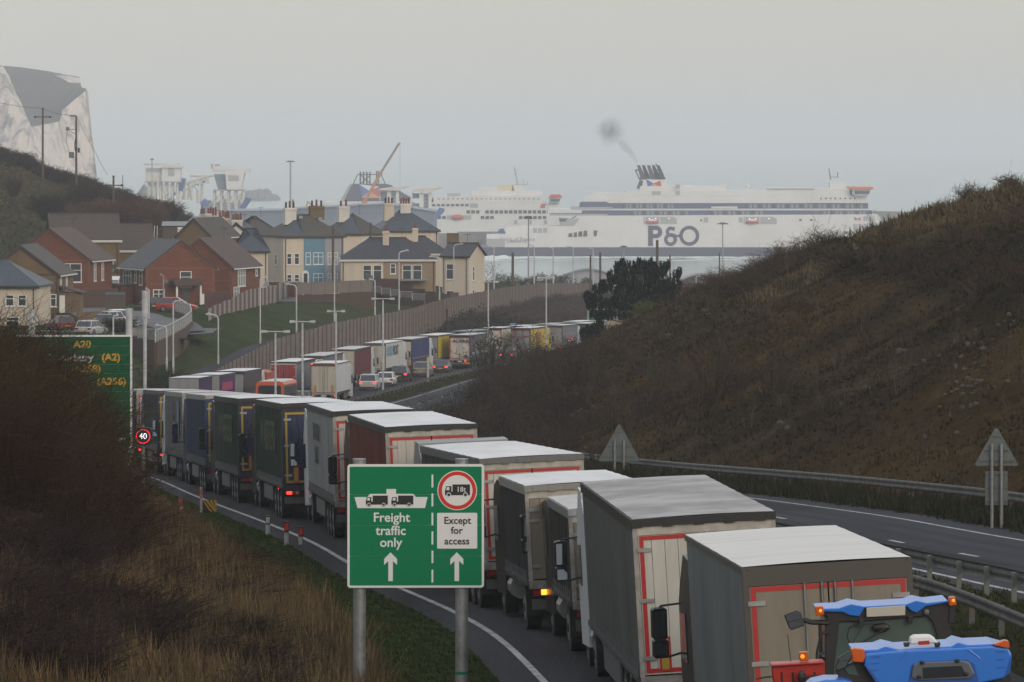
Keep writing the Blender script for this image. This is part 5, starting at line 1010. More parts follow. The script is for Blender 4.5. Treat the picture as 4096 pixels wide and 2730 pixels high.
h10 = V(919, 812) - t10.location.z; stack(t10, -2.7, 3.4, h10 + 1.4, h10 + 4.3, 1.6, 1.0, 'render_cream', 3, 'pot_dark', 1.0); stack(t10, .2, 4.2, h10 + 2.0, h10 + 4.2, 1.7, 1.0, 'render_white', 4, 'pot_red', 1.0)
t11 = house('wide hipped house, cream left half and tan right half, dark navy roof', 1554, 730, 13.8, 9, 4.6, 3.0, 'render_cream', 'slate_navy', 'x', 3, group=g, eave_v=1035, wins=[('f', -3.1, 1.45, 1.25, 2.2, 1), ('f', -1.6, 1.45, 1.25, 2.2, 1), ('f', .65, 2.1, .8, 1.5, 1), ('f', 2.7, 1.35, 1.35, 2.3, 1), ('f', 4.2, 1.35, 1.35, 2.3, 1)]); h11 = V(1035, 730) - t11.location.z
B(-.75, 6.9, -.03, -.0012, -1, h11 - .12).build('tan_front', 'render_tan', t11); stack(t11, -.3, 3.2, h11 + 1.9, h11 + 4.0, .9, .8, 'render_cream', 1, 'pot_red', 1.0); B(-1.0, 5.6, -2.2, -.05, 1.15, 1.35).build('lean_to_roof', 'lead', t11); MB().path([(1.5 + 1.1, 4.4, h11 + 2.92), (6.6, .0, h11 + .1)], .1, 5).build('hip_tile', 'pot_red', t11); B(-2.2, 2.6, 4.35, 4.6, h11 + 2.95, h11 + 3.1).build('ridge_tile', 'pot_red', t11)
t12 = house('cream house with gabled right end and flat brown chimney block', 1822, 765, 4.3, 7, 5, 1.8, 'render_cream', 'slate_navy', 'x', -20, group=g, eave_v=1021, hipl=0, hipr=0, fascia='gutter', wins=[('f', -.9, 2.6, 1.2, 2.4, 1), ('f', -.9, -1.3, 1.2, 2.2, 1), ('r', 2.0, 2.4, .9, 2.2, 1), ('r', 2.0, -1.2, .9, 2.2, 1)])
t13 = house('slate roofed house standing behind the tan front, with one stack', 1690, 790, 8.4, 8, 5, 2.6, 'render_cream', 'slate_navy', 'x', 2, group=g, eave_v=1012, wins=[]); h13 = V(1012, 790) - t13.location.z; stack(t13, -1.1, 3.0, h13 + 1.6, h13 + 3.9, .9, .8, 'render_cream', 1, 'pot_red', .9); B(3.9, 5.8, 1.5, 3.5, 2, h13 + 3.1).build('chimney', 'brick_tan', t13)
# ------------------------------------------------------------------ garden walls, sheds, fences
def wallthing(label, pts, h, m_, th=.25, name='garden_wall', cat='wall', cap=None, top=None, drop=.6):
    t = thing(name, label, cat, (0, 0, 0))
    for (u0, Y0), (u1, Y1) in zip(pts[:-1], pts[1:]):
        x0, x1 = U(u0, Y0), U(u1, Y1); d = math.hypot(x1 - x0, Y1 - Y0); n = max(1, int(d / 3)); an = math.atan2(Y1 - Y0, x1 - x0)
        for i in range(n):
            xa, ya = x0 + (x1 - x0) * (i + .5) / n, Y0 + (Y1 - Y0) * (i + .5) / n; z = float(groundz(xa, ya)); hh = h
            o = B(-d / n / 2, d / n / 2, -th / 2, th / 2, -drop, hh).build('wall_section', m_, t); o.location = (xa, ya, z); o.rotation_euler = (0, 0, an)
            if cap: c_ = B(-d / n / 2 + .002, d / n / 2 - .002, -th / 2 - .04, th / 2 + .04, hh + .002, hh + .1).build('coping', cap, t); c_.location = (xa, ya, z); c_.rotation_euler = (0, 0, an)
    return t
wallthing('brown brick garden wall between the two left gabled houses', [(330, 600), (470, 602)], 2.3, 'brick_brown', cap='brick_red')
wallthing('low brick wall below the red car', [(540, 572), (640, 566), (730, 562)], .55, 'brick_brown')
wallthing('tan low garden wall in front of the leftmost house', [(310, 535), (420, 540)], .9, 'brick_tan')
wallthing('red brick wall along the lane behind the plank fence', [(1080, 655), (1180, 650)], 1.9, 'brick_red')
wallthing('dark red timber fence behind the second red house drive', [(820, 596), (915, 600)], 2.0, 'wood_red', .08, 'timber_fence', 'fence')
wallthing('long dark brown fence in front of the tan house', [(1468, 715), (1600, 712), (1700, 706), (1790, 700)], 1.9, 'wood_red', .08, 'timber_fence', 'fence')
wallthing('dark red fence at the foot of the cream end house', [(1800, 735), (1900, 745), (1940, 752)], 1.3, 'wood_red', .08, 'timber_fence', 'fence')
def planks():
    t = thing('plank_fence', 'boundary fence of alternating pale and dark red boards above the grass slope', 'fence', (0, 0, 0)); a = Vector((U(835, 545), 545)); b = Vector((U(1150, 650), 650)); n = 38
    for i in range(n):
        p = a.lerp(b, (i + .5) / n); z = float(groundz(p.x, p.y)); d = (b - a).length / n; h = 1.3 + .9 * sst((i - 4) / 14) + random.uniform(-.03, .03)
        o = B(-d / 2 + .02, d / 2 - .02, -.05, .05, -.5, h).build('board', ('wood_pale', 'wood_red')[i % 2] if i < 30 else ('wood_pale', 'sign_back', 'wood_red')[i % 3], t); o.location = (p.x, p.y, z); o.rotation_euler = (0, 0, math.atan2((b - a).y, (b - a).x))
planks()
def railing(label, pts, h=1.15, wallm='brick_brown', wh=1.4, solid=None):
    # pts: (u, v_base, Y)
    t = thing('railing', label, 'railing', (0, 0, 0)); P = [Vector((U(u, y), y, V(v, y))) for u, v, y in pts]; R = []
    for a, b in zip(P[:-1], P[1:]):
        n = max(1, round((b - a).length / 2.2)); R += [a.lerp(b, i / n) for i in range(n)]
    R.append(P[-1])
    for a, b in zip(R[:-1], R[1:]):
        d = b - a; L = math.hypot(d.x, d.y); an = math.atan2(d.y, d.x)
        o = B(0, L, -.15, .15, -wh - 1, 0).build('retaining_wall', wallm, t); o.location = a; o.rotation_euler = (0, 0, an)
        q = MB()
        if solid: q.box(.05, L - .05, -.03, .03, .08, h - .05)
        else:
            for k in range(14): q.box(L * (k + .5) / 14 - .03, L * (k + .5) / 14 + .03, -.02, .02, .1, h - .05)
        if not solid: q.kindstuff = 1
        o = q.build('railing_panel', solid or 'galv', t); o.location = a; o.rotation_euler = (0, 0, an)
        if not solid: o['kind'] = 'stuff'
        o = B(0, L, -.04, .04, h - .05, h + .03).build('top_rail', 'pole_white' if not solid else 'sign_back', t); o.location = a; o.rotation_euler = (0, 0, an)
        o = B(-.06, .06, -.06, .06, 0, h + .03).build('railing_post', 'pole_white' if not solid else 'sign_back', t); o.location = a
railing('curved grey metal railing on a brick retaining wall around the turning place', [(530, 1345, 484), (575, 1362, 479), (622, 1370, 477), (690, 1338, 492), (735, 1312, 506), (766, 1286, 519), (760, 1262, 535), (700, 1244, 548)])
railing('grey boarded fence on a brown wall at the end of the lane', [(1190, 1180, 632), (1300, 1176, 634), (1400, 1172, 637), (1488, 1168, 640), (1490, 1150, 655), (1462, 1140, 668)], 1.55, 'brick_brown', 1.2, solid='fence_b')
railing('post and rail fence on the green slope below the tan house', [(1490, 1172, 668), (1600, 1192, 664), (1700, 1210, 660)], .9, 'wood_dark', 0.05)
def shed(label, u0, u1, ve, vr, Y0, m_, rm, D=4, yaw=0):
    x = U((u0 + u1) / 2, Y0); gz = float(groundz(x, Y0)); W = U(u1, Y0) - U(u0, Y0); h = max(1.8, V(ve, Y0) - gz); t = thing('shed', label, 'shed', (x, Y0, gz), math.radians(yaw)); B(-W / 2, W / 2, 0, D, -1, h).build('wall', m_, t)
    r = V(vr, Y0) - V(ve, Y0); MB().prism([(-.3, h), (D / 2, h + r), (D + .3, h), (D / 2, h + r - .15)], -W / 2 - .2, W / 2 + .2, 'x').build('roof', rm, t); B(W / 2 - 1.4, W / 2 - .3, -.05, -.001, .2, h - .2).build('door', 'upvc', t); return t
shed('dark shed with pale blue-grey roof and white door among the gardens', 652, 748, 903, 886, 735, 'wood_dark', 'lead'); shed('small teal shed with light roof below the hedge', 757, 815, 882, 866, 750, mm('teal', (.08, .12, .13), .8), 'lead', 3, -25)
t = shed('conservatory with white curved roof between the brick houses', 398, 470, 1120, 1106, 640, 'upvc', mm('roof_opal', (.62, .6, .6), .4), 3)
for k in range(3): B(-1.05 + k * .75, -.5 + k * .75, -.06, -.002, .9, 1.7).build('window', 'pane', t)
t = thing('shed', 'black garden shed with flat lid beside the big red gable', 'shed', (U(455, 590), 590, float(groundz(U(455, 590), 590)))); B(-1, 1.2, 0, 2, -.3, 1.9).build('wall', 'wood_dark', t); MB().prism([(-.1, 1.9), (2.1, 1.9), (1.0, 2.2)], -1.1, 1.3, 'x').build('roof', 'tile_slate', t)
for i in range(3):
    t = thing('clothes_post', ('white frame of garden posts, left', 'white frame of garden posts, middle', 'white frame of garden posts, right')[i] + ' one, before the hedge', 'post', (U(603 + 11 * i, 740), 740, float(groundz(U(603 + 11 * i, 740), 740)))); MB().tube((0, 0, 0), (.15, 0, V(903, 740) - t.location.z), .06).build('post', 'upvc', t)
strip('street', [(U(330, 600), 600), (U(430, 560), 560), (U(560, 530), 530), (U(655, 510), 510), (U(690, 520), 520)], 9.5, 'street', .06)
strip('street', [(U(1215, 632), 632), (U(1235, 660), 660), (U(1240, 700), 700), (U(1200, 740), 740)], 7.0, 'street', .06)
strip('street', [(U(250, 505), 505), (U(420, 500), 500), (U(560, 500), 500), (U(640, 505), 505)], 10, 'street', .05)
# ------------------------------------------------------------------ cars
def car_mesh(col, kind='hatch'):
    L, W, H = dict(hatch=(4.2, 1.78, 1.48), suv=(4.5, 1.86, 1.68), sedan=(4.6, 1.8, 1.45), mpv=(4.6, 1.85, 1.72))[kind]
    return L, W, H
def car(label, col, kind='hatch', Yp=None, s=None, pos=None, yaw=0, brake=False, k=1.0, group='cars in the outer lane', plate='plate_yellow'):
    t = thing('car', label, 'car', group=group)
    if pos: t.location = pos; t.rotation_euler = (0, 0, math.radians(yaw))
    else: place(t, Yp, s)
    L, W, H = car_mesh(col, kind); w = W / 2; m_ = M[col]
    belt = H * .60
    # rear at y=0, nose at y=L : lower body as lofted cross sections
    sec = [(0.0, .32, belt * .92, .86), (.10, .24, belt, .96), (.9, .2, belt + .01, 1), (L * .55, .2, belt, 1), (L * .78, .2, belt - .08, .98), (L - .12, .26, belt - .28, .90), (L, .34, belt - .42, .80)]
    b = MB()
    ring = []
    for y, z0, z1, f in sec:
        n = len(b.v); b.v += [(-w * f * .93, y, z0), (w * f * .93, y, z0), (w * f, y, z0 + .22), (w * f, y, z1 - .12), (w * f * .93, y, z1), (-w * f * .93, y, z1), (-w * f, y, z1 - .12), (-w * f, y, z0 + .22)]; ring.append(n)
    for a, c in zip(ring[:-1], ring[1:]):
        for i in range(8): b.f.append((a + i, a + (i + 1) % 8, c + (i + 1) % 8, c + i)); b.mi.append(0)
    b.f.append(tuple(ring[0] + i for i in range(7, -1, -1))); b.f.append(tuple(ring[-1] + i for i in range(8))); b.mi += [0, 0]
    b.build('body', m_, t)
    y0 = {'hatch': .12, 'suv': .12, 'sedan': .75, 'mpv': .08}[kind]; y1 = L * .74; ta = y0 + {'hatch': .45, 'suv': .35, 'sedan': .7, 'mpv': .25}[kind]; tb = L * .52; wt = w * .78
    def loft(z0, z1, f0, f1, name, mt):
        q = MB(); p = lambda f, zz: [(-(w * .92 * (1 - f) + wt * f), y0 * (1 - f) + ta * f, zz), ((w * .92 * (1 - f) + wt * f), y0 * (1 - f) + ta * f, zz), ((w * .92 * (1 - f) + wt * f), y1 * (1 - f) + tb * f, zz), (-(w * .92 * (1 - f) + wt * f), y1 * (1 - f) + tb * f, zz)]
        q.v = p(f0, z0) + p(f1, z1); q.f = [(3, 2, 1, 0), (4, 5, 6, 7), (0, 1, 5, 4), (1, 2, 6, 5), (2, 3, 7, 6), (3, 0, 4, 7)]; q.mi = [0] * 6; return q.build(name, mt, t)
    loft(belt - .02, H - .07, 0, .93, 'window', 'glass_dark'); loft(H - .075, H, .92, 1.05, 'roof', m_)
    q = MB()
    for sx in (-1, 1):
        for (ya, yb) in ((y0 + .02, ta + .01), (y1 - .03, tb - .02)):
            MB().tube((sx * w * .915, ya, belt - .02), (sx * wt * 1.0, yb, H - .06), .045, n=5).build('pillar', m_, t)
        MB().tube((sx * w * .93, L * .4, belt), (sx * wt * 1.01, L * .36, H - .06), .03, n=5).build('pillar', m_, t)
        for y in (.8, L - .85): o = ob('wheel', wheel_mesh(.32, .2), t, (sx * (w - .09), y, .32))
        B(sx * w * .78 - .15, sx * w * .78 + .15, -.015, .06, belt - .28, belt - .1).build('tail_lamp', 'tail_on' if brake else 'tail_off', t); B(sx * w * .72 - .13, sx * w * .72 + .13, L - .06, L + .012, belt - .52, belt - .38).build('headlamp', 'plate_white', t)
        MB().ball((sx * (w + .08), L * .62, belt + .05), .1, .06, .07, 6, 4).build('door_mirror', m_, t)
    B(-.26, .26, -.02, .0, belt - .42, belt - .31).build('number_plate', plate, t); B(-w * .85, w * .85, -.03, .1, .24, .42).build('bumper', 'chassis', t)
    if k != 1: t.scale = (k, k, k)
    return t
def paint(k, c, r=.28): return mm(k, c, r, 0.1)
paint('car_silver', (.42, .43, .45)); paint('car_white', (.66, .66, .66)); paint('car_black', (.018, .018, .022)); paint('car_gold', (.20, .175, .14)); paint('car_bluegrey', (.07, .09, .12)); paint('car_red', (.30, .025, .02)); paint('car_navy', (.02, .04, .08)); paint('car_grey', (.10, .105, .115)); paint('car_maroon', (.12, .015, .015))
car('pale silver car with lit tail lamps, leftmost just beyond the black roof edge', 'car_silver', 'hatch', 457, 5.6, brake=True); car('dark grey car with lit brake lamps left of the white box lorry', 'car_grey', 'suv', 467, 4.2, brake=True)
car('silver estate car directly behind a lamp post, beside the white one', 'car_silver', 'suv', 518, 3.9, brake=True); car('white hatchback between the silver estate and the black car', 'car_white', 'hatch', 531, 4.0); car('black car with bright red lamps ahead of the white hatchback', 'car_black', 'suv', 545, 3.7, brake=True); car('beige car behind the short pale bollard', 'car_gold', 'suv', 561, 3.8, brake=False); car('blue-grey saloon behind the cream-doored lorry', 'car_bluegrey', 'sedan', 577, 3.6, brake=True)
car('dark car half hidden by the bare tree, right of the cream-doored lorry', 'car_navy', 'hatch', 612, 3.6, brake=True); car('black car close behind the yellow lorry', 'car_black', 'suv', 625, 3.4, brake=True)
def gcar(label, u, Y0, yaw, col, kind, **k):
    x = U(u, Y0); return car(label, col, kind, pos=(x, Y0, float(groundz(x, Y0)) + .06), yaw=yaw, group='cars parked among the houses', **k)
gcar('bright red hatchback parked sideways in front of the red brick gable', 628, 566, -94, 'car_red', 'hatch', k=1.1)
gcar('dark people carrier seen from behind beside the big green sign', 418, 500, 4, 'car_navy', 'mpv'); gcar('silver car parked behind the dark people carrier', 470, 512, 30, 'car_silver', 'hatch'); gcar('white car with blue windscreen further back beside the silver one', 455, 522, 200, 'car_white', 'hatch'); gcar('silver estate just above the top edge of the green sign', 330, 488, -20, 'car_silver', 'hatch'); gcar('dark maroon car half hidden by the thicket', 270, 502, 25, 'car_maroon', 'hatch'); gcar('dark car parked behind the red hatchback', 618, 578, 20, 'car_black', 'hatch')
gcar('blue car facing the viewer in the lane before the blue house', 1228, 648, 184, 'car_navy', 'suv', plate='plate_white'); gcar('silver car parked across in front of the blue house', 1222, 688, -75, 'car_silver', 'hatch'); gcar('dark grey car at the left kerb of the lane', 1165, 680, 195, 'car_grey', 'suv'); gcar('dark blue car behind the grey one in the lane', 1185, 698, 170, 'car_navy', 'hatch'); gcar('red car hidden behind the blue one', 1243, 656, 185, 'car_maroon', 'hatch')
gcar('white car with pale blue windscreen behind the boarded fence', 1342, 652, 200, 'car_white', 'hatch'); gcar('dark red and white car right behind the boarded fence', 1384, 648, 10, 'car_maroon', 'hatch')
t = thing('motor_boat', 'white boat on a trailer beside the cream end house', 'boat', (U(1085, 672), 672, float(groundz(U(1085, 672), 672)))); MB().prism([(-1.6, .6), (1.6, .6), (2.0, 1.3), (-1.8, 1.2)], -.8, .8, 'y').build('hull', 'render_white', t); MB().prism([(-1.2, 1.3), (.6, 1.3), (.1, 2.0), (-.7, 2.0)], -.6, .6, 'y').build('cabin', 'curtain_pane', t); B(-1.2, 1.2, -.5, .5, .2, .5).build('trailer', 'car_navy', t)
# ------------------------------------------------------------------ harbour: ferries, ramps, crane
mm('ship_white', (.66, .66, .66), .45, col2=(.58, .57, .56), scale=.05); mm('ship_navy', (.035, .04, .09), .5); mm('ship_navy2', (.05, .07, .15), .5); mm('ship_glass', (.05, .055, .07), .2); mm('ship_grey', (.33, .34, .36), .6); mm('ship_orange', (.55, .14, .05), .5); mm('ship_red', (.50, .05, .04), .5); mm('flag_blue', (.05, .11, .38), .5); mm('flag_red', (.45, .06, .07), .5); mm('flag_yellow', (.62, .28, .08), .5); mm('flag_white', (.66, .66, .7), .5); mm('boat_red', (.42, .08, .05), .5); mm('port_white', (.60, .59, .56), .6, col2=(.50, .47, .42), scale=.15); mm('port_blue', (.05, .09, .24), .6); mm('port_hall', (.145, .175, .24), .7, col2=(.125, .155, .215), scale=.04); mm('smoke_pipe', (.03, .032, .04), .5); mm('cream_top', (.6, .55, .38), .6)
class Sh:
    def __init__(s, t, Y0): s.t = t; s.Y = Y0; s.x0 = t.location.x
    def x(s, u): return U(u, s.Y) - s.x0
    def z(s, v): return V(v, s.Y)
    def box(s, name, u0, u1, v0, v1, d0, d1, m, par=None): return B(s.x(u0), s.x(u1), d0, d1, s.z(v1), s.z(v0)).build(name, m, par or s.t)
    def poly(s, name, pts, d0, d1, m, par=None): return MB().prism([(s.x(a), s.z(b)) for a, b in pts][::-1], d0, d1, 'y').build(name, m, par or s.t)
def flag(S, u0, u1, v0, v1, d, sk=0.0, par=None):
    cu, cv = (u0 + u1) / 2, (v0 + v1) / 2
    a, b, c, e = (u0, v0), (u1 - (u1 - u0) * .06, v0 + (v1 - v0) * .16), (u1, v1), (u0 + (u1 - u0) * .12, v1)
    for nm, pts, m in (('flag_white', [a, b, (cu, cv)], 'flag_white'), ('flag_blue', [a, (cu, cv), e], 'flag_blue'), ('flag_red', [b, c, (cu, cv)], 'flag_red'), ('flag_yellow', [e, (cu, cv), c], 'flag_yellow')): S.poly('flag_panel', pts, d - .15, d - .01, m, par)
def ferry1():
    Y0 = 2640.0; t = thing('ferry', 'big white ferry with navy hull and large letters, in front of the others', 'ferry', (U(2750, Y0), Y0, 0)); S = Sh(t, Y0); D = 30
    S.poly('lower_hull', [(1868, 985), (1960, 990), (3700, 990), (3690, 1032), (1870, 1032)], 0, D, 'ship_navy')
    S.poly('upper_hull', [(1946, 940), (2022, 938), (2022, 915), (2070, 912), (2110, 907), (2240, 905), (2310, 863), (3510, 857), (3545, 905), (3640, 915), (3700, 989), (1946, 989)], .0, D - .2, 'ship_white')
    S.box('stern_ramp', 1946, 2020, 955, 988, -.3, -.02, 'ship_grey')
    S.poly('mooring_deck', [(2236, 873), (2317, 873), (2314, 882), (2296, 903), (2240, 904)], -.25, -.02, 'ship_grey'); S.poly('deck_recess', [(2236, 873), (2270, 873), (2262, 886), (2238, 886)], -.5, -.26, 'ship_glass')
    # passenger decks
    for i, (u0, u1, v0, v1, m) in enumerate(((2330, 3488, 842, 862, 'ship_navy2'), (2200, 3482, 835, 841.5, 'ship_white'), (2320, 3474, 813, 834.5, 'ship_navy2'), (2440, 3468, 784, 812.5, 'ship_white'), (2500, 3400, 762, 783.5, 'ship_white'))): S.box('deck_band', u0, u1, v0, v1, 1.0 + i * .3, D - 1 - i, m)
    S.box('aft_deck', 2200, 2430, 856, 863, .4, D - 1, 'ship_grey'); S.box('aft_deck', 2284, 2450, 828, 836, .9, D - 2, 'ship_grey'); S.poly('aft_house', [(2325, 812), (2345, 790), (2380, 772), (2500, 770), (2510, 812)], 2, D - 3, 'ship_white'); S.box('aft_rail_deck', 2322, 2430, 807, 824, 1.4, 2.0, 'ship_navy2')
    for k in range(52):
        u = 2488 + k * 19.4; 
        if u < 3450: S.box('porthole', u - 2.6, u + 2.6, 793, 799.5, 1.95, 2.18, 'ship_glass')
    for (v0, v1, u0, u1, n, dd) in ((816, 832, 2490, 2700, 15, 1.6), (816, 832, 2980, 3460, 26, 1.6), (845, 860, 2520, 2760, 14, 1.0), (845, 860, 2840, 3060, 12, 1.0), (845, 860, 3280, 3470, 12, 1.0)):
        for k in range(n): u = u0 + (u1 - u0) * k / n; S.box('window', u, u + (u1 - u0) / n * .55, v0, v1, dd - .15 - (.0), dd - .02, 'curtain_pane' if k % 3 else 'ship_glass')
    S.box('balcony', 2845, 2950, 826, 834, .9, 1.5, 'ship_white')
    # upper works
    S.box('deckhouse', 2560, 2900, 745, 762, 5, D - 5, 'ship_white'); S.poly('deckhouse', [(3066, 760), (3096, 750), (3400, 754), (3400, 784), (3066, 784)], 4, D - 4, 'ship_white'); S.box('deck_opening', 3092, 3150, 762, 776, 3.8, 3.98, 'ship_glass'); S.box('open_deck', 3066, 3260, 754, 758, 3.4, 3.9, 'ship_grey')
    for a in ((2609, 2625, 765, 779), (2627, 2643, 765, 779), (2703, 2720, 738, 756), (2703, 2720, 762, 780)): S.box('vent_grille', *a, 2.0, 2.2, 'ship_grey')
    for a in (2735, ): MB().ball((S.x(a + 22), 14, S.z(758)), 5.2, 4.5, 2.3, 12, 6).build('dome', 'ship_white', t)
    for a in (2902, 2994): MB().ball((S.x(a), 12, S.z(744)), 1.0, 1.0, 1.0, 10, 6).build('radome', 'ship_white', t); S.box('radome_mast', a - 5, a + 5, 750, 782, 11, 13, 'ship_white')
    S.poly('forward_house', [(3280, 784), (3310, 783), (3440, 783), (3462, 812), (3240, 812), (3262, 785)], .7, D - 2, 'ship_white'); 
    for u in (3284, 3304, 3323, 3341, 3362, 3381, 3401, 3420): S.box('porthole', u - 3, u + 3, 791, 797, .4, .68, 'ship_glass')
    br = S.poly('bridge', [(3310, 756), (3400, 754), (3400, 784), (3310, 784)], 2, D - 3, 'ship_white'); S.poly('bridge_wing', [(3408, 758), (3483, 758), (3472, 782), (3445, 787), (3408, 780)], -2, D + 2, 'ship_grey', br); S.box('bridge_windows', 3418, 3476, 763, 775, -2.2, -2.02, 'ship_glass', br); S.poly('bridge_roof', [(3399, 758), (3404, 748), (3490, 748), (3494, 757)], -2.6, D + 2.6, 'ship_orange', br)
    m_ = S.box('mast', 3322, 3330, 700, 752, 12, 13, 'ship_white'); S.poly('mast', [(3320, 674), (3323, 674), (3330, 720), (3326, 720)], 12, 12.5, 'smoke_pipe'); S.box('radar_arm', 3328, 3360, 708, 710, 12, 12.6, 'smoke_pipe'); S.box('radar_arm', 3355, 3358, 690, 710, 12, 12.5, 'smoke_pipe'); S.box('mast_base', 3324, 3386, 728, 755, 8, 18, 'ship_white')
    # funnel
    f = S.poly('funnel', [(2556, 758), (2572, 719), (2640, 719), (2660, 719), (2690, 756)], 8, 22, 'ship_white'); S.poly('funnel_side', [(2547, 755), (2560, 720), (2574, 724), (2568, 755)], 7.6, 7.99, 'ship_navy', f)
    flag(S, 2586, 2648, 716, 752, 7.95, 0, f)
    for k in range(5):
        u = 2553 + k * 20 - (2 if k == 4 else 0); q = MB(); q.prism([(S.x(u - 3), S.z(661)), (S.x(u + 9), S.z(661)), (S.x(u + 34), S.z(718)), (S.x(u + 12), S.z(718))][::-1], 9 + (k % 2) * 4, 12 + (k % 2) * 4, 'y'); q.build('exhaust_pipe', 'smoke_pipe', f)
    for a, b in (((2543, 680), (2560, 719)), ((2625, 655), (2657, 720)), ((2612, 680), (2640, 680)), ((2543, 680), (2560, 681))): MB().tube((S.x(a[0]), 9, S.z(a[1])), (S.x(b[0]), 9, S.z(b[1])), .35, n=5).build('funnel_strut', 'smoke_pipe', f)
    S.box('funnel_collar', 2560, 2650, 712, 720, 8.5, 21, 'smoke_pipe', f)
    # lifeboat recesses
    for u0 in (2575, 2975):
        r = S.poly('lifeboat_recess', [(u0, 867), (u0 + 118, 867), (u0 + 132, 876), (u0 + 132, 896), (u0, 896)], -.12, -.01, 'ship_grey'); MB().ball((S.x(u0 + 33), -.9, S.z(888)), 3.6, 1.0, 1.05, 12, 6).build('lifeboat', 'boat_red', r); MB().ball((S.x(u0 + 33), -.9, S.z(883)), 2.6, .8, .9, 10, 5).build('canopy', 'flag_white', r); S.box('davit', u0 + 62, u0 + 66, 868, 895, -.6, -.13, 'ship_white', r); S.box('davit', u0 + 4, u0 + 7, 868, 895, -.6, -.13, 'ship_white', r)
        for du in (22, 48, 100): MB().ball((S.x(u0 + du), -1.2, S.z(874)), .24, .2, .24, 6, 4).build('deck_light', 'white_lamp', r)
    for (u0, u1, v0, v1) in ((2273, 2289, 932, 948), (2294, 2308, 929, 948), (2313, 2329, 925, 946), (2333, 2349, 922, 946)): S.poly('mooring_port', [(u0 + 2, v0 + 1), (u1, v0), (u1, v1), (u0, v1)], -.2, -.01, 'ship_glass')
    S.poly('mooring_port', [(2374, 922), (2390, 922), (2386, 945), (2376, 945)], -.2, -.01, 'ship_glass')
    for (u0, u1, v0, v1, m) in ((2132, 2148, 912, 931, 'ship_grey'), (2152, 2168, 912, 931, 'ship_grey'), (2172, 2189, 911, 931, 'ship_grey'), (2815, 2832, 869, 890, 'ship_grey'), (2955, 2970, 869, 890, 'ship_grey'), (3453, 3470, 865, 884, 'ship_grey'), (3474, 3490, 865, 884, 'ship_grey'), (3413, 3430, 896, 915, 'ship_grey'), (3434, 3450, 896, 920, 'ship_grey'), (3454, 3470, 896, 916, 'ship_grey'), (3474, 3490, 896, 915, 'ship_grey'), (3374, 3390, 925, 937, 'ship_glass'), (3394, 3408, 929, 937, 'ship_glass'), (3197, 3207, 876, 884, 'ship_glass'), (3240, 3250, 876, 884, 'ship_glass'), (2801, 2809, 878, 885, 'ship_glass')): S.box('hull_hatch', u0, u1, v0, v1, -.15, -.01, m)
    flag(S, 3416, 3443, 866, 882, -.01)
    # name on the side
    lg = t; MB_ = MB()
    S.box('hull_letter', 2592, 2612, 903, 984, -.16, -.01, 'ship_navy')
    p = MB().ring(S.x(2624), S.z(928), .132 * 8, .132 * 25, -.17, -.012, 24, -math.pi / 2, math.pi / 2); p.box(S.x(2612.2), S.x(2624), -.17, -.012, S.z(920), S.z(903)); p.box(S.x(2612.2), S.x(2624), -.17, -.012, S.z(953), S.z(936)); p.build('hull_letter', 'ship_navy', t)
    MB().ring(S.x(2757), S.z(943), .132 * 26, .132 * 40, -.16, -.01, 40).build('hull_letter', 'ship_navy', t)
    a = MB().ring(S.x(2682), S.z(958), .132 * 12, .132 * 26, -.16, -.01, 30); a.build('hull_letter', 'ship_navy', t)
    S.poly('hull_letter', [(2684, 906), (2700, 909), (2698, 924), (2684, 920)], -.19, -.03, 'ship_navy'); S.poly('hull_letter', [(2684, 936), (2702, 934), (2700, 942), (2684, 946)], -.19, -.03, 'ship_navy'); MB().ring(S.x(2684), S.z(927), .132 * 8, .132 * 21, -.18, -.02, 22, math.radians(88), math.radians(272)).build('hull_letter', 'ship_navy', t); S.box('hull_letter', 2676, 2722, 939, 948, -.2, -.02, 'ship_navy')
    text('Spirit of France', 3.0, (S.x(2070), -.1, S.z(957)), t, mm('ink_grey', (.25, .26, .3), .6) and 'ink_grey', .02, .04, 1.0); text('LIMASSOL', 2.0, (S.x(2068), -.1, S.z(966)), t, 'ink_grey', .02, .04, 1.2)
    for u, m in ((2004, 'port_blue'), (2050, 'ship_navy2'), (2075, 'tape_yellow'), (2100, 'ship_grey')): S.poly('deck_gear', [(u - 16, 935), (u - 8, 917), (u + 10, 914), (u + 18, 935)], 3, 8, m)
    S.box('stern_house', 2025, 2120, 905, 916, 10, 14, 'ship_white')
ferry1()
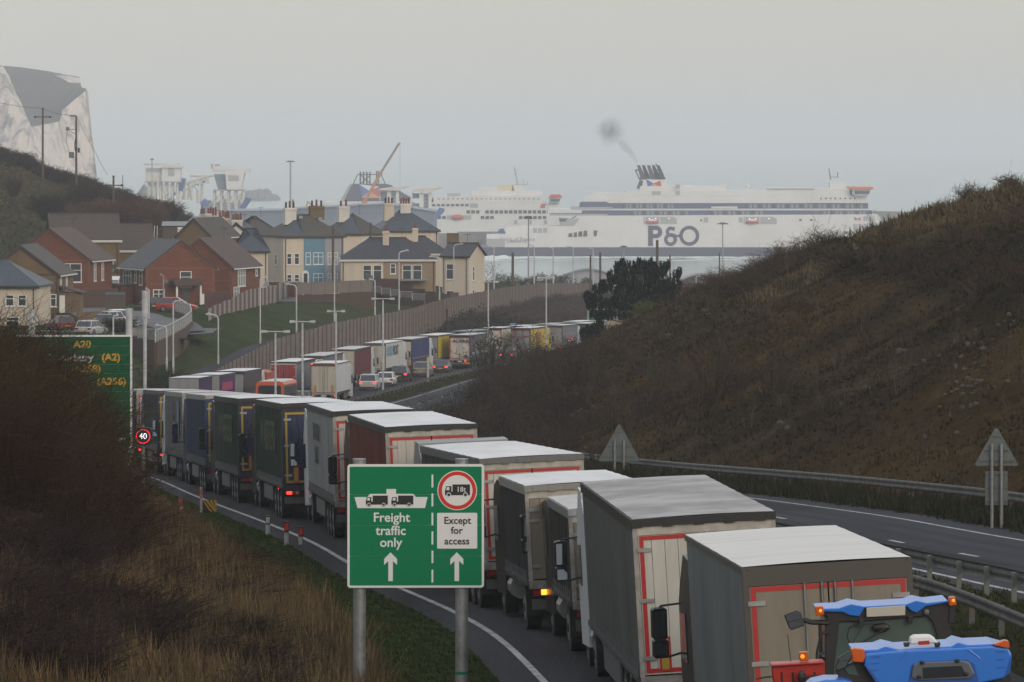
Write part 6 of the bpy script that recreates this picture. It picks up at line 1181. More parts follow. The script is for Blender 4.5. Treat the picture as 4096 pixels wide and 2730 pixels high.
def ferry2():
    Y0 = 2860.0; t = thing('ferry', 'white ferry with many square windows and red bridge roof moored behind the quay', 'ferry', (U(2000, Y0), Y0, 0)); S = Sh(t, Y0); D = 27
    S.poly('hull', [(1735, 855), (2260, 855), (2330, 870), (2330, 1000), (1735, 1000)], 0, D, 'ship_white'); S.box('upper_deck', 1728, 2186, 810, 854.5, .6, D - 1, 'ship_white'); S.poly('top_deck', [(1732, 785), (2160, 785), (2190, 809.5), (1724, 809.5)], 1.2, D - 2, 'ship_white')
    S.box('deckhouse', 1888, 2170, 764, 784.5, 6, D - 6, 'ship_white'); S.box('deckhouse', 1910, 1992, 752, 764, 6.5, D - 6, 'ship_white'); S.box('deckhouse', 1788, 1840, 774, 784.5, 6, D - 6, 'ship_grey'); S.poly('funnel', [(1988, 741), (2052, 738), (2056, 764), (1990, 764)], 8, 19, 'cream_top'); S.poly('mast_house', [(2050, 742), (2088, 742), (2096, 765), (2048, 765)], 8, 19, 'ship_white')
    for k in range(24): u = 1752 + k * 19; (S.box('porthole', u, u + 6, 793.5, 797.5, .95, 1.19, 'ship_glass') if u < 2160 else None)
    for k in range(8): u = 1728 + k * 19; S.box('window', u, u + 13, 816, 825, .4, .59, 'ship_glass')
    S.box('deck_opening', 1880, 1912, 814, 830, .4, .59, 'ship_grey')
    for k in range(17): u = 1866 + k * 19 + (18 if k > 2 else 0); (S.box('window', u, u + 14, 841, 854, -.2 + .6, .59, 'ship_glass') if u < 2190 else None)
    for u in (1732, 1750, 1769, 1923, 1942, 1961, 2076, 2095, 2114, 2133, 2152, 2171): S.box('window', u, u + 14, 864, 876, -.2, -.01, 'ship_glass')
    r = S.box('lifeboat_recess', 1788, 1885, 861, 878, -.15, -.01, 'ship_grey'); MB().ball((S.x(1830), -1.0, S.z(869)), 3.6, 1.2, 1.6, 12, 6).build('lifeboat', 'boat_red', r)
    for u in (2056, 2113, 2176): S.box('hull_hatch', u, u + 13, 880, 897, -.2, -.01, 'ship_grey')
    br = S.poly('bridge', [(2196, 793), (2245, 793), (2236, 812), (2196, 814)], -2, D + 2, 'ship_grey'); S.poly('bridge_roof', [(2196, 791), (2204, 779), (2240, 779), (2253, 789)], -2.4, D + 2.4, 'ship_red', br); S.poly('bridge_front', [(2190, 815), (2236, 815), (2236, 855), (2190, 855)], 0, D, 'ship_white', br); S.poly('bridge_windows', [(2202, 796), (2240, 796), (2236, 806), (2202, 806)], -2.2, -2.02, 'ship_glass', br)
    S.poly('red_panel', [(2165, 815), (2184, 815), (2179, 832), (2160, 832)], .3, .58, 'boat_red')
    S.poly('mast', [(2055, 668), (2059, 668), (2074, 738), (2068, 738)], 13, 13.8, 'ship_grey'); S.box('radar_platform', 2062, 2112, 738, 741, 10, 16, 'ship_grey'); S.box('radar_mast', 2092, 2095, 715, 738, 12, 12.6, 'ship_grey'); S.box('radar_mast', 2108, 2111, 725, 738, 12, 12.6, 'ship_grey')
    for v in (680, 697): S.box('radar_arm', 2058, 2073, v, v + 2, 13, 13.6, 'ship_grey')
    S.poly('stern', [(1722, 812), (1732, 785), (1735, 812)], 1.2, D, 'ship_white')
ferry2()
def ferry3():
    Y0 = 2980.0; t = thing('ferry', 'ferry at the left with broad navy funnel housing and a row of upright exhaust pipes', 'ferry', (U(1500, Y0), Y0, 0)); S = Sh(t, Y0); D = 28
    S.box('hull', 1250, 1700, 822, 1000, 0, D, 'ship_navy2'); S.box('passenger_deck', 1300, 1690, 806, 821.5, .5, D - 1, 'ship_white'); f = S.poly('funnel', [(1368, 805), (1400, 742), (1412, 736), (1540, 736), (1562, 741), (1605, 770), (1640, 790), (1640, 805)], 3, D - 3, 'ship_navy')
    S.poly('funnel_edge', [(1357, 808), (1398, 736), (1408, 736), (1372, 808)], 2.5, 2.95, 'ship_grey', f); flag(S, 1436, 1520, 737, 792, 2.9, 0, f)
    for i, (u0, u1) in enumerate(((1435, 1443), (1448, 1456), (1461, 1469), (1474, 1481), (1501, 1508), (1509, 1515))): MB().tube(((S.x(u0) + S.x(u1)) / 2, 12, S.z(737)), ((S.x(u0) + S.x(u1)) / 2, 12, S.z(684 if i > 3 else 687)), .133 * (u1 - u0) * .45, n=10).build('exhaust_pipe', 'smoke_pipe', f)
    for a, b in (((1410, 738), (1429, 698)), ((1429, 698), (1528, 698)), ((1522, 698), (1540, 738)), ((1440, 736), (1480, 700)), ((1480, 736), (1440, 700))): MB().tube((S.x(a[0]), 11, S.z(a[1])), (S.x(b[0]), 11, S.z(b[1])), .32, n=5).build('funnel_strut', 'smoke_pipe', f)
    for k in range(14): u = 1415 + k * 17; S.box('porthole', u, u + 4, 811, 816, .3, .49, 'ship_red' if k % 3 == 0 else 'ship_glass')
    S.box('bow_house', 1255, 1300, 812, 821.5, 2, D - 2, 'ship_white')
ferry3()
def hall():
    t = thing('terminal_building', 'long blue-grey harbour hall behind the chimney stacks', 'building', (U(1250, 2250), 2250, 0)); S = Sh(t, 2250)
    S.poly('wall', [(915, 845), (1130, 843), (1140, 838), (1545, 817), (1740, 850), (1740, 980), (915, 980)], 0, 60, 'port_hall'); S.poly('roof', [(912, 842), (1130, 840), (1140, 835), (1545, 814), (1745, 846), (1745, 849), (1545, 817), (1140, 838), (1130, 843), (912, 845)], -1, 61, mm('hall_roof', (.20, .24, .31), .6))
    for k in range(14): u = 1160 + k * 32; S.box('vent', u, u + 5, 835 - (u - 1160) * .035 + 3, 840 - (u - 1160) * .035 + 3, -.3, -.01, 'port_blue')
    S.box('panel_seam', 1070, 1540, 852, 854, -.2, -.01, 'port_blue')
hall()
def ramp_tower(label, u0, u1, vt, vb, legs, Y0, blue=False, kind=0):
    t = thing('ferry_ramp_tower', label, 'ramp tower', (U((u0 + u1) / 2, Y0), Y0, 0), 0, 'white ferry ramp towers'); S = Sh(t, Y0)
    if kind == 0:
        S.box('machine_house', u0 + 2, u0 + 68, vt + 20, vb, 0, 16, 'port_white'); S.box('machine_house', u0 + 68.2, u1 - 10, vt + 14, vb, -2, 16, 'ship_white'); S.box('roof_deck', u0 - 4, u1 - 18, vt + 2, vt + 10, -1, 17, 'port_white'); S.box('opening', u0 + 94, u0 + 118, vt + 22, vb - 22, -2.3, -2.02, 'ship_grey'); S.box('roof_deck', u0 + 66, u1, vt + 14, vt + 19, -3, 17, 'port_white'); S.box('platform', u0, u1 - 8, vb + .5, vb + 5, -3, 18, 'ship_grey')
        S.box('upper_rail', u0 + 2, u0 + 66, vt + 20, vt + 32, -.5, -.02, 'ship_grey')
    else:
        S.poly('machine_house', [(u0 + 12, vt + 42), (u0 + 70, vt + 42), (u0 + 70, vb), (u0 + 30, vb), (u0 + 22, vb - 28)], 0, 14, 'port_hall'); S.poly('machine_house', [(u0 + 60, vt + 34), (u1 - 12, vt + 34), (u1 - 26, vb), (u0 + 66, vb)], -3, 14, 'ship_white'); S.box('opening', u0 + 72, u1 - 34, vt + 46, vt + 68, -3.3, -3.02, 'ship_grey')
        S.box('crane_beam', u0 + 8, u1 + 10, vt + 20, vt + 34, 2, 10, 'port_white'); S.box('roof_rail', u0 + 8, u1, vt + 12, vt + 14, 2, 2.3, 'port_white'); S.box('red_sign', u0 + 16, u0 + 36, vt + 3, vt + 8, 1.5, 2, 'flag_red'); S.box('cabin', u0, u0 + 8, vt, vt + 20, 2, 6, 'ship_grey'); S.box('platform', u0 + 10, u1 - 12, vb + .5, vb + 5, -2, 15, 'ship_grey')
    for k in range(legs):
        u = u0 + 14 + (u1 - u0 - 34) * k / (legs - 1)
        for d in (0, 12): MB().tube((S.x(u), d, 0), (S.x(u), d, S.z(vb + 5)), .55, n=6).build('leg', 'port_white', t)
        if k: up = u0 + 14 + (u1 - u0 - 34) * (k - 1) / (legs - 1); MB().tube((S.x(up), 0, S.z(vb + 60)), (S.x(u), 0, S.z(vb + 8)), .3, n=5).build('brace', 'port_white', t); MB().tube((S.x(u), 0, S.z(vb + 60)), (S.x(up), 0, S.z(vb + 8)), .3, n=5).build('brace', 'port_white', t)
    return t, S
ramp_tower('left white ramp tower with twin box housings on lattice legs', 580, 730, 652, 725, 6, 2480); ramp_tower('right white ramp tower with blue-grey housing and beam roof on legs', 842, 990, 655, 758, 5, 2500, True, 1)
t = thing('linkspan', 'white sloping lattice frame between the two ramp towers', 'ramp frame', (U(780, 2500), 2500, 0)); S = Sh(t, 2500)
for a, b, r in (((738, 735), (830, 703), .8), ((742, 760), (840, 705), .5), ((738, 735), (735, 800), .9), ((755, 735), (768, 802), .9), ((760, 724), (750, 800), .6), ((790, 760), (792, 812), .9), ((808, 735), (806, 815), .8), ((760, 702), (850, 703), .7), ((828, 703), (832, 735), .7), ((765, 730), (790, 762), .4), ((785, 720), (765, 760), .4), ((800, 712), (790, 745), .4)): MB().tube((S.x(a[0]), 2, S.z(a[1])), (S.x(b[0]), 2, S.z(b[1])), r, n=6).build('girder', 'port_white', t)
S.box('platform', 785, 818, 732, 736, 0, 8, 'port_white'); S.box('motor', 795, 818, 718, 731, 2, 6, 'port_hall')
for lab, pts, Y0 in (('blue raised ramp left of the lattice frame', [(703, 760), (730, 712), (741, 716), (728, 765)], 2490), ('blue ramp flap with pointed corner below the lattice frame', [(798, 812), (818, 794), (828, 802), (842, 802), (824, 826)], 2450), ('dark blue raised ramp leaning right beside the right tower', [(954, 842), (982, 789), (1006, 795), (974, 843)], 2470), ('bright blue raised ramp beside the white gantry towers', [(1725, 890), (1727, 868), (1758, 830), (1779, 836), (1776, 848), (1735, 890)], 2500), ('low blue ramp at the foot of the left tower', [(678, 778), (690, 762), (706, 768), (700, 780)], 2490)):
    t = thing('ferry_ramp', lab, 'ferry ramp', (U(pts[0][0], Y0), Y0, 0), 0, 'blue ferry ramps'); S = Sh(t, Y0); S.poly('ramp_deck', pts, 0, 8, 'port_blue' if 'dark' in lab else mm('ramp_blue', (.055, .11, .32), .6)); MB().tube((S.x(pts[0][0] + 8), 4, 0), (S.x(pts[0][0] + 8), 4, S.z(pts[0][1] - 6)), .6).build('ramp_post', 'port_blue', t)
def gantry(label, u0, u1, vt, Y0):
    t = thing('passenger_gantry', label, 'gantry', (U((u0 + u1) / 2, Y0), Y0, 0), 0, 'white gantry towers on the quay'); S = Sh(t, Y0)
    for a, b in ((u0, u0 + 16), (u1 - 12, u1)): S.box('tower_leg', a, b, vt, 900, 0, 4, 'ship_white')
    S.box('lift_shaft', u0 + 16.2, u1 - 12.2, vt + 4, 900, 1, 3, 'ship_grey')
    for k in range(8): S.box('shaft_window', u0 + 20, u1 - 16, vt + 10 + k * 14, vt + 18 + k * 14, .7, .98, 'port_hall')
    S.poly('canopy', [(u0 - 30, vt - 10), (u0 + 20, vt - 18), (u1 + 12, vt - 18), (u1 + 40, vt - 22), (u1 + 50, vt - 20), (u1, vt - 3), (u0 - 28, vt - 4)], -2, 8, 'port_white')
    for k in range(3): S.box('side_cage', u0 - 28, u0 - 2, vt + 4 + k * 40, vt + 24 + k * 40, 2, 6, 'port_hall')
    S.box('cage_post', u0 - 30, u0 - 27, vt - 3, 900, 2, 3, 'ship_white')
gantry('left white gantry tower in front of the navy funnel', 1548, 1595, 765, 2420); gantry('right white gantry tower between the navy funnel and the windowed ferry', 1678, 1726, 770, 2420)
t = thing('mobile_crane', 'mobile crane with long orange and grey boom reaching up across the navy funnel', 'crane', (U(1450, 2300), 2300, 0)); S = Sh(t, 2300)
for a, b, r, m in (((1448, 826), (1460, 803), 1.15, 'ship_orange'), ((1460, 803), (1524, 690), .72, mm('boom_tan', (.42, .20, .10), .6)), ((1524, 690), (1597, 572), .55, mm('boom_grey', (.24, .19, .16), .6))): MB().tube((S.x(a[0]), 0, S.z(a[1])), (S.x(b[0]), 0, S.z(b[1])), r, n=7).build('boom', m, t)
S.box('boom_head', 1593, 1603, 570, 576, -.5, .5, 'ship_grey'); MB().tube((S.x(1600), 0, S.z(574)), (S.x(1600), 0, S.z(745)), .10, n=4).build('cable', 'ship_grey', t); S.box('crane_body', 1430, 1465, 826, 850, -2, 3, 'ship_orange')
t = thing('excavator_arm', 'small orange crane arm behind the brown chimney stack', 'crane', (U(1225, 2240), 2240, 0)); S = Sh(t, 2240); S.poly('arm', [(1220, 835), (1229, 802), (1240, 818), (1246, 820), (1232, 812), (1226, 835)], 0, 1, 'boom_tan')
def mast(label, u, vt, vb, Y0, r, head=18, dark=False):
    t = thing('light_mast', label, 'light mast', (U(u, Y0), Y0, min(V(vb, Y0), max(0, float(groundz(U(u, Y0), Y0))))), 0, 'tall lighting masts'); h = V(vt, Y0) - t.location.z; MB().tube((0, 0, -.3), (0, 0, h), r * 1.3, r * .8, 8).build('mast', 'pole_grey', t); a = head / K * Y0
    MB().tube((0, 0, h - .4), (0, 0, h + .3), a * .35, a * .5, 10).build('lamp_ring', 'pole_grey', t)
    for k in range(6): c_, s_ = math.cos(k * 1.047), math.sin(k * 1.047); MB().prism([(c_ * a * .4, -.15), (c_ * a, -.5), (c_ * a, -.1), (c_ * a * .4, .3)], s_ * a * .8 - .2, s_ * a * .8 + .2, 'y').build('floodlight', 'rail_steel', t).location = (0, 0, h)
mast('tall thin light mast between the right ramp tower and the navy funnel', 1162, 645, 832, 2350, .45); mast('dark light mast in front of the ship stern letters', 2114, 868, 1140, 1250, .2, 16); mast('light mast in front of the ferry right of the big letters', 2891, 893, 1010, 1900, .25, 22); mast('thin light mast before the navy hull, left of the big letters', 2495, 985, 1060, 1700, .22, 14)
mast('thin light mast at the far left above the left ramp tower', 608, 636, 655, 2475, .3, 8)
# harbour sheds near the water's edge
def hipshed(label, u0, u1, vr, ve, Y0, m, rm, curved=False, depth=22):
    x0, x1 = U(u0, Y0), U(u1, Y0); gz = float(groundz((x0 + x1) / 2, Y0)); t = thing('harbour_shed', label, 'shed', ((x0 + x1) / 2, Y0, gz)); w_ = (x1 - x0) / 2; he, hr = V(ve, Y0) - gz, V(vr, Y0) - gz
    n = 12; P = [(-w_, -8)] + [(-w_ + 2 * w_ * i / n, he + (hr - he) * (math.sin(math.pi * i / n) if curved else 1 - abs(2 * i / n - 1))) for i in range(n + 1)] + [(w_, -8)]
    MB().prism(P[::-1], 0, depth, 'y').build('wall', m, t); Q = [(a * 1.03, b + .0) for a, b in P[1:-1]]; MB().prism((Q + [(a, b + .4) for a, b in Q[::-1]]), -.6, depth + .6, 'y').build('roof', rm, t)
hipshed('pale curved-roof shed just behind the fence left of the pine', 2230, 2480, 1080, 1118, 1300, mm('shed_grey', (.30, .32, .35), .7), mm('shed_roof', (.22, .24, .28), .6), True, 6)
hipshed('dark brown shed with white edged roof right of the pine', 2715, 2905, 1098, 1128, 1000, mm('shed_brown', (.075, .065, .065), .8), 'ship_grey', True, 6)
# ------------------------------------------------------------------ smoke from the big ferry's funnel
def smoke():
    m = bpy.data.materials.new('smoke'); m.use_nodes = True; t = m.node_tree; t.nodes.clear(); o = t.nodes.new('ShaderNodeOutputMaterial'); v = t.nodes.new('ShaderNodeVolumePrincipled'); v.inputs['Color'].default_value = (.12, .11, .11, 1)
    Y0 = 2650; c0 = (U(2440, Y0), Y0, V(524, Y0)); N_ = t.nodes.new; L_ = t.links.new
    tc = N_('ShaderNodeTexCoord'); n = N_('ShaderNodeTexNoise'); n.inputs['Scale'].default_value = .28; n.inputs['Detail'].default_value = 6; L_(tc.outputs['Object'], n.inputs[0])
    r = N_('ShaderNodeMapRange'); r.inputs[1].default_value = .38; r.inputs[2].default_value = .7; r.inputs[3].default_value = 0.05; r.inputs[4].default_value = 1; L_(n.outputs[0], r.inputs[0])
    d = N_('ShaderNodeVectorMath'); d.operation = 'DISTANCE'; d.inputs[1].default_value = c0; L_(tc.outputs['Object'], d.inputs[0])
    q = N_('ShaderNodeMapRange'); q.inputs[1].default_value = 1.0; q.inputs[2].default_value = 8.4; q.inputs[3].default_value = .30; q.inputs[4].default_value = .0; q2 = 0; a1 = N_('ShaderNodeMath'); a1.operation = 'MULTIPLY_ADD'; a1.inputs[1].default_value = 20; a1.inputs[2].default_value = -10; L_(n.outputs[0], a1.inputs[0]); a2 = N_('ShaderNodeMath'); L_(a1.outputs[0], a2.inputs[0]); L_(d.outputs['Value'], a2.inputs[1]); L_(a2.outputs[0], q.inputs[0])
    mu = N_('ShaderNodeMath'); mu.operation = 'MULTIPLY'; L_(q.outputs[0], mu.inputs[0]); L_(r.outputs[0], mu.inputs[1]); fa = N_('ShaderNodeMapRange'); fa.inputs[1].default_value = 5; fa.inputs[2].default_value = 10.8; fa.inputs[3].default_value = 0; fa.inputs[4].default_value = .07; sz_ = N_('ShaderNodeSeparateXYZ'); L_(tc.outputs['Object'], sz_.inputs[0]); w1 = N_('ShaderNodeMath'); w1.operation = 'MULTIPLY_ADD'; w1.inputs[1].default_value = 1.0; w1.inputs[2].default_value = -(c0[0] + 4.2); L_(sz_.outputs[0], w1.inputs[0]); w2 = N_('ShaderNodeMath'); w2.operation = 'MULTIPLY_ADD'; w2.inputs[1].default_value = -1.0; w2.inputs[2].default_value = c0[2] - 4.5; L_(sz_.outputs[2], w2.inputs[0]); w3 = N_('ShaderNodeMath'); w3.operation = 'MINIMUM'; L_(w1.outputs[0], w3.inputs[0]); L_(w2.outputs[0], w3.inputs[1]); fa.inputs[1].default_value = 0; fa.inputs[2].default_value = 2; L_(w3.outputs[0], fa.inputs[0]); s_ = N_('ShaderNodeMath'); L_(mu.outputs[0], s_.inputs[0]); L_(fa.outputs[0], s_.inputs[1]); L_(s_.outputs[0], v.inputs['Density']); L_(v.outputs[0], o.inputs['Volume'])
    b = MB(); b.ball(c0, 10.5, 6, 9.8, 16, 10)
    P = [(2548, 650, 1.0), (2534, 628, 1.4), (2518, 606, 1.9), (2500, 588, 2.3), (2488, 575, 2.6)]
    for (u, vv, r_), (u2, v2, r2) in zip(P[:-1], P[1:]): b.tube((U(u, Y0), Y0, V(vv, Y0)), (U(u2, Y0), Y0, V(v2, Y0)), r_, r2, 10, False)
    b.f.append(tuple(range(len(b.v) - 10, len(b.v)))); b.mi.append(0)
    tag(b.build('smoke', m), 'thin dark smoke drifting left from the big ferry funnel', kind='stuff')
smoke()
# ------------------------------------------------------------------ vegetation
VEG = attrmat('vegetation', .9)
def jit(col, n, a=.25): c = np.array(col)[None] * (1 + RNG.uniform(-a, a, (n, 1))); return c * (1 + RNG.uniform(-.08, .08, (n, 3)))
def blades(P, H, W, COL, nb, lean=.5, spread=.25):
    # tufts of narrow triangular blades
    n = len(P); P = np.repeat(P, nb, 0); H = np.repeat(H, nb) * RNG.uniform(.5, 1.1, n * nb); W = np.repeat(W, nb); C_ = np.repeat(COL, nb, 0) * RNG.uniform(.7, 1.25, (n * nb, 1))
    a = RNG.uniform(0, 2 * np.pi, n * nb); b = RNG.uniform(0, 2 * np.pi, n * nb); r = RNG.uniform(0, 1, n * nb) * spread * H; base = P + np.stack([np.cos(b) * r, np.sin(b) * r, -.05 * H], -1)
    d = np.stack([np.cos(a), np.sin(a), 0 * a], -1); side = np.stack([-np.sin(a), np.cos(a), 0 * a], -1) * (W / 2)[:, None]; le = RNG.uniform(.1, lean, n * nb) * H
    tip = base + d * le[:, None] + np.array([0, 0, 1.]) * (H * np.sqrt(np.maximum(.1, 1 - (le / H) ** 2)))[:, None]
    co = np.stack([base - side, base + side, tip], 1).reshape(-1, 3); col = np.repeat(C_, 3, 0); tr = np.arange(len(co)).reshape(-1, 3); return co, tr, col
def twigs(P, R, H, COL, n1=40, n2=3, w0=.02, up=.6, seed=0, arch=.2):
    # P base points of bushes, R spread, H height: primaries bent outwards, secondaries off them
    n = len(P); m = n * n1; B_ = np.repeat(P, n1, 0); Rr = np.repeat(R, n1); Hh = np.repeat(H, n1) * RNG.uniform(.45, 1.05, m); a = RNG.uniform(0, 2 * np.pi, m); q = np.sqrt(RNG.uniform(0, 1, m))
    st = B_ + np.stack([np.cos(a) * q * Rr * .35, np.sin(a) * q * Rr * .35, 0 * a], -1); o = np.stack([np.cos(a), np.sin(a), 0 * a], -1); rad = q * Rr * RNG.uniform(.7, 1.1, m)
    mid = st + o * (rad * .35)[:, None] + np.array([0, 0, 1.]) * (Hh * .62)[:, None]; tip = st + o * (rad * .9)[:, None] + np.array([0, 0, 1.]) * (Hh * (1 - arch * q))[:, None] + RNG.normal(0, .06, (m, 3)) * Hh[:, None]
    C_ = np.repeat(COL, n1, 0) * RNG.uniform(.6, 1.4, (m, 1)); W = w0 * RNG.uniform(.7, 1.4, m)
    def strip_(s, mi, t, w_, c):
        k = len(s); d = t - s; sd = np.cross(d, np.array([0.3, -1.0, .2])); sd /= np.linalg.norm(sd, axis=1)[:, None] + 1e-9; sd = sd * (w_ / 2)[:, None]
        co = np.stack([s - sd, s + sd, mi - sd * .7, mi + sd * .7, t], 1).reshape(-1, 3); i = np.arange(k)[:, None] * 5; tr = np.concatenate([i + np.array([[0, 1, 3]]), i + np.array([[0, 3, 2]]), i + np.array([[2, 3, 4]])], 0); return co, tr, np.repeat(c, 5, 0)
    outs = [strip_(st, mid, tip, W, C_)]
    if n2:
        k = n2; f = RNG.uniform(.25, 1, m * k); S = np.repeat(st, k, 0); M_ = np.repeat(mid, k, 0); T = np.repeat(tip, k, 0); p = np.where((f < .5)[:, None], S + (M_ - S) * (f * 2)[:, None], M_ + (T - M_) * (f * 2 - 1)[:, None])
        dd = RNG.normal(0, 1, (m * k, 3)); dd[:, 2] = np.abs(dd[:, 2]) * up + .1; dd /= np.linalg.norm(dd, axis=1)[:, None]; L = np.repeat(Hh, k) * RNG.uniform(.12, .34, m * k); t2 = p + dd * L[:, None]; outs.append(strip_(p, (p + t2) / 2 + RNG.normal(0, .03, (m * k, 3)) * L[:, None], t2, np.repeat(W, k) * .7, np.repeat(C_, k, 0) * 1.1))
    return join(outs)
def leaves(P, R, H, COL, n, size, flat=.0):
    # leafy mass in a rounded crown on each base point
    k = len(P); m = k * n; c = np.repeat(P, n, 0); v = RNG.normal(0, 1, (m, 3)); v /= np.linalg.norm(v, axis=1)[:, None]; rr = RNG.uniform(.45, 1.08, m) ** .7; lump = 1 + .22 * np.sin(v[:, 0] * 7 + c[:, 0]) * np.sin(v[:, 1] * 6 + v[:, 2] * 5 + c[:, 1])
    v[:, 2] = np.abs(v[:, 2]) * 1.0 - .1; p = c + v * (rr * lump)[:, None] * np.stack([np.repeat(R, n), np.repeat(R, n), np.repeat(H, n)], -1)
    e1 = RNG.normal(0, 1, (m, 3)); e2 = RNG.normal(0, 1, (m, 3)); s = (size * RNG.uniform(.6, 1.4, m))[:, None]; e1 = e1 / np.linalg.norm(e1, axis=1)[:, None] * s; e2 = e2 / np.linalg.norm(e2, axis=1)[:, None] * s
    co = np.stack([p - e1 * .5, p + e1 * .5, p + e2], 1).reshape(-1, 3); col = np.repeat(np.repeat(COL, n, 0) * RNG.uniform(.6, 1.4, (m, 1)), 3, 0); return co, np.arange(m * 3).reshape(-1, 3), col
def join(L):
    co = []; tr = []; cl = []; o = 0
    for a, b, c in L: co.append(a); tr.append(b + o); cl.append(c); o += len(a)
    return np.concatenate(co), np.concatenate(tr), np.concatenate(cl)
def veg(name, parts, label=None, kind='stuff', parent=None, cat=None, group=None):
    co, tr, cl = join(parts) if isinstance(parts, list) else parts; return tag(ob(name, rawmesh(name, co, tr, np.clip(cl, 0, 1), VEG), parent), label, cat, group, kind)
def scatter(n, y0, y1, s0, s1, dens=None):
    Yp = RNG.uniform(y0, y1, n); S = RNG.uniform(s0, s1, n); X, Y, Z = land(Yp, S); P = np.stack([X, Y, Z], -1)
    if dens is not None: k = RNG.uniform(0, 1, n) < dens(Yp, S, X, Y); return P[k], Yp[k], S[k]
    return P, Yp, S
def inview(P, mar=150): u = 2048 + P[:, 0] / P[:, 1] * K; return (u > -mar) & (u < 4096 + mar)
c_dry, c_rust, c_dark, c_olive, c_green, c_purp = (.130, .092, .046), (.058, .036, .016), (.019, .015, .010), (.040, .040, .015), (.040, .062, .018), (.040, .024, .022)
# right-hand cutting: tussocks and low scrub
P, Yp, S = scatter(90000, 105, 640, 19.0, 64); k = inview(P); P, Yp, S = P[k], Yp[k], S[k]; n = len(P)
cc = lcol(Yp, S, P[:, 0], P[:, 1], P[:, 2]) * RNG.uniform(.75, 1.35, (n, 1)); bz, cz, sz = zones(2048 + P[:, 0] / P[:, 1] * K, HOR + (EYE - P[:, 2]) / P[:, 1] * K, P[:, 0], P[:, 1]); tall = 1 + 1.3 * np.maximum(cz, sz)
veg('hillside_grass', blades(P, RNG.uniform(.10, .36, n) * tall, RNG.uniform(.05, .10, n) * np.maximum(1, P[:, 1] / 200), cc, 6, .95, 1.6), 'rust brown tussocky grass covering the right-hand cutting')
# dark scrub: top of the slope and along its foot
P, Yp, S = scatter(9000, 190, 640, 21, 70, lambda a, s, x, y: .03 * (sst(.5 + .5 * hnoise(x, y, 11, 21)) > .5) + .42 * zones(2048 + x / y * K, HOR + (EYE - land(a, s)[2]) / y * K, x, y)[0]); k = inview(P); P = P[k]; n = len(P)
veg('hillside_scrub', twigs(P, RNG.uniform(.8, 2.2, n), RNG.uniform(.4, 1.3, n), jit((.036, .025, .017), n, .4), 26, 3, .035), 'dark leafless scrub in patches over the right-hand cutting')
P, Yp, S = scatter(1500, 235, 640, 19.2, 30, lambda a, s, x, y: (.9 - (s - 19) * .06) * np.clip((a - 200) / 150, .15, 1) * np.where((a > 300) & (a < 530) & (s < 24.5), .12, 1)); k = inview(P); P = P[k]; n = len(P)
veg('slope_foot_scrub', twigs(P, RNG.uniform(1.0, 2.4, n), RNG.uniform(1.0, 3.0, n), jit((.034, .027, .022), n, .4), 34, 3, .035), 'brown bare bushes along the foot of the cutting')
P, Yp, S = scatter(420, 380, 640, 23.5, 30); n = len(P); veg('bramble_patch', leaves(P, RNG.uniform(.6, 1.6, n), RNG.uniform(.6, 1.5, n), jit((.030, .036, .018), n, .4), 90, .16), 'dark green bramble among the slope foot bushes')
P, Yp, S = scatter(1500, 118, 420, 21, 56, lambda a, s, x, y: .55 * (hnoise(s * .4 + a * .3, a, 7, 51) > .25)); k = inview(P); P = P[k]; n = len(P); veg('bramble_clumps', leaves(P, RNG.uniform(.35, 1.1, n), RNG.uniform(.2, .7, n), jit((.017, .016, .009), n, .45), 46, .11), 'dark low bramble clumps dotted over the cutting')
P, Yp, S = scatter(420, 118, 400, 20.6, 50); k = inview(P); P = P[k]; n = len(P); veg('bare_stems', twigs(P, RNG.uniform(.4, .9, n), RNG.uniform(.7, 2.0, n), jit((.055, .044, .034), n, .4), 9, 4, .022), 'thin bare stems standing out of the grass on the cutting')
# chalk showing through
P, Yp, S = scatter(620, 110, 420, 24, 58, lambda a, s, x, y: (hnoise(x, y, 10, 33) > .9) * .9 + .03); n = len(P)
b = MB()
for p in P[:95]:
    for _ in range(3): r = random.uniform(.04, .15); b.ball((p[0] + random.uniform(-.4, .4), p[1] - .25, p[2] + .1 + random.uniform(-.15, .25)), r * random.uniform(.8, 1.8), r * .8, r * random.uniform(.5, 1.4), 5, 4)
for _ in range(60):
    u = random.gauss(3880, 85); v = 1520 + (3900 - u) * .7 + random.gauss(0, 70); x_, y_, z_ = hit(u, v, 120); r = random.uniform(.03, .09); b.ball((x_, y_ - .1, z_ + .1), r * random.uniform(1, 2), r, r * random.uniform(.6, 1.5), 5, 4)
tag(b.build('chalk_rubble', mm('chalk_stone', (.10, .095, .08), .9, col2=(.05, .045, .038), scale=4)), 'pale chalk stones showing through the grass of the cutting', kind='stuff')
# weeds in front of the far guard rail
P, Yp, S = scatter(6500, 100, 420, 17.7, 20.4); k = inview(P); P = P[k]; n = len(P); veg('verge_weeds', [blades(P, RNG.uniform(.2, .75, n), np.full(n, .06), jit((.026, .028, .014), n, .4), 8, .7, .8)], 'dark weeds between the far guard rail and the road')
# central reservation grass
P, Yp, S = scatter(14000, 72, 640, 6.8, 10.3); k = inview(P); P, S = P[k], S[k]; n = len(P); veg('reservation_grass', blades(P, RNG.uniform(.06, .22, n), np.full(n, .05) * np.maximum(1, P[:, 1] / 150), np.where((RNG.uniform(0, 1, n) < .5)[:, None], np.array((.055, .05, .022)), np.array((.032, .04, .015))), 7, .9, 1.2), 'short patchy grass of the central reservation')
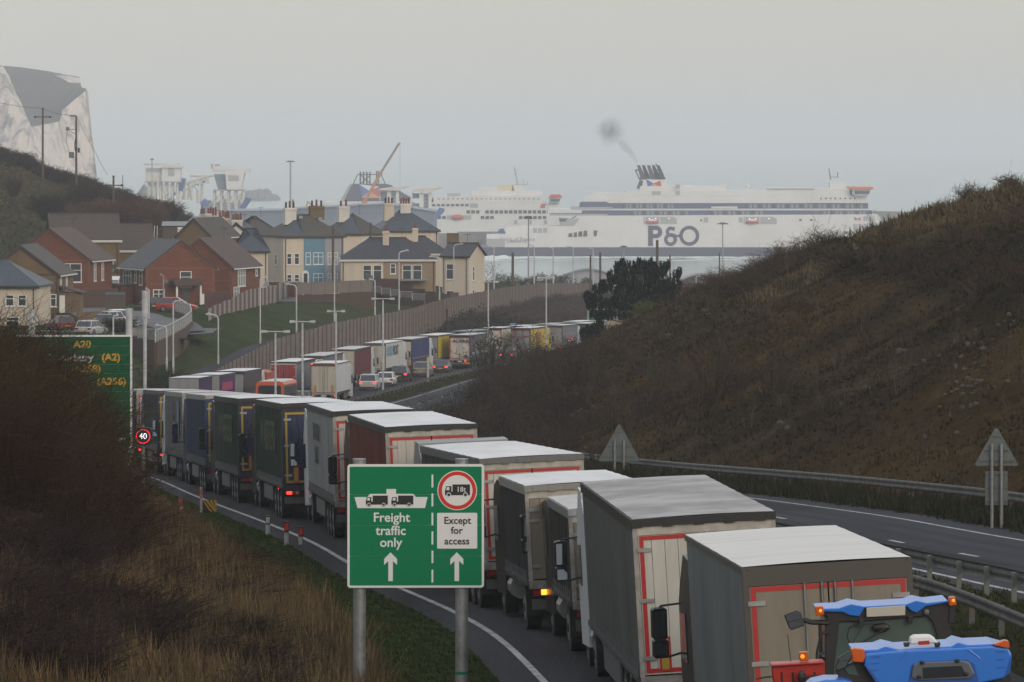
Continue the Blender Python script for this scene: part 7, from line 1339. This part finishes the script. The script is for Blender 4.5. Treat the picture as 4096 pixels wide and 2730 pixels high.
# near left verge: short green grass, then dry grass, then thicket
P, Yp, S = scatter(28000, 84, 250, -8.2, -3.0); k = inview(P); P, Yp, S = P[k], Yp[k], S[k]; n = len(P); gm = np.clip((-S - 5.0) / 1.8 + .5 * hnoise(P[:, 0], P[:, 1], 3, 8), 0, 1)[:, None]
veg('verge_grass', blades(P, .08 + .18 * gm[:, 0] * RNG.uniform(.5, 1.5, n), np.full(n, .035), (np.array((.046, .070, .020)) * (1 - gm) + np.array((.085, .062, .032)) * gm) * RNG.uniform(.7, 1.3, (n, 1)), 8, .9, 1.0), 'short green grass on the left verge')
P, Yp, S = scatter(30000, 82, 190, -30, -5.6, lambda a, s, x, y: np.clip(.15 + .9 * sst(.5 + .5 * hnoise(x, y, 5, 15)) + (a < 112) * .25, 0, 1)); k = inview(P); P = P[k]; n = len(P)
veg('dry_grass', blades(P, RNG.uniform(.35, .95, n), RNG.uniform(.02, .035, n), jit((.112, .079, .042), n, .45), 14, .75, .6), 'tall dry straw-coloured grass in the left foreground')
def bushset(name, label, spec, c, n1, n2, w0, colj=.35, arch=.2):
    P = []; R = []; H = []
    for (u, yp, ztop, r) in spec:
        X = U(u, yp); gz = float(groundz(X, yp)); P.append((X, yp, gz - .1)); R.append(r); H.append(max(.6, V(ztop, yp) - gz))
    return veg(name, twigs(np.array(P), np.array(R), np.array(H), jit(c, len(P), colj), n1, n2, w0, arch=arch), label)
# thicket silhouette: u, distance, top row, radius
sp = []
SIL = interp([(-150, 1165), (0, 1185), (60, 1175), (120, 1200), (200, 1235), (255, 1290), (300, 1350), (345, 1420), (380, 1510), (420, 1600), (450, 1690), (480, 1830), (520, 1930), (560, 2000), (640, 2040), (720, 2085)])
for yp in (150, 138, 126, 116):
    for u in np.arange(-130, 640, 52 if yp > 130 else 60):
        u2 = u + random.uniform(-20, 20); off = {150: 0, 138: 45, 126: 150, 116: 290}[yp]; sp.append((u2, yp + random.uniform(-4, 4), SIL(u2 + 22) + off + random.uniform(0, 60), random.uniform(1.0, 1.6)))
bushset('thicket', 'tall dark leafless thicket on the left hiding half of the big green sign', sp, (.030, .018, .013), 190, 4, .016, .35, .1)
sp2 = [(u + random.uniform(-25, 25), yp, SIL(u) + random.uniform(60, 260), random.uniform(.9, 1.4)) for yp in (146, 132, 121) for u in np.arange(-120, 520, 60)]
bushset('thicket_undergrowth', 'olive and brown stems inside the left thicket', sp2, (.034, .029, .012), 120, 4, .016, .4)
sp3 = [(u, yp, 2730 - (yp - 88) * 17 + random.uniform(-260, 0) - (900 - u) * .22, random.uniform(.9, 1.6)) for yp in (96, 101, 107, 113, 120) for u in np.arange(-80, 1000, 40) if (u < 520 + 7 * (120 - yp) or random.random() < .22) and not (330 < u < 760 and yp in (107, 113))]
sp3 = [(u + random.uniform(-30, 30), yp, max(float(z), SIL(min(u, 720)) + 200), r) for u, yp, z, r in sp3]
sp3 += [(u + random.uniform(-20, 20), yp, HOR + (EYE - float(groundz(U(u, yp), yp)) - random.uniform(.6, 1.2)) / yp * K, random.uniform(.8, 1.3)) for yp in (84, 87, 90, 94, 98) for u in np.arange(-80, 1150, 42) if random.random() < (.8 if u < 330 else .12)]
bushset('low_scrub', 'low dark purple-brown scrub across the left foreground', sp3, (.026, .018, .017), 110, 4, .014, .4)
sp4 = [(u + random.uniform(-30, 30), yp + random.uniform(-4, 4), z, random.uniform(1, 1.6)) for yp, us, z in ((150, range(560, 760, 40), 2060), (160, range(600, 700, 50), 2010), (142, range(600, 860, 50), 2140), (133, range(640, 1000, 50), 2220), (125, range(600, 1060, 50), 2300)) for u in us]
bushset('verge_scrub', 'reddish bare stems between the thicket and the road', sp4, (.044, .027, .019), 70, 3, .016, .4)
# ------------------------------------------------------------------ far left: hillside, ridge hedge, bushes
X_ = RNG.uniform(-100, -20, 15000); Y_ = RNG.uniform(690, 885, 15000); Z_ = groundz(X_, Y_); P = np.stack([X_, Y_, Z_], -1); u_ = 2048 + X_ / Y_ * K; k = (u_ > -50) & (u_ < 1000); P = P[k]; n = len(P); pm = sst(.5 + .5 * hnoise(P[:, 0], P[:, 1] * .5, 12, 3))[:, None]
veg('left_hill_grass', blades(P, RNG.uniform(.3, .8, n), np.full(n, .3), (np.array((.045, .052, .022)) * pm + np.array((.085, .066, .036)) * (1 - pm)) * RNG.uniform(.7, 1.3, (n, 1)), 5, .9, .8), 'rough green and straw grass on the left hillside')
hp = []; 
for u in np.arange(-30, 960, 7):
    for j in range(2): Y0 = 878 + random.uniform(-14, 8); X0 = U(u, Y0); hp.append((X0, Y0, float(groundz(X0, Y0)) - .1))
hp = np.array(hp); n = len(hp); veg('ridge_hedge', [twigs(hp, RNG.uniform(1, 2, n), RNG.uniform(1.6, 3.2, n), jit((.028, .022, .020), n, .3), 70, 3, .09), leaves(hp, RNG.uniform(1, 1.6, n), RNG.uniform(1, 2.0, n), jit((.022, .020, .016), n, .3), 60, .4)], 'dark hedge running down the ridge of the left hill')
def bush(label, u, v, Y0, r, h, c, kind='twig', n1=220, w_=.07, cat='bush', group='separate bushes', name='bush'):
    X0 = U(u, Y0); gz = float(groundz(X0, Y0)) if v is None else V(v, Y0); t = thing(name, label, cat, (X0, Y0, gz), 0, group); P = np.array([(0, 0, -.1)])
    MB().tube((0, 0, -.3), (0, 0, h * .4), .06 + .03 * h, .03, 6).build('stem', 'wood_dark', t)
    g_ = []
    if kind in ('twig', 'mix'): g_.append(twigs(P, np.array([r]), np.array([h]), jit(c, 1, .1), n1, 5, w_))
    if kind in ('leaf', 'mix'): g_.append(leaves(P + (0, 0, h * .3), np.array([r]), np.array([h * .68]), jit(c, 1, .1), int(n1 * 4), .05 * Y0 / 250))
    veg('crown', g_, None, None, t); return t
bush('rounded dark bush on the grass of the left hillside, upper left', 55, 785, 800, 1.6, 3.4, (.035, .024, .018)); bush('broad dark bush patch left of the wide brown roof', 200, 880, 760, 3.6, 4.4, (.022, .018, .017), 'mix', 300); bush('brown bare bush below the ridge poles', 330, 830, 780, 3.4, 4.2, (.030, .022, .018), 'mix', 300)
for i, (u, vb, r, h) in enumerate(((330, 900, 2.6, 3.6), (400, 905, 3.0, 4.2), (470, 912, 3.2, 4.6), (540, 915, 3.2, 5.0), (610, 925, 2.8, 4.4))): bush(('first', 'second', 'third', 'fourth', 'fifth')[i] + ' of the reddish bare trees behind the brown roofs, counted from the left', u, vb, 745, r, h, (.070, .042, .034), 'twig', 330, .07, 'tree', 'bare trees behind the brown roofs', 'bare_tree')
bush('grey-green bush rising left of the white chimney stacks', 680, 885, 770, 2.4, 3.6, (.03, .028, .02), 'mix'); bush('dark hedge clump by the conservatory', 440, 1110, 650, 1.5, 2.4, (.02, .03, .015), 'leaf'); bush('scrubby bush under the grey railings', 480, 1325, 480, 1.8, 1.5, (.03, .03, .018), 'mix')
for i, u in enumerate((700, 760, 820, 640)): bush('dark bush at the lower end of the footpath, ' + ('left of centre', 'centre', 'right end against the fence', 'leftmost')[i], u, None, 452 + 3 * i, 2.2, 2.6, (.022, .027, .015), 'mix', 260, .05, group='bushes at the end of the footpath')
for i, (u, Y0, r, h) in enumerate(((1945, 870, 3.4, 5.2), (2055, 930, 2.2, 3.0), (2120, 960, 2.0, 2.6), (2160, 965, 2.0, 3.4), (2222, 975, 2.2, 3.2), (2265, 980, 2.4, 3.0), (2350, 990, 1.6, 2.4), (2010, 900, 2.2, 3.0))): X0 = U(u, Y0); bush('dark rounded evergreen behind the distant fence, ' + ('beside the cream house', 'second', 'third', 'fourth, the tallest of the middle ones', 'fifth', 'sixth', 'last before the pine', 'between the cream house and the rest')[i], u, float(HOR + (EYE - (FZ(Y0) - 1.0)) / Y0 * K) , Y0, r, h, (.020, .027, .014), 'leaf', 220, .08, group='evergreens behind the distant fence')
# ivy and bushes on the bank between the far lorries and the fence
pts = []; 
for Yq in np.arange(615, 1000, 1.6):
    for j in range(3):
        f = random.random(); X0 = float(FX(Yq)) + 1 + f * (float(LANE(Yq)) - 7 - float(FX(Yq))); pts.append((X0, Yq, float(groundz(X0, Yq)) - .1))
pts = np.array(pts); pts = pts[pts[:, 0] > -40]; n = len(pts); nearf = RNG.uniform(0, 1, n)
k1 = (pts[:, 1] < 760) & (RNG.uniform(0, 1, n) < .6)
veg('bank_ivy', leaves(pts[k1], RNG.uniform(.8, 1.6, k1.sum()), RNG.uniform(1.0, 2.6, k1.sum()), jit((.022, .028, .016), k1.sum(), .3), 130, .3), 'dark ivy and evergreen scrub climbing the concrete fence'); veg('bank_scrub', twigs(pts[~k1], RNG.uniform(.8, 1.8, (~k1).sum()), RNG.uniform(.9, 2.2, (~k1).sum()), jit((.050, .036, .032), (~k1).sum(), .3), 50, 3, .07), 'brown bare scrub on the bank above the far lorries')
# bushes and trees on the crest of the right-hand hill
for i, (u, vt, Y0, r, c, kd, nm) in enumerate(((2880, 1060, 520, 1.6, (.05, .04, .03), 'twig', 'sparse bare bush on the right crest, closest to the pine'), (2950, 1070, 515, 1.5, (.05, .04, .03), 'twig', 'thin bare bush second along the right crest'), (3085, 985, 500, 2.6, (.030, .022, .02), 'mix', 'dense dark rounded bush on the right crest'), (3220, 1005, 480, 2.0, (.035, .025, .02), 'twig', 'low bare bush between the dark bush and the tall green one'), (3330, 925, 460, 2.1, (.032, .036, .018), 'mix', 'tall green-brown bush on the right crest, below the ship bow'), (3285, 890, 462, 1.6, (.04, .03, .025), 'twig', 'tall whippy bare stems beside the green-brown bush'), (3460, 950, 430, 1.5, (.05, .035, .025), 'twig', 'small bare bush higher up the right crest'), (3890, 725, 330, 1.2, (.03, .022, .018), 'mix', 'dark bush near the top of the right crest'), (3780, 790, 345, .9, (.05, .04, .03), 'twig', 'low bush before the top of the right crest'), (4040, 690, 305, .9, (.05, .04, .03), 'twig', 'wispy bush at the right edge of the crest'))):
    Yb = Y0; gz = max(float(groundz(U(u, y), y)) * 1.0 - 0 for y in (Y0,)); h = max(1.2, V(vt, Y0) - gz); bush(nm, u, float(HOR + (EYE - gz) / Y0 * K), Y0, r, h, c, kd, 300, .04, group='bushes on the crest of the right hill')
P, Yp, S = scatter(9000, 280, 620, 34, 66, lambda a, s, x, y: .9 * np.ones_like(a)); k = inview(P); P = P[k]; n = len(P); cz = zones(2048 + P[:, 0] / P[:, 1] * K, HOR + (EYE - P[:, 2]) / P[:, 1] * K, P[:, 0], P[:, 1])[1]; P = P[cz > .3]; n = len(P); veg('crest_grass', blades(P, RNG.uniform(.3, .9, n), np.full(n, .07), jit((.11, .078, .038), n, .4), 6, .6, .6), 'straw-coloured tall grass along the crest of the right hill')
P, Yp, S = scatter(60000, 330, 560, 26, 60); u_ = 2048 + P[:, 0] / P[:, 1] * K; v_ = HOR + (EYE - P[:, 2]) / P[:, 1] * K; e_ = v_ - (1240 - (u_ - 2990) * .46); k = (u_ > 2960) & (u_ < 3330) & (np.abs(e_) < 42 + 14 * np.sin(u_ * .05)); P = P[k]; n = len(P); veg('straw_patch', blades(P, RNG.uniform(.4, .9, n), np.full(n, .08), jit((.15, .105, .052), n, .3), 6, .7, .6), 'bright straw patch on the upper right slope')
def bare_tree(label, u, vb, vt, Y0, c=(.05, .045, .04), n1=26, group='leafless saplings by the opposite carriageway'):
    X0 = U(u, Y0); gz = float(groundz(X0, Y0)); h = V(vt, Y0) - gz; t = thing('sapling', label, 'tree', (X0, Y0, gz), 0, group); MB().path([(0, 0, -.2), (.1, 0, h * .3), (-.05, 0, h * .6)], .05 * h / 4, 6).build('trunk', 'wood_dark', t)
    veg('branches', twigs(np.array([(0, 0, 0.)]), np.array([h * .42]), np.array([h]), np.array([c]), n1, 7, .035 * h / 5 + .02, .9), None, None, t)
bare_tree('bare multi-stemmed tree in front of the cream-doored lorry', 1965, 1640, 1290, 415, n1=60); bare_tree('bare tree in front of the yellow lorry', 2110, 1500, 1300, 470, n1=40); bare_tree('small bare sapling left of the multi-stemmed tree', 1720, 1690, 1550, 330, n1=30); bare_tree('thin bare sapling on the near slope left of the marker post', 3510, 2030, 1800, 190, (.03, .025, .02), 16); bare_tree('low bare sapling at the bottom left of the cutting', 2040, 1600, 1440, 380, n1=40)
# ------------------------------------------------------------------ the dark pine
def pine():
    Y0 = 455.0; bx, bz = U(2560, Y0), V(1440, Y0); t = thing('pine_tree', 'dark spreading pine standing at the end of the cutting before the water', 'tree', (bx, Y0, bz)); s = Y0 / K
    X = lambda u: (u - 2560) * s
    Z = lambda v: (1440 - v) * s
    MB().path([(X(2560), 0, -1.5), (X(2552), 0, Z(1380)), (X(2540), .3, Z(1300)), (X(2520), .2, Z(1200)), (X(2530), 0, Z(1120))], .16, 8).build('trunk', 'wood_dark', t)
    cl = []
    blobs = [(2480, 1075, 30, 24), (2520, 1085, 40, 34), (2575, 1080, 40, 30), (2600, 1085, 36, 34), (2650, 1085, 30, 30), (2545, 1130, 90, 46), (2460, 1115, 36, 34), (2630, 1135, 60, 40), (2700, 1115, 22, 26), (2718, 1098, 12, 18), (2440, 1150, 52, 24), (2400, 1165, 38, 18), (2520, 1180, 80, 36), (2620, 1190, 70, 30), (2690, 1170, 40, 26), (2350, 1195, 22, 20), (2380, 1210, 40, 26), (2365, 1228, 26, 18), (2450, 1225, 60, 28), (2540, 1235, 60, 22), (2390, 1262, 36, 20), (2430, 1268, 40, 18), (2640, 1225, 40, 14), (2660, 1155, 40, 30), (2560, 1060, 14, 20), (2606, 1062, 12, 18), (2490, 1058, 10, 16), (2672, 1068, 10, 16), (2715, 1150, 16, 18), (2400, 1300, 20, 18), (2370, 1330, 34, 26), (2345, 1345, 30, 30), (2360, 1370, 24, 20), (2400, 1330, 34, 22), (2500, 1275, 34, 14)]
    bl = []
    for (u, v, ru, rv) in blobs:
        q = MB().tube((X(2535), 0, Z(min(v + 60, 1300))), (X(u), random.uniform(-.6, .6), Z(v + rv * .3)), .05, .02, 5); bl.append(q)
        ru *= .88; rv *= .9; k = int(ru * rv / 12) + 7
        for _ in range(k):
            a = random.uniform(0, 6.283); r = math.sqrt(random.random()); cl.append((X(u) + ru * s * r * math.cos(a), random.uniform(-1, 1) * ru * s * 1.0, Z(v) + rv * s * r * math.sin(a)))
    b = MB()
    for q in bl:
        o = len(b.v); b.v += q.v; b.f += [tuple(i + o for i in f) for f in q.f]; b.mi += q.mi
    b.build('branches', 'wood_dark', t)
    cl = np.array(cl); n = len(cl); nb = 22; C_ = np.repeat(cl, nb, 0); m = n * nb; up = RNG.uniform(-.06, .34, m); a = RNG.uniform(0, 6.283, m); lr = RNG.uniform(.10, .24, m)
    base = C_ + np.stack([0 * a, 0 * a, up], -1); d = np.stack([np.cos(a) * lr, np.sin(a) * lr, RNG.uniform(.06, .26, m)], -1); sd = np.stack([-np.sin(a), np.cos(a), 0 * a], -1) * .045
    co = np.stack([base - sd, base + sd, base + d], 1).reshape(-1, 3); col = np.repeat(np.repeat(jit((.011, .024, .013), n, .4), nb, 0) * RNG.uniform(.6, 1.4, (m, 1)), 3, 0)
    veg('needles', (co, np.arange(m * 3).reshape(-1, 3), col), None, None, t)
pine()
bush('yellow-green bush at the foot of the pine', 2590, None, 450, 1.4, 1.6, (.06, .065, .015), 'mix'); bush('dark brown scrub right of the pine trunk', 2700, None, 470, 2.0, 2.4, (.03, .022, .018), 'twig')
mm('hatch_blue', (.010, .075, .32), .4); mm('bulb_amber', (.8, .25, .01), .3, emit=(1, .33, .03), es=.9)
# ------------------------------------------------------------------ low loader with two blue tractors, red implement
mm('tractor_blue', (.018, .15, .56), .22, spec=.7); mm('tractor_red', (.45, .022, .012), .35, col2=(.28, .02, .012), scale=4); mm('tractor_black', (.012, .012, .013), .5); mm('beacon', (.50, .09, .008), .25); mm('cab_glass', (.075, .105, .095), .06, spec=.7); mm('hatch_glass', (.10, .11, .13), .12, spec=.7); mm('plate_pale', (.42, .40, .33), .5)
def lowloader():
    t = thing('low_loader', 'low loader trailer carrying the blue tractors at the lower right', 'lorry', group='lorries queueing down the road'); place(t, 56.0, .25)
    B(-1.27, 1.27, 0, 13, .75, .95).build('deck', 'chassis', t)
    for y in (1.6, 2.9, 4.2):
        for sg in (-1, 1): ob('wheel', wheel_mesh(.42, .3), t, (sg * 1.05, y, .42))
    for sg in (-1, 1): B(sg * .95 - .25, sg * .95 + .25, -.1, -.01, .4, .95).build('rear_ramp', 'chassis', t)
lowloader()
class Tr:
    def __init__(s, name, label, cat, a, Y0, low, group=None):
        s.Y = Y0; s.x0 = U(3040 + a * .785, Y0); s.z0 = low; s.t = thing(name, label, cat, (s.x0, Y0, low), 0, group)
    def p(s, a, b): return (U(3040 + a * .785, s.Y) - s.x0, V(2280 + b * .785, s.Y) - s.z0)
    def poly(s, name, pts, d0, d1, m, par=None, bev=.008):
        P = [s.p(a, b) for a, b in pts]; ar = sum(P[k][0] * P[(k + 1) % len(P)][1] - P[(k + 1) % len(P)][0] * P[k][1] for k in range(len(P)))
        o = MB().prism(P if ar < 0 else P[::-1], d0, d1, 'y').build(name, m, par or s.t)
        if bev: q = o.modifiers.new('edge', 'BEVEL'); q.width = bev; q.segments = 2
        return o
    def rod(s, name, pts, r, m, d=-.03, par=None): return MB().path([(s.p(a, b)[0], d, s.p(a, b)[1]) for a, b in pts], r, 7).build(name, m, par or s.t)
def rear_body(T, w_):
    H = 2.95; t = T.t
    B(-w_ * .9, w_ * .9, .1, 1.8, .9, H - 1.6).build('cab_base', 'tractor_black', t)
    for sg in (-1, 1):
        MB().tube((sg * w_ * .8, 1.5, H - .25), (sg * w_ * .88, 1.6, H - 1.6), .05, n=6).build('pillar', 'tractor_black', t); B(min(sg * w_ * .84, sg * w_ * .86), max(sg * w_ * .84, sg * w_ * .86), .2, 1.5, H - 1.55, H - .35).build('side_window', 'cab_glass', t)
        MB().prism([(-.5, .7), (-.4, 1.15), (0, 1.35), (.8, 1.35), (1.1, 1.1), (1.1, .9)], min(sg * w_ * .8, sg * w_ * 1.2), max(sg * w_ * .8, sg * w_ * 1.2), 'x').build('fender', 'tractor_blue', t)
        ob('wheel', wheel_mesh(.7, .45), t, (sg * w_ * 1.02, .3, .7)); ob('wheel', wheel_mesh(.55, .35), t, (sg * w_ * .95, 3.0, .55))
    MB().prism([(1.9, .9), (1.9, 1.6), (3.6, 1.4), (3.8, .9)], -.4, .4, 'x').build('bonnet', 'tractor_blue', t)
def tractor_far():
    Y0 = 65.0; T = Tr('tractor', 'blue tractor with white panel and black cab, behind the nearer one on the low loader', 'tractor', 645, Y0, V(2390, Y0) - 2.95, 'blue tractors on the low loader')
    T.poly('roof', [(288, 198), (330, 195), (400, 193), (462, 172), (530, 184), (745, 172), (795, 154), (850, 166), (957, 154), (957, 163), (900, 174), (842, 184), (800, 216), (772, 209), (746, 184), (530, 193), (505, 235), (458, 230), (420, 213), (330, 211), (288, 208)], -.05, .78, 'tractor_blue', bev=.014)
    T.poly('cab_frame', [(335, 208), (530, 190), (760, 180), (960, 166), (986, 215), (875, 232), (780, 240), (515, 262), (400, 262), (345, 258)], .0, .18, 'tractor_black')
    T.poly('number_panel', [(540, 190), (740, 178), (738, 229), (542, 238)], -.06, -.02, 'plate_pale')
    T.poly('cab_frame', [(335, 250), (400, 256), (404, 262), (386, 430), (374, 600), (328, 600)], .0, .16, 'tractor_black'); T.poly('cab_frame', [(848, 232), (986, 214), (990, 235), (962, 352), (940, 600), (905, 600), (905, 340), (880, 262)], .0, .16, 'tractor_black')
    T.poly('window', [(400, 262), (515, 262), (780, 240), (848, 234), (880, 264), (905, 342), (905, 600), (374, 600), (386, 430)], .05, .07, 'cab_glass', bev=0)
    T.rod('wiper', [(508, 378), (575, 335), (648, 292)], .010, 'tractor_black'); T.rod('hose', [(462, 392), (443, 340), (452, 295), (478, 280), (640, 268)], .008, 'tractor_black'); T.rod('hose', [(472, 370), (520, 290)], .005, 'tractor_black')
    q = T.p(616, 293); MB().ball((q[0], .0, q[1]), .12, .03, .06, 12, 6).build('interior_mirror', 'tractor_black', T.t)
    for a, b in ((516, 268), (765, 255)): T.poly('hinge', [(a - 14, b - 22), (a + 14, b - 22), (a + 10, b + 18), (a - 10, b + 18)], -.04, .0, 'tractor_black')
    T.poly('dashboard', [(560, 372), (640, 360), (720, 368), (740, 600), (540, 600)], .30, .6, 'tractor_black')
    q = T.p(848, 214); MB().ball((q[0], -.03, q[1]), .04, .03, .04, 8, 5).build('work_lamp', 'sign_back', T.t)
    for pts, c in (([(280, 184), (320, 181), (326, 226), (284, 230)], (306, 204)), ([(958, 136), (992, 133), (1000, 176), (962, 182)], (982, 152))):
        k = T.poly('beacon', pts, -.09, .03, 'beacon', bev=.012); q = T.p(*c); MB().ball((q[0], -.092, q[1]), .022, .012, .022, 8, 5).build('bulb', 'bulb_amber', k)
    T.poly('lamp_bracket', [(965, 182), (1000, 178), (998, 205), (990, 270), (960, 275)], -.02, .06, 'tractor_black')
    m_ = T.poly('mirror', [(120, 226), (186, 201), (207, 213), (224, 280), (160, 303), (147, 295)], -.10, -.03, 'tractor_black', bev=.012)
    for pts in ([(127, 229), (185, 207), (203, 217), (209, 244), (139, 258)], [(140, 262), (210, 248), (218, 277), (163, 296), (151, 290)]): T.poly('mirror_glass', pts, -.108, -.102, 'mirror', m_, bev=0)
    T.rod('mirror_arm', [(218, 252), (262, 266), (350, 268)], .035, 'tractor_black', .0); T.rod('mirror_stay', [(303, 280), (305, 350), (291, 410), (286, 470), (287, 545)], .018, 'tractor_black'); T.rod('mirror_stay', [(305, 322), (350, 318)], .018, 'tractor_black')
    q = T.p(316, 440); MB().ball((q[0], -.03, q[1]), .05, .05, .055, 8, 6).build('work_lamp', 'tractor_black', T.t)
    rear_body(T, .88)
tractor_far()
def tractor_near():
    Y0 = 58.6; T = Tr('tractor', 'nearest blue tractor roof with grey roof window and white receiver', 'tractor', 880, Y0, V(2580, Y0) - 2.95, 'blue tractors on the low loader')
    T.poly('roof', [(474, 410), (600, 404), (640, 388), (705, 404), (975, 388), (1008, 368), (1062, 382), (1190, 376), (1262, 396), (1266, 410), (530, 424), (474, 420)], -.02, .85, 'tractor_blue', bev=.016)
    f = T.poly('roof_visor', [(528, 422), (740, 404), (985, 394), (1180, 384), (1262, 396), (1280, 430), (1270, 522), (1236, 548), (1120, 572), (1080, 640), (640, 640), (585, 572), (527, 470)], -.12, -.03, 'tractor_blue', bev=.022)
    T.poly('visor_side', [(530, 470), (560, 500), (604, 560), (590, 572), (527, 480)], -.132, -.121, 'hatch_blue', f, bev=.004); T.poly('visor_side', [(1262, 470), (1272, 440), (1266, 520), (1245, 535)], -.132, -.121, 'hatch_blue', f, bev=.003)
    T.poly('hatch_surround', [(768, 478), (810, 460), (1050, 448), (1090, 470), (1112, 572), (1120, 640), (742, 640), (752, 572)], -.13, -.121, 'hatch_blue', f, bev=.006)
    h = T.poly('roof_hatch', [(776, 476), (800, 464), (1030, 454), (1062, 466), (1088, 522), (1066, 546), (800, 556), (766, 540)], -.16, -.131, 'hatch_glass', f, bev=.012); T.poly('hatch_window', [(822, 490), (1020, 480), (1046, 534), (826, 546)], -.166, -.161, 'glass_dark', h, bev=0)
    for a, b in ((820, 464), (998, 455), (806, 537), (1044, 522)): q = T.p(a, b); MB().ball((q[0], -.175, q[1]), .03, .02, .024, 8, 5).build('hatch_knob', 'tractor_black', h)
    for k in range(3): T.rod('vent_slot', [(560, 438 + k * 34), (612 - k * 8, 436 + k * 34)], .005, 'hatch_blue', -.122, f); T.rod('vent_slot', [(1200, 412 + k * 40), (1240, 410 + k * 40)], .005, 'hatch_blue', -.122, f)
    T.poly('visor_rib', [(706, 446), (738, 406), (748, 410), (716, 444)], -.128, -.119, 'tractor_blue', f, bev=.004); T.poly('visor_rib', [(1045, 398), (1060, 398), (1125, 448), (1112, 446)], -.128, -.119, 'tractor_blue', f, bev=.004)
    g_ = T.poly('gps_receiver', [(768, 346), (790, 336), (870, 334), (890, 348), (908, 372), (764, 380)], -.02, .22, 'sign_white', bev=.02); T.poly('receiver_label', [(806, 362), (862, 358), (864, 378), (808, 382)], -.03, -.021, 'tape_red', g_, bev=0)
    for a in (748, 905): T.poly('receiver_bracket', [(a - 16, 372), (a + 14, 368), (a + 12, 388), (a - 12, 392)], -.04, .1, 'tractor_black')
    for pts, c in (([(460, 398), (478, 392), (528, 398), (532, 440), (520, 466), (466, 462)], None), ([(1186, 372), (1216, 362), (1240, 352), (1262, 356), (1268, 392), (1232, 388), (1190, 380)], None)): T.poly('beacon', pts, -.14, .0, 'beacon', bev=.012)
    m_ = T.poly('mirror', [(374, 486), (392, 440), (450, 404), (466, 430), (432, 492), (384, 505)], -.2, -.14, 'tractor_black', bev=.01)
    for pts in ([(394, 446), (448, 411), (458, 430), (446, 446), (400, 460)], [(380, 484), (396, 462), (444, 450), (428, 486), (388, 499)]): T.poly('mirror_glass', pts, -.207, -.202, 'mirror', m_, bev=0)
    T.poly('side_pillar', [(380, 508), (470, 470), (528, 470), (600, 572), (620, 640), (400, 640), (400, 540)], .0, .12, 'tractor_black'); T.poly('window', [(430, 500), (476, 480), (506, 540), (450, 530)], -.012, -.002, 'cab_glass')
    T.poly('fender', [(235, 585), (262, 562), (330, 546), (420, 546), (470, 560), (500, 640), (235, 640)], -.3, .3, 'tractor_blue', bev=.03)
    T.poly('lower_frame', [(1120, 574), (1236, 550), (1272, 524), (1282, 545), (1270, 572), (1200, 640), (1100, 640)], -.05, .2, 'tractor_black'); rear_body(T, .93)
tractor_near()
def implement():
    Y0 = 63.6; T = Tr('red_implement', 'red farm implement frame with orange lamp left of the tractors', 'implement', 190, Y0, V(2800, Y0) - .6)
    f = T.poly('frame', [(60, 480), (325, 464), (330, 470), (332, 640), (78, 640)], 0, .3, 'tractor_red', bev=.012); T.poly('top_lip', [(56, 482), (326, 466), (326, 474), (58, 492)], -.05, .35, 'tractor_red', f)
    for k in range(4): T.rod('slot', [(110 + k * 56, 520), (116 + k * 56, 600)], .012, 'tractor_black', -.004, f)
    l = T.poly('lamp', [(198, 418), (244, 415), (248, 464), (202, 466)], -.02, .08, 'beacon', bev=.01); q = T.p(216, 440); MB().ball((q[0], -.025, q[1]), .028, .015, .028, 8, 5).build('bulb', 'bulb_amber', l)
    T.rod('aerial', [(160, 470), (142, 332)], .005, 'tractor_black', .1); q = T.p(209, 541); MB().ball((q[0], -.12, q[1]), .05, .05, .095, 10, 6).build('knob', 'tractor_black', T.t); T.rod('rod', [(209, 541), (330, 537)], .022, 'tractor_black', -.1); T.rod('rod', [(-20, 552), (20, 545), (62, 540)], .012, 'tractor_black', -.05)
    B(-.5, .5, .05, .25, -.9, .3).build('base', 'tractor_red', T.t)
implement()
# short pale bollard by the outer lane
X, Y, Z = road(545, 6.9); t = thing('bollard', 'short pale yellow-topped bollard beside the beige car', 'bollard', (float(X), float(Y), float(Z)), 0); MB().tube((0, 0, -.1), (0, 0, 1.9), .13, n=8).build('post', 'pole_white', t); MB().tube((0, 0, 1.9), (0, 0, 2.7), .13, n=8).build('top', mm('pale_yellow', (.45, .42, .15), .5), t)
